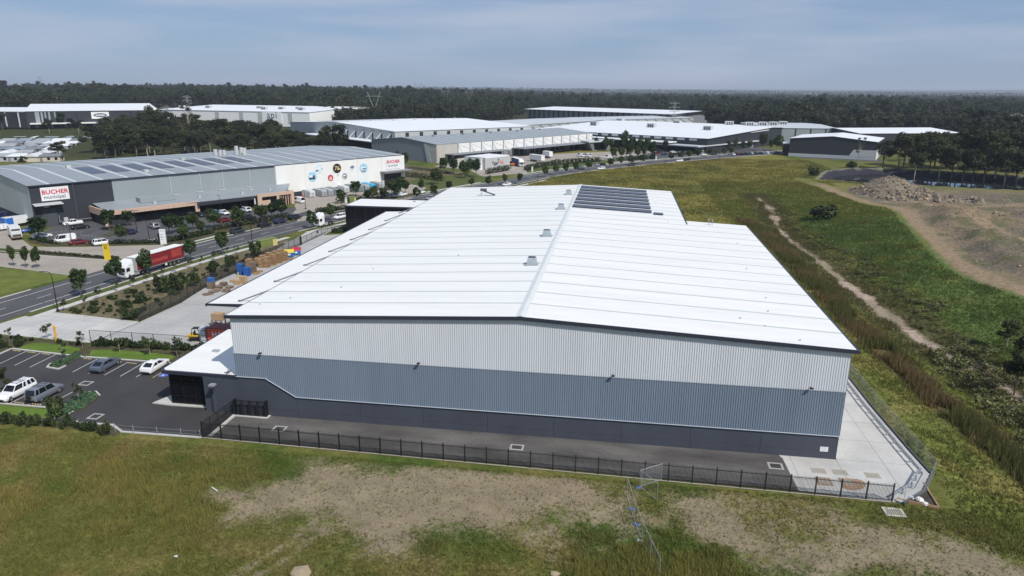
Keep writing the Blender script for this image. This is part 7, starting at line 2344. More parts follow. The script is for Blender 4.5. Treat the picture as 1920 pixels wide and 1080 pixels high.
# bank between footpath and yard
for px in ((121, 584), (160, 574), (187, 562), (217, 547), (250, 538), (277, 531), (307, 518), (330, 511), (355, 503), (379, 496), (402, 488), (425, 481), (445, 476), (470, 466)):
    tree('sapling', tp(px), rnd.uniform(1.9, 2.6), 'small staked sapling beside the footpath on the mulch bank', 'sapling', 'saplings along the footpath', 1.1, z=0.02)
for px, h, w_ in (((304, 548), 3.8, .85), ((335, 545), 3.6, .9), ((401, 512), 3.0, .7), ((265, 568), 2.2, 1.0), ((366, 530), 2.6, .9), ((236, 578), 1.8, 1.1), ((430, 500), 2.6, .8), ((480, 480), 3.4, .9)):
    tree('bush', tp(px), h, 'tall loose shrub on the mulch bank above the yard fence', 'shrub', 'tall shrubs on the bank', w_ * .7, z=0.02)
BANK = GP([(110, 586), (150, 576), (250, 545), (380, 501), (460, 474), (520, 466), (480, 488), (400, 522), (335, 560), (255, 600)])
def scatter(poly, n_, seed=1):
    xs, ys = [p[0] for p in poly], [p[1] for p in poly]
    rg = np.random.default_rng(seed)
    out = []
    while len(out) < n_:
        x = rg.uniform(min(xs), max(xs), 400); y = rg.uniform(min(ys), max(ys), 400)
        ok = sdist(x, y, poly) > .3
        out += list(zip(x[ok], y[ok]))
    return out[:n_]
for xy in scatter(BANK, 130, 3):
    tree('bush', xy, rnd.uniform(.3, .95), 'low shrub in the mulch of the bank above the yard', 'shrub', 'low shrubs on the bank', 1.2, z=0.02)
tree('bush', tp((245, 598)), 1.7, 'bright green rounded bush at the end of the yard fence', 'shrub', None, 1.4, z=0.02)
# yard fence shrubs, lawn trees
for i in range(17):
    t_ = i / 16
    tree('bush', tp((180 + 195 * t_ + rnd.uniform(-2, 2), 647 + 11 * t_ + rnd.uniform(-1, 2))), rnd.uniform(.8, 1.5), 'dark leafy shrub in the row along the yard mesh fence', 'shrub', 'shrubs along the yard fence', .8, z=0.02)
for px, h in (((225, 662), 3.0), ((282, 667), 3.2), ((333, 670), 3.2)):
    tree('sapling', tp(px), h, 'slender sapling on the lawn strip behind the parked sedans', 'sapling', 'saplings behind the sedans', 1.0, z=0.02)
for px, h, w_, lb in (((89, 636), 2.9, 1.1, 'thin sapling standing on the driveway edge near the orange post'), ((155, 651), 2.7, 1.2, 'bushy sapling by the fence post at the driveway'), ((119, 676), 2.6, .9, 'staked sapling at the upper car park island'), ((150, 757), 3.0, .8, 'staked round-headed sapling on the lower car park island'), ((18, 640), 2.2, .9, 'thin leaning sapling in the mulch by the driveway')):
    tree('sapling', tp(px), h, lb, 'sapling', None, w_, z=0.05)
tree('bush', tp((106, 788)), 3.1, 'dark conical shrub tree between the lawn and lower island', 'tree', None, .5, z=0.0)
tree('gum', tp((3, 742)), 4.0, 'dark shrub tree at the car park edge near the white pickup', 'tree', None, .9, var=2, z=0.0)
for x_, y_ in ((60, 575), (110, 565), (150, 565), (200, 580), (260, 585), (330, 605), (390, 585), (430, 585), (520, 600), (570, 600), (610, 600), (700, 630), (760, 600), (830, 600), (870, 620), (950, 650), (1010, 655), (1060, 650), (1130, 680), (1195, 705)):
    tree('bush', tp((x_ / 6, 690 + y_ / 6 + 9)), rnd.uniform(.9, 1.7), 'dark upright shrub in the hedge row along the wire fence', 'shrub', 'shrubs along the wire fence', .55, z=0.0)
for xy in scatter(GP([(-40, 640), (0, 630), (150, 645), (170, 652), (60, 642), (36, 652), (0, 660)]), 26, 5):
    tree('bush', xy, rnd.uniform(.4, .9), 'small round plant in the mulch bed under the driveway kerb', 'shrub', 'plants under the driveway kerb', 1.0, z=0.02)
# ground cover mats on the islands
def mat_cover(name, poly, n_, col, label, h=.25, size=.3, seed=1):
    pts = np.array(scatter(poly, n_, seed))
    rg = np.random.default_rng(seed)
    blobs = [((x, y, .12), (.3, .3, h)) for x, y in pts]
    V, C_ = leaf_quads(rg, blobs, n_ * 14, size, col, .25, .2, .6)
    V[:, :, 2] = np.maximum(V[:, :, 2], .1)
    return link(name, quads_mesh(name, V, C_, GRASSM), None, kind='stuff', label=label, cat='ground cover')
mat_cover('ground_cover', ISL1, 160, (0.085, 0.145, 0.075), 'grey-green creeping ground cover on the upper car park island', seed=2)
mat_cover('ground_cover', ISL2, 260, (0.085, 0.150, 0.078), 'grey-green creeping ground cover spilling over the lower island', seed=3)

def hedge(px, h, w_, label, n_=900, col=(0.030, 0.048, 0.017), size=.34, group=None):
    line = [G(*p) for p in px]
    rg = np.random.default_rng(len(label) + int(px[0][0]))
    blobs = []
    for a, b_ in zip(line, line[1:]):
        L = (b_ - a).length
        k = max(2, int(L / (w_ * .8)))
        for i in range(k):
            c = a + (b_ - a) * ((i + .5) / k)
            blobs.append(((c.x - line[0].x + rg.normal() * .1, c.y - line[0].y + rg.normal() * .1, h * .5), (w_ * .6, w_ * .6, h * .55 * rg.uniform(.85, 1.15))))
    V, C_ = leaf_quads(rg, blobs, n_, size, col, .3, .6)
    t = thing('hedge', label, 'hedge', (line[0].x, line[0].y, 0.0), 0, group)
    link('foliage', quads_mesh('foliage', V, C_, LEAF), t)
    st_ = MB()
    for (c, r_) in blobs:
        st_.tube((c[0], c[1], 0), (c[0], c[1], h * .5), .04, n=5)
    st_.build('stem', BARK, t)
hedge([(65, 446), (80, 455), (110, 459)], 1.1, 1.2, 'low dark hedge curving round the white low car', 800)
hedge([(168, 459), (230, 458), (298, 456)], 1.2, 1.3, 'long clipped hedge between car park and brown driveway', 1500)
hedge([(312, 455), (350, 448), (400, 437)], 1.6, 2.2, 'thick hedge beside the white totem sign', 1800)
hedge([(402, 432), (450, 424), (500, 416), (540, 407)], 1.7, 2.4, 'loose mixed hedge along the far footpath', 2200, (0.045, 0.058, 0.024))
hedge([(594, 399), (620, 396), (648, 392)], 1.6, 3.0, 'rounded hedge island at the factory yard entrance', 1500)
hedge([(634, 378), (650, 376), (700, 372), (745, 368)], 1.8, 2.6, 'leafy hedge beside the green kiosk and white marker', 1800)
hedge([(62, 474), (130, 479), (192, 484)], .7, .9, 'low scrubby hedge on the driveway median', 1000, (0.045, 0.055, 0.025))
hedge([(208, 484), (222, 485)], .6, 1.0, 'short scrub beside the yellow totem', 250, (0.045, 0.055, 0.025))
hedge([(757, 330), (790, 334), (830, 340)], 2.4, 3.4, 'dark hedge on the corner lot past the factory', 2200)
hedge([(765, 316), (800, 320), (850, 327)], 1.4, 2.2, 'low scrub line along the grey warehouse boundary', 1500, (0.045, 0.05, 0.026))
hedge([(912, 327), (935, 323), (955, 319)], 3.0, 2.4, 'tall clipped hedge below the TigerPak lettering', 1500, (0.026, 0.045, 0.014), .45)
hedge([(985, 320), (1010, 314), (1040, 309)], 2.6, 3.4, 'dark hedge hiding the white trailers', 2200, size=.5)
hedge([(1040, 309), (1080, 306), (1125, 303)], 2.8, 3.6, 'dense planting along the grey warehouse frontage', 2600, size=.5)
hedge([(1150, 303), (1190, 300), (1215, 298)], 2.4, 3.4, 'planting between the angled office and broad hall driveway', 1600, size=.5)
hedge([(1260, 291), (1300, 289), (1350, 287)], 1.6, 3.0, 'low hedge in front of the trailers at the broad hall', 1500, size=.5)
hedge([(622, 436), (640, 436), (660, 432)], 1.3, 1.4, 'young hedge behind the black fence by the office box', 800)
# estate trees in front of the other halls
for px, h, k in (((760, 315), 8, 'street'), ((742, 314), 8.5, 'street'), ((872, 334), 8, 'street'), ((893, 332), 9, 'street'), ((880, 328), 8, 'street'), ((832, 326), 8, 'street'), ((850, 327), 8.5, 'street'), ((868, 329), 7.5, 'street'), ((815, 347), 7.5, 'street'), ((822, 345), 6.5, 'street'), ((1165, 300), 8, 'street'), ((1180, 299), 9, 'street'), ((1150, 301), 8, 'street'), ((1195, 298), 8, 'street'), ((1207, 297), 7.5, 'street'), ((1222, 296), 10, 'street')):
    tree(k, tp(px), h, 'leafy tree in the frontage planting of the grey warehouse', 'tree', 'frontage trees of the grey warehouse', 1.0, z=0.0)
for px, h in (((1118, 282), 9), ((1135, 283), 10), ((1145, 283), 9), ((1170, 284), 14), ((1185, 285), 11), ((1200, 286), 10), ((1213, 287), 11), ((1247, 287), 9), ((1365, 283), 7), ((1378, 283), 9), ((1392, 283), 7), ((1405, 284), 8), ((1429, 283), 13), ((1445, 283), 8), ((1455, 283), 11), ((1462, 284), 11), ((1340, 284), 7), ((1320, 286), 7)):
    tree('street', tp(px), h, 'tall tree in front of the broad hall and grey hall', 'tree', 'trees before the broad hall', .75, z=0.0)
# grove on the right beyond the pond
for i, (px, h) in enumerate((((1608, 316), 16), ((1646, 318), 13), ((1655, 316), 15), ((1684, 319), 17), ((1694, 312), 18), ((1705, 316), 14), ((1716, 322), 17), ((1730, 316), 19), ((1742, 322), 17), ((1752, 312), 19), ((1762, 324), 16), ((1775, 318), 18), ((1786, 326), 17), ((1795, 316), 20), ((1806, 328), 18), ((1818, 318), 20), ((1826, 329), 17), ((1838, 320), 21), ((1846, 331), 18), ((1856, 318), 20), ((1866, 330), 19), ((1876, 322), 21), ((1886, 333), 18), ((1896, 322), 20), ((1906, 334), 20), ((1916, 322), 21), ((1928, 336), 19), ((1940, 326), 20), ((1770, 305), 17), ((1830, 305), 18), ((1880, 306), 19), ((1920, 306), 18), ((1700, 303), 15), ((1735, 302), 16))):
    tree('gum_open' if i in (0, 1) else 'gum', tp(px), h, 'slender lone gum tree standing left of the grove' if i == 0 else 'tall dark gum tree in the grove behind the pond', 'tree', None if i == 0 else 'gum grove behind the pond', .62 if i == 0 else 1.2)
for px, h, w_, lb in (((1541, 416), 4.6, 1.5, 'large dark round bush on the slope above the gully'), ((1525, 329), 4.6, .9, 'small round tree at the pond corner of the meadow'), ((1597, 314), 3.4, 1.3, 'spreading bush at the far pond bank'), ((1902, 322), 3.6, 1.1, 'pale round bush at the foot of the grove')):
    tree('bush', tp(px, gz(*tp(px))), h, lb, 'bush', None, w_)
for px, h in (((1902, 735), 7), ((1925, 700), 8), ((1885, 660), 5)):
    tree('gum', tp(px, -2.5), h, 'dark young gum tree in the overgrown gully', 'tree', 'young gums in the gully', 1.0)
tree('bare', tp((1418, 392)), 5, 'thin dead sapling at the head of the gully', 'tree', None, .3)
for xy in scatter([(57, 120), (62, 120), (66, 150), (64, 190), (60, 240), (57, 262), (54, 262), (57, 200), (58, 160)], 60, 9):
    tree('scrub', xy, rnd.uniform(.45, 1.0), 'dull green scrub bush on the gully bank', 'shrub', 'scrub on the gully bank', 1.1)
for xy in scatter([(50, 70), (62, 70), (64, 122), (54, 122)], 48, 10):
    tree('scrub', xy, rnd.uniform(.7, 1.7), 'dark tangled scrub bush low in the gully', 'shrub', 'scrub low in the gully', 1.0)
# gum woodland between the factory and the far halls
WOOD_PX = [(172, 300), (180, 280), (235, 264), (300, 259), (420, 262), (520, 268), (600, 276), (655, 282), (640, 290), (560, 292), (400, 296), (250, 300)]
WP = [(G(x, y).x, G(x, y).y) for x, y in WOOD_PX]
for i, xy in enumerate(scatter(WP, 210, 21)):
    tree('gum', xy, rnd.uniform(11, 18) if xy[0] < -245 else rnd.uniform(8, 12.5), 'gum tree in the woodland behind the striped factory roof', 'tree', 'woodland behind the factory', 1.25)
for px, h, k, w_, lb in (((292, 270), 25, 'gum', 1.0, 'tallest dense gum tree in front of the charcoal hall'), ((318, 268), 22, 'gum', 1.0, 'second tall dense gum beside the tallest one'), ((358, 268), 31, 'gum_open', .75, 'tall open-crowned gum rising above the white hall'), ((612, 283), 17, 'gum', 1.0, 'dense gum left of the white water tank'), ((640, 282), 17, 'gum', 1.0, 'dense gum touching the white water tank'), ((352, 290), 17, 'bare', .8, 'pale leafless tree behind the factory stacks'), ((378, 288), 18, 'bare', .8, 'pale bare-branched tree beside the open-crowned gum'), ((395, 286), 15, 'bare', .8, 'pale dead tree at the woodland edge'), ((112, 300), 11, 'gum', 1.2, 'broad dark tree among the grey-roofed houses'), ((45, 314), 6, 'gum', 1.2, 'small round tree at the corner of the factory roof'), ((8, 258), 14, 'gum', 1.2, 'large tree at the left end of the houses')):
    tree(k, tp(px), h, lb, 'tree', None, w_)
for px in ((108, 252), (118, 256), (125, 250), (138, 258), (150, 262), (160, 252), (85, 255), (95, 262), (205, 258), (215, 252)):
    tree('gum', tp(px), rnd.uniform(8, 14), 'tree in the belt between the houses and charcoal hall', 'tree', 'trees between houses and charcoal hall', 1.1)

# ------------------------------------------------------------------ grass and reeds
def blades(name, X, Y, H_, col, k, wid, label, lean=.35, seed=5):
    rg = np.random.default_rng(seed)
    n_ = len(X)
    Z = height(X, Y)
    P0 = np.repeat(np.stack([X, Y, Z], 1), k, 0) + np.concatenate([rg.normal(size=(n_ * k, 2)) * wid * 1.6, np.zeros((n_ * k, 1))], 1)
    hh = np.repeat(H_, k) * (.6 + .6 * rg.random(n_ * k))
    a = rg.uniform(0, 6.28, n_ * k)
    side = np.stack([np.cos(a), np.sin(a), np.zeros_like(a)], 1) * (wid * (.6 + .6 * rg.random(n_ * k)))[:, None]
    ln = rg.normal(size=(n_ * k, 2)) * lean * hh[:, None]
    tip = P0 + np.concatenate([ln, hh[:, None]], 1)
    V = np.stack([P0 - side, P0 + side, tip], 1)
    V[:, :2, 2] -= .03
    C_ = np.repeat(col, k, 0) * (.78 + .44 * rg.random((n_ * k, 1)))
    me_ = bpy.data.meshes.new(name)
    m_ = n_ * k
    me_.vertices.add(m_ * 3)
    me_.vertices.foreach_set('co', V.astype(np.float32).ravel())
    me_.loops.add(m_ * 3)
    me_.loops.foreach_set('vertex_index', np.arange(m_ * 3, dtype=np.int32))
    me_.polygons.add(m_)
    me_.polygons.foreach_set('loop_start', np.arange(0, m_ * 3, 3, dtype=np.int32))
    me_.polygons.foreach_set('loop_total', np.full(m_, 3, np.int32))
    me_.update()
    at_ = me_.attributes.new('Col', 'FLOAT_COLOR', 'POINT')
    c4 = np.repeat(np.concatenate([C_, np.ones((m_, 1))], 1), 3, 0)
    at_.data.foreach_set('color', c4.astype(np.float32).ravel())
    me_.materials.append(GRASSM)
    return link(name, me_, None, kind='stuff', label=label, cat='grass')

def in_view(X, Y, Z=0.0, pad=40):
    d = np.stack([X, Y, Z - CAM_H + 0 * X], 1)
    w = d @ np.array(_F)
    px = 960 + FPX * (d @ np.array(CR)) / w
    py = 540 - FPX * (d @ np.array(CU)) / w
    return (px > -pad) & (px < 1920 + pad) & (py < 1080 + pad) & (w > 1)

def ground_col(X, Y):
    c, b_ = ground_paint(X[None], Y[None])
    return c[0], b_[0]
rg = np.random.default_rng(77)
# foreground field
N = 230000
X = rg.uniform(-92, 62, N); Y = rg.uniform(38, 66.6, N)
ok = in_view(X, Y); X, Y = X[ok], Y[ok]
c, bare = ground_col(X, Y)
keep = rg.random(len(X)) < (.10 + .85 * (1 - bare) ** 1.2) * (.55 + .45 * (fbm(X, Y, 2.0, 301, 2) > .42))
X, Y, c, bare = X[keep], Y[keep], c[keep], bare[keep]
tall = sst(.47, .64, fbm(X, Y, 7.5, 305)) * sst(66.5, 60, Y) * np.clip(1 - 2.2 * bare, 0, 1)
c = c * 1.34 * (1 - tall[:, None] * .6) + np.array((0.30, 0.255, 0.075)) * tall[:, None] * .62
H_ = (.13 + .13 * rg.random(len(X))) * (1 - .25 * bare) * np.where(rg.random(len(X)) < .05, 2.2, 1) + .5 * tall
dry = np.clip(bare * 1.3, 0, 1)[:, None] * (rg.random((len(X), 1)) < .72)
c = c * (1 - dry) + np.array((0.185, 0.155, 0.080)) * dry
blades('foreground_grass', X, Y, H_, c, 4, .035, 'uneven olive and straw grass of the vacant field in front of the fence')
# right-hand slope
N = 150000
X = rg.uniform(34.8, 100, N); Y = rg.uniform(60, 330, N)
dens = np.clip(95 / Y, .12, 1)
ok = in_view(X, Y) & (rg.random(N) < dens * 1.2); X, Y = X[ok], Y[ok]
c, bare = ground_col(X, Y)
lum = c.mean(1)
ok = (lum < .155) & (X < np.interp(Y, [100, 154, 180, 214, 261, 280, 300], [90, 84.3, 82.9, 88.7, 98, 92, 92])) & (np.minimum(ldist(X, Y, TRACK), ldist(X, Y, TRACK2)) > 4.5) & (ldist(X, Y, REEDS) > 2)
X, Y, c = X[ok], Y[ok], c[ok]
H_ = (.25 + .5 * sst(.4, .7, fbm(X, Y, 6, 311))) * np.clip(Y / 110, .8, 1.7) * .9
blades('slope_grass', X, Y, H_, c * 1.1, 4, .06, 'rough green grass on the slope and gully beside the warehouse', seed=6)
# reeds in the gully
pts = []
for a, b_ in zip(REEDS, REEDS[1:]):
    L = math.dist(a, b_)
    n_ = int(L * 170)
    t_ = rg.random(n_)
    pts.append(np.stack([a[0] + (b_[0] - a[0]) * t_ + rg.normal(size=n_) * 1.35, a[1] + (b_[1] - a[1]) * t_], 1))
pts = np.concatenate(pts)
pts = pts[in_view(pts[:, 0], pts[:, 1], -2)]
pts = pts[fbm(pts[:, 0], pts[:, 1], 5, 331) > .36]
c = np.array((0.175, 0.128, 0.060))[None] * (.6 + .8 * rg.random((len(pts), 1))) * (1 + .0 * pts[:, :1])
c = c + (fbm(pts[:, 0], pts[:, 1], 9, 332)[:, None] > .5) * np.array((-.06, -.010, -.02))
blades('reeds', pts[:, 0], pts[:, 1], rg.uniform(1.2, 2.2, len(pts)), np.clip(c, .01, 1), 3, .06, 'brown dry reed bed running along the gully', .16, seed=7)
# meadow
N = 90000
X = rg.uniform(-40, 110, N); Y = rg.uniform(192, 440, N)
road_r = np.array(offs(ROAD, RH + 1.2))
ymax = np.interp(X, road_r[:, 0], road_r[:, 1])
ok = in_view(X, Y) & (Y < ymax) & (sdist(X, Y, POND) < -2) & (ldist(X, Y, TRACK) > 4) & ~((X < 14) & (Y < 192.5)) & ~((X > 88) & (Y < 330)); X, Y = X[ok], Y[ok]
c, bare = ground_col(X, Y)
blades('meadow_grass', X, Y, (.22 + .35 * sst(.45, .7, fbm(X, Y, 8, 341))) * 1.3, c * 1.1, 3, .12, 'tawny green meadow grass between the warehouse and the road', seed=8)
# ------------------------------------------------------------------ rubble heap
def rock_mesh(seed, m):
    rg_ = np.random.default_rng(seed)
    bmh = bmesh.new()
    bmesh.ops.create_icosphere(bmh, subdivisions=1, radius=1)
    for v in bmh.verts:
        v.co *= .72 + .5 * rg_.random()
        v.co.z *= .75
    me_ = bpy.data.meshes.new('rock')
    bmh.to_mesh(me_)
    bmh.free()
    me_.materials.append(m)
    return me_
ROCKM = [mat('rubble_grey', (0.215, 0.178, 0.138), rough=0.95, var=0.25, scale=.8), mat('rubble_tan', (0.32, 0.25, 0.165), rough=0.95, var=0.2, scale=.8), mat('rubble_dark', (0.105, 0.092, 0.08), rough=0.95, var=0.25, scale=.8)]
ROCKS = [rock_mesh(s_, ROCKM[s_ % 3]) for s_ in range(9)]
RC = (107.0, 299.0)
RPILE = thing('rubble_pile', 'large heap of grey broken rock and soil beside the pond', 'rubble heap', (RC[0], RC[1], 0))
def mound(dx, dy):
    d = np.hypot(dx / np.where(dx > 0, 18, 14.5), dy / 18)
    ridge = np.clip(1 - d, 0, 1)
    return 10.2 * ridge ** 1.05 * (1 - .25 * ridge) + 2.0 * np.clip(1 - np.hypot((dx - 17) / 13, (dy + 14) / 7), 0, 1)
gxm, gym = np.meshgrid(np.linspace(-19, 31, 64), np.linspace(-24, 23, 60))
gzm = mound(gxm, gym) + (fbm(gxm + 50, gym + 50, 3, 401) - .5) * 1.1 * (mound(gxm, gym) > .05) - .25
mb = MB()
n0, n1 = gxm.shape
mb.add(list(zip(gxm.ravel(), gym.ravel(), gzm.ravel())), [(j * n1 + i, j * n1 + i + 1, (j + 1) * n1 + i + 1, (j + 1) * n1 + i) for j in range(n0 - 1) for i in range(n1 - 1)])
mo = mb.build('mound', mat('spoil_soil', (0.205, 0.168, 0.118), rough=0.95, var=0.35, scale=.5, fine=.3, fscale=2.5, bump=.8, bscale=2), RPILE)
rg = np.random.default_rng(55)
cnt = 0
while cnt < 290:
    dx, dy = rg.uniform(-16, 30), rg.uniform(-23, 12)
    m_ = float(mound(np.array(dx), np.array(dy)))
    if m_ < .15 or (m_ > 3.5 and rg.random() < .7) or (dx < -6 and rg.random() < .7):
        continue
    lowr = (m_ < 2.6)
    s_ = rg.uniform(.3, .9) * (1.05 if lowr else .6)
    o = link('rock', ROCKS[rg.integers(9)], RPILE, (dx, dy, m_ - .1 + s_ * .2), 0, scale=(s_ * rg.uniform(.8, 1.3), s_ * rg.uniform(.8, 1.2), s_ * rg.uniform(.7, 1.0)))
    o.rotation_euler = tuple(rg.uniform(0, 6.28, 3))
    cnt += 1
# finer broken stone over the heap and along the spoil
base = [np.array([v.co[:] for v in r_.vertices]) for r_ in ROCKS]
fac = [np.array([p.vertices[:] for p in r_.polygons]) for r_ in ROCKS]
V_, F_, MI, off = [], [], [], 0
for i in range(2600):
    dx, dy = rg.uniform(-17, 30), rg.uniform(-23, 20)
    m_ = float(mound(np.array(dx), np.array(dy)))
    if m_ < .05:
        continue
    k = int(rg.integers(9))
    s_ = rg.uniform(.1, .3)
    V_.append(base[k] * s_ + np.array([dx, dy, m_ - .05 + (fbm(np.array([dx + 50.]), np.array([dy + 50.]), 3, 401)[0] - .5) * 1.1]))
    F_.append(fac[k] + off)
    off += len(base[k])
    MI += [k % 3] * len(fac[k])
me_ = bpy.data.meshes.new('broken_stone')
me_.from_pydata(np.concatenate(V_).tolist(), [], np.concatenate(F_).tolist())
for m_ in ROCKM:
    me_.materials.append(m_)
me_.polygons.foreach_set('material_index', MI)
link('broken_stone', me_, RPILE, kind='stuff')
# scattered stones on the spoil ground
V_, F_, MI, off = [], [], [], 0
X = rg.uniform(86, 190, 6500); Y = rg.uniform(140, 300, 6500)
ok = in_view(X, Y) & (ldist(X, Y, TRACK) > 2.2) & (X > 4 + np.interp(Y, [100, 154, 180, 214, 261, 280, 300], [90, 84.3, 82.9, 88.7, 98, 92, 92])); X, Y = X[ok], Y[ok]
Z = height(X, Y)
for x, y, z in zip(X, Y, Z):
    k = int(rg.integers(9)); s_ = rg.uniform(.08, .3) * (1.6 if rg.random() < .06 else 1)
    V_.append(base[k] * s_ + np.array([x, y, z + .02])); F_.append(fac[k] + off); off += len(base[k]); MI += [k % 3] * len(fac[k])
me_ = bpy.data.meshes.new('spoil_stones')
me_.from_pydata(np.concatenate(V_).tolist(), [], np.concatenate(F_).tolist())
for m_ in ROCKM:
    me_.materials.append(m_)
me_.polygons.foreach_set('material_index', MI)
link('spoil_stones', me_, None, kind='stuff', label='small loose stones strewn over the bare spoil ground', cat='stones')
# boulders and bits in the foreground
for px, s_, lb, m_ in (((563, 1074), .85, 'flat pale boulder half sunk in the long straw grass', ROCKM[1]), ((1041, 1078), .4, 'small pale stone in the grass at the field edge', ROCKM[1]), ((331, 1044), .2, 'small white stone in the olive grass', WHITE), ((1188, 1066), .25, 'white scrap stone in the grass beside the site fence', WHITE)):
    c = G(*px)
    rk = rock_mesh(int(px[0]), m_)
    o = link('stone', rk, None, (c.x, c.y, gz(c.x, c.y) + s_ * .15), 0, lb, 'stone', scale=(s_ * 1.2, s_, s_ * .5))
c = G(403, 918)
t = MB().tube((-.5, .3, .08), (.4, -.25, .1), .06, n=8)
t.build('pipe', WHITE, loc=(c.x, c.y, gz(c.x, c.y) + .05), label='short white plastic pipe lying on the grass', cat='pipe')

# ------------------------------------------------------------------ houses on the left
HW_ = [mat('house_white', (0.66, 0.66, 0.64), var=0.06), mat('house_grey', (0.40, 0.42, 0.43), var=0.06), mat('house_cream', (0.56, 0.51, 0.42), var=0.06)]
HR_ = [mat('roof_slate', (0.17, 0.185, 0.205), var=0.1), mat('roof_mid', (0.30, 0.325, 0.35), var=0.08), mat('roof_pale', (0.62, 0.64, 0.65), var=0.05), mat('roof_bluegrey', (0.22, 0.27, 0.32), var=0.08)]
rh = random.Random(31)
def house(x, y, rz_, w, d, wm_, rm_, label, group, z=0.0):
    t = thing('house', label, 'house', (x, y, z), rz_, group)
    h = 2.9
    MB().box(-w / 2, w / 2, -d / 2, d / 2, 0, h).build('wall', wm_, t)
    rr = MB()
    o_ = .5
    rh_ = h + d * .20
    rr.add([(-w / 2 - o_, -d / 2 - o_, h - .1), (w / 2 + o_, -d / 2 - o_, h - .1), (w / 2 + o_, d / 2 + o_, h - .1), (-w / 2 - o_, d / 2 + o_, h - .1), (-w / 2 + (d * .3 if rh.random() < .5 else -o_), 0, rh_), (w / 2 + o_, 0, rh_)], [(0, 1, 5, 4), (1, 2, 5), (2, 3, 4, 5), (3, 0, 4)])
    rr.build('roof', rm_, t)
    for k in range(3):
        x_ = -w / 2 + w * (k + .5) / 3
        MB().box(x_ - .7, x_ + .7, -d / 2 - .05, -d / 2, .9 if k else 0, 2.2).build('window' if k else 'door', GLASS if k else WMID, t)
    MB().box(w / 2, w / 2 + .05, -.8, .8, .9, 2.2).build('window', GLASS, t)
    return t
k = 0
for row, y_ in enumerate((262, 266.5, 271, 276, 281.5, 287.5, 294.5, 302)):
    for col in range(7):
        x_ = -14 + col * 33 + (row % 2) * 14 + rh.uniform(-4, 4)
        if x_ > 168 - row * 9 and row > 2 or x_ > 172 or (row < 2 and x_ < 30):
            continue
        c = G(x_, y_)
        rm_ = HR_[rh.choice((0, 1, 1, 2, 2, 3))]
        nm = {0: 'slate roof', 1: 'mid grey roof', 2: 'pale metal roof', 3: 'blue-grey roof'}[HR_.index(rm_)]
        house(c.x, c.y, .35 + rh.choice((0, 0, math.pi / 2)), rh.uniform(9, 11.5), rh.uniform(6.5, 8), rh.choice(HW_), rm_, 'small single-storey house with ' + nm + ' in the close rows beyond the factory', 'houses with ' + nm)
        k += 1
# clearing on the slope west of the charcoal hall
struct('driveway', MB().sheet(GP([(12, 240), (40, 240), (70, 254), (66, 260), (45, 262), (20, 246)], 3.5), 3.55), mat('clay_ramp', (0.33, 0.27, 0.2), var=0.15))
# distant settlement roofs inside the forest
RT_ = mat('roof_terracotta', (0.34, 0.15, 0.10), var=0.15)
for i, (px, dist) in enumerate((((765, 0), 1250), ((775, 0), 1270), ((785, 0), 1240), ((800, 0), 1180), ((850, 0), 1150), ((862, 0), 1140), ((872, 0), 1160), ((843, 0), 1190), ((770, 0), 1200), ((815, 0), 1130))):
    d = ray(px[0], 200)
    s_ = dist / math.hypot(d.x, d.y)
    x, y = d.x * s_, d.y * s_
    house(x, y, .3 * i, 15, 11, HW_[2], RT_ if i % 3 else HR_[2], ('distant house with terracotta roof' if i % 3 else 'distant house with pale roof') + ' in a forest clearing', 'distant terracotta houses' if i % 3 else 'distant pale houses', gz(x, y) + 5.5)

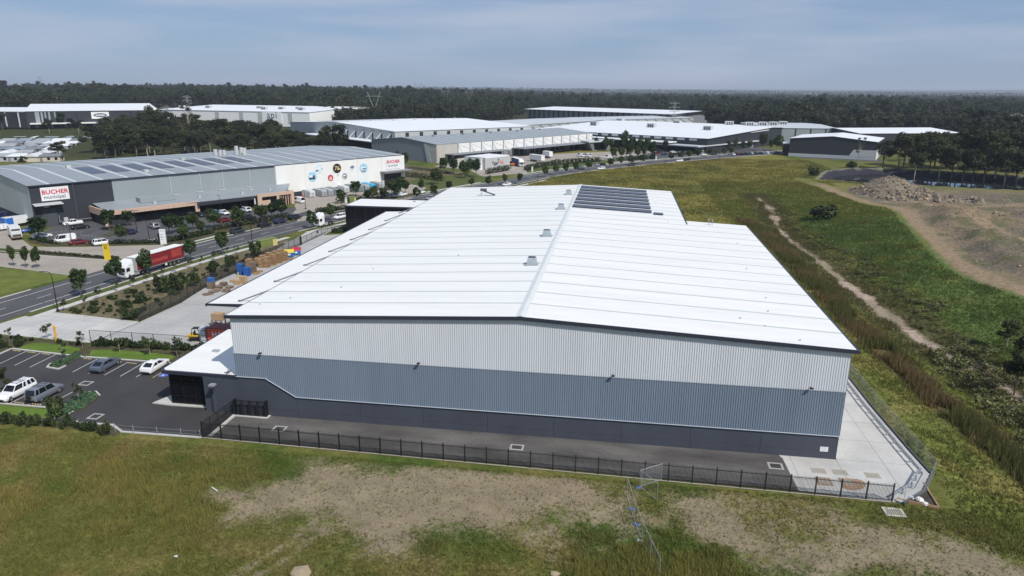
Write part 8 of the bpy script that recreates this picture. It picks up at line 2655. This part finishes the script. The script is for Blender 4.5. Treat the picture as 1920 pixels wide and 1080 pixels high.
# ------------------------------------------------------------------ power pylons
PYLM = mat('pylon_steel', (0.27, 0.275, 0.275), rough=0.6, var=0.08)
def pylon(px_x, dist, h, label, kind='delta', group=None, rz_=0.0):
    d = ray(px_x, 200)
    s_ = dist / math.hypot(d.x, d.y)
    x, y = d.x * s_, d.y * s_
    t = thing('power_pylon', label, 'pylon', (x, y, gz(x, y)), rz_ + _y, group)
    w = .38
    leg = MB()
    zw = h * .52
    for sx in (-1, 1):
        for sy in (-1, 1):
            leg.bar((sx * 3.4, sy * 3.4, 0), (sx * 1.1, sy * 1.1, zw), w * .8)
    leg.build('leg', PYLM, t)
    br = MB()
    for k in range(5):
        z0, z1 = zw * k / 5, zw * (k + 1) / 5
        r0, r1 = 3.4 - 2.3 * k / 5, 3.4 - 2.3 * (k + 1) / 5
        for s_ in (-1, 1):
            br.bar((-r0, s_ * r0, z0), (r1, s_ * r1, z1), w * .4).bar((r0, s_ * r0, z0), (-r1, s_ * r1, z1), w * .4)
            br.bar((s_ * r0, -r0, z0), (s_ * r1, r1, z1), w * .4)
    br.build('lattice', PYLM, t)
    top = MB()
    sp = h * .2
    if kind == 'delta':
        for s_ in (-1, 1):
            top.bar((s_ * .8, .5, zw), (s_ * sp, .5, h), w).bar((s_ * .8, -.5, zw), (s_ * sp, -.5, h), w)
            for k in range(6):
                f0, f1 = k / 6, (k + 1) / 6
                top.bar((s_ * (.8 + (sp - .8) * f0), .5, zw + (h - zw) * f0), (s_ * (.8 + (sp - .8) * f1), -.5, zw + (h - zw) * f1), w * .4)
        top.build('arm', PYLM, t)
        za = zw + (h - zw) * .72
        MB().bar((-sp * 1.25, 0, za), (sp * 1.25, 0, za), w).bar((-sp * 1.25, 0, za), (0, 0, za + 1.4), w * .4).bar((sp * 1.25, 0, za), (0, 0, za + 1.4), w * .4).build('crossarm', PYLM, t)
    else:
        for s_ in (-1, 1):
            top.bar((s_ * .8, 0, zw), (s_ * .8, 0, h), w)
        top.build('arm', PYLM, t)
        for k, f0 in enumerate((.62, .78, .94)):
            MB().bar((-sp * 1.1, 0, h * f0), (sp * 1.1, 0, h * f0), w).bar((-sp * 1.1, 0, h * f0), (0, 0, h * f0 + 2), w * .5).bar((sp * 1.1, 0, h * f0), (0, 0, h * f0 + 2), w * .5).build('crossarm', PYLM, t)
    ins = MB()
    for s_ in (-1, 0, 1):
        ins.tube((s_ * sp * 1.1, 0, h * .8), (s_ * sp * 1.1, 0, h * .8 - 3), .14, n=5)
    ins.build('insulator', PYLM, t)
    return t
pylon(702, 800, 36, 'tall V-topped lattice pylon above the long white hall')
pylon(786, 1500, 38, 'distant V-topped pylon in the forest nearest the tall one')
pylon(836, 1250, 34, 'distant V-topped pylon left of the twin forest pylon')
pylon(880, 1250, 34, 'distant V-topped pylon right of the twin forest pylon')
pylon(1265, 830, 27, 'broad grey pylon behind the white framed office', 'portal')
pylon(1909, 640, 24, 'lattice pylon rising behind the gum grove', 'portal')
pylon(312, 690, 19, 'lattice pylon beside the charcoal hall roof end', 'portal')
pylon(352, 900, 22, 'lattice pylon behind the open-crowned gum', 'portal')
pylon(1540, 2100, 34, 'faint far pylon over the right-hand forest', 'portal')
pylon(84, 1900, 36, 'faint far pylon over the left-hand forest', 'portal')

# ------------------------------------------------------------------ forest: instanced trees out to the horizon
FT = []
for v in range(5):
    rgf = np.random.default_rng(900 + v)
    blobs, mbt = [], MB()
    H_ = 15.0
    for i in range(10):
        a = i * 2.4 + rgf.uniform(-.5, .5); z = rgf.uniform(.45, .95) * H_; rr = rgf.uniform(.5, 3.6) * (1.2 - .6 * (z / H_ - .45))
        s_ = rgf.uniform(1.5, 2.5)
        blobs.append(((rr * math.cos(a), rr * math.sin(a), z), (s_, s_, s_ * .75)))
        mbt.tube((0, 0, z * .5), (rr * math.cos(a), rr * math.sin(a), z), .1, .05, n=4)
    V, C_ = leaf_quads(rgf, blobs, 620, 1.0, (0.036, 0.046, 0.020), .32, .4)
    mbt.tube((0, 0, -1.5), (0, 0, H_ * .8), .28, .1, n=5)
    cm = quads_mesh('forest_crown', V, C_, LEAF)
    tb = mbt.mesh('forest_trunk', BARK)
    bmh = bmesh.new()
    bmh.from_mesh(cm)
    nb_ = len(bmh.faces)
    bmh.from_mesh(tb)
    bmh.faces.ensure_lookup_table()
    for f_ in bmh.faces[nb_:]:
        f_.material_index = 1
    me_ = bpy.data.meshes.new('forest_tree')
    bmh.to_mesh(me_)
    bmh.free()
    me_.materials.append(LEAF)
    me_.materials.append(BARK)
    FT.append(bpy.data.objects.new('forest_tree', me_))
def forest_points():
    rgf = np.random.default_rng(404)
    edge_px = np.array([-400, 0, 300, 560, 640, 700, 850, 960, 1000, 1300, 1330, 1480, 1600, 1800, 1920, 2400])
    edge_d = np.array([900, 1010, 1150, 900, 720, 730, 760, 900, 1180, 1130, 800, 690, 720, 690, 560, 500])
    def ang_of(px):
        d = ray(px, 200)
        return math.atan2(d.x, d.y)
    ea = np.array([ang_of(p) for p in edge_px])
    a0, a1 = ang_of(-120), ang_of(2040)
    out = []
    for r0, r1, per in ((450, 1000, 42), (1000, 1600, 60), (1600, 2600, 130), (2600, 4500, 800), (4500, 9000, 7000)):
        area = (a1 - a0) / 2 * (r1 * r1 - r0 * r0)
        n_ = int(area / per)
        r = np.sqrt(rgf.uniform(r0 * r0, r1 * r1, n_)); a = rgf.uniform(a0, a1, n_)
        x, y = r * np.sin(a), r * np.cos(a)
        ok = r > np.interp(a, ea, edge_d) + 60 * (fbm(x, y, 90, 501, 2) - .5)
        # openings
        ok &= fbm(x, y, 260, 511, 3) < np.where(r > 1250, .60, .70)
        ok &= ~((np.hypot(x - ray(790, 200).x * 1210 / math.hypot(ray(790, 200).x, ray(790, 200).y), y - ray(790, 200).y * 1210 / math.hypot(ray(790, 200).x, ray(790, 200).y)) < 55))
        s_ = rgf.uniform(.7, 1.3, n_) * np.where(rgf.random(n_) < .05, 1.4, 1) * (1 - .15 * (r > 1800)) * (.85 + .4 * fbm(x, y, 140, 521, 2))
        out.append(np.stack([x, y, s_], 1)[ok])
    return np.concatenate(out)
FP = forest_points()
FZ = height(FP[:, 0], FP[:, 1])
pm_ = bpy.data.meshes.new('forest')
pm_.vertices.add(len(FP))
pm_.vertices.foreach_set('co', np.stack([FP[:, 0], FP[:, 1], FZ], 1).astype(np.float32).ravel())
rgf = np.random.default_rng(7)
for nm, dt, val in (('scl', 'FLOAT', FP[:, 2]), ('rot', 'FLOAT', rgf.uniform(0, 6.28, len(FP)))):
    a_ = pm_.attributes.new(nm, dt, 'POINT')
    a_.data.foreach_set('value', val.astype(np.float32))
a_ = pm_.attributes.new('pick', 'INT', 'POINT')
a_.data.foreach_set('value', rgf.integers(0, 5, len(FP)).astype(np.int32))
fo = link('forest', pm_, None, kind='stuff', label='dense dark green gum forest stretching to the horizon', cat='forest')
ng = bpy.data.node_groups.new('forest', 'GeometryNodeTree')
ng.interface.new_socket('Geometry', in_out='INPUT', socket_type='NodeSocketGeometry')
ng.interface.new_socket('Geometry', in_out='OUTPUT', socket_type='NodeSocketGeometry')
N_, L_ = ng.nodes, ng.links
gi, go = N_.new('NodeGroupInput'), N_.new('NodeGroupOutput')
iop = N_.new('GeometryNodeInstanceOnPoints')
jg = N_.new('GeometryNodeJoinGeometry')
for o_ in reversed(FT):
    oi = N_.new('GeometryNodeObjectInfo')
    oi.inputs['Object'].default_value = o_
    oi.inputs['As Instance'].default_value = True
    L_.new(oi.outputs['Geometry'], jg.inputs['Geometry'])
def nat(nm, dt):
    q = N_.new('GeometryNodeInputNamedAttribute')
    q.data_type = dt
    q.inputs['Name'].default_value = nm
    return q.outputs['Attribute']
cx_ = N_.new('ShaderNodeCombineXYZ')
L_.new(nat('rot', 'FLOAT'), cx_.inputs['Z'])
L_.new(gi.outputs[0], iop.inputs['Points'])
L_.new(jg.outputs[0], iop.inputs['Instance'])
iop.inputs['Pick Instance'].default_value = True
L_.new(nat('pick', 'INT'), iop.inputs['Instance Index'])
L_.new(cx_.outputs[0], iop.inputs['Rotation'])
L_.new(nat('scl', 'FLOAT'), iop.inputs['Scale'])
L_.new(iop.outputs[0], go.inputs[0])
md = fo.modifiers.new('trees', 'NODES')
md.node_group = ng

# ------------------------------------------------------------------ hazy air
hz = MB().box(-22000, 22000, -700, 26000, -8, 150)
hm = bpy.data.materials.new('haze_air')
hm.use_nodes = True
n, l = hm.node_tree.nodes, hm.node_tree.links
n.remove(n['Principled BSDF'])
pv = n.new('ShaderNodeVolumePrincipled')
pv.inputs['Color'].default_value = (0.80, 0.88, 1.0, 1)
pv.inputs['Density'].default_value = 0.00009
pv.inputs['Anisotropy'].default_value = 0.1
l.new(pv.outputs[0], n['Material Output'].inputs['Volume'])
hz.build('haze', hm, kind='stuff')
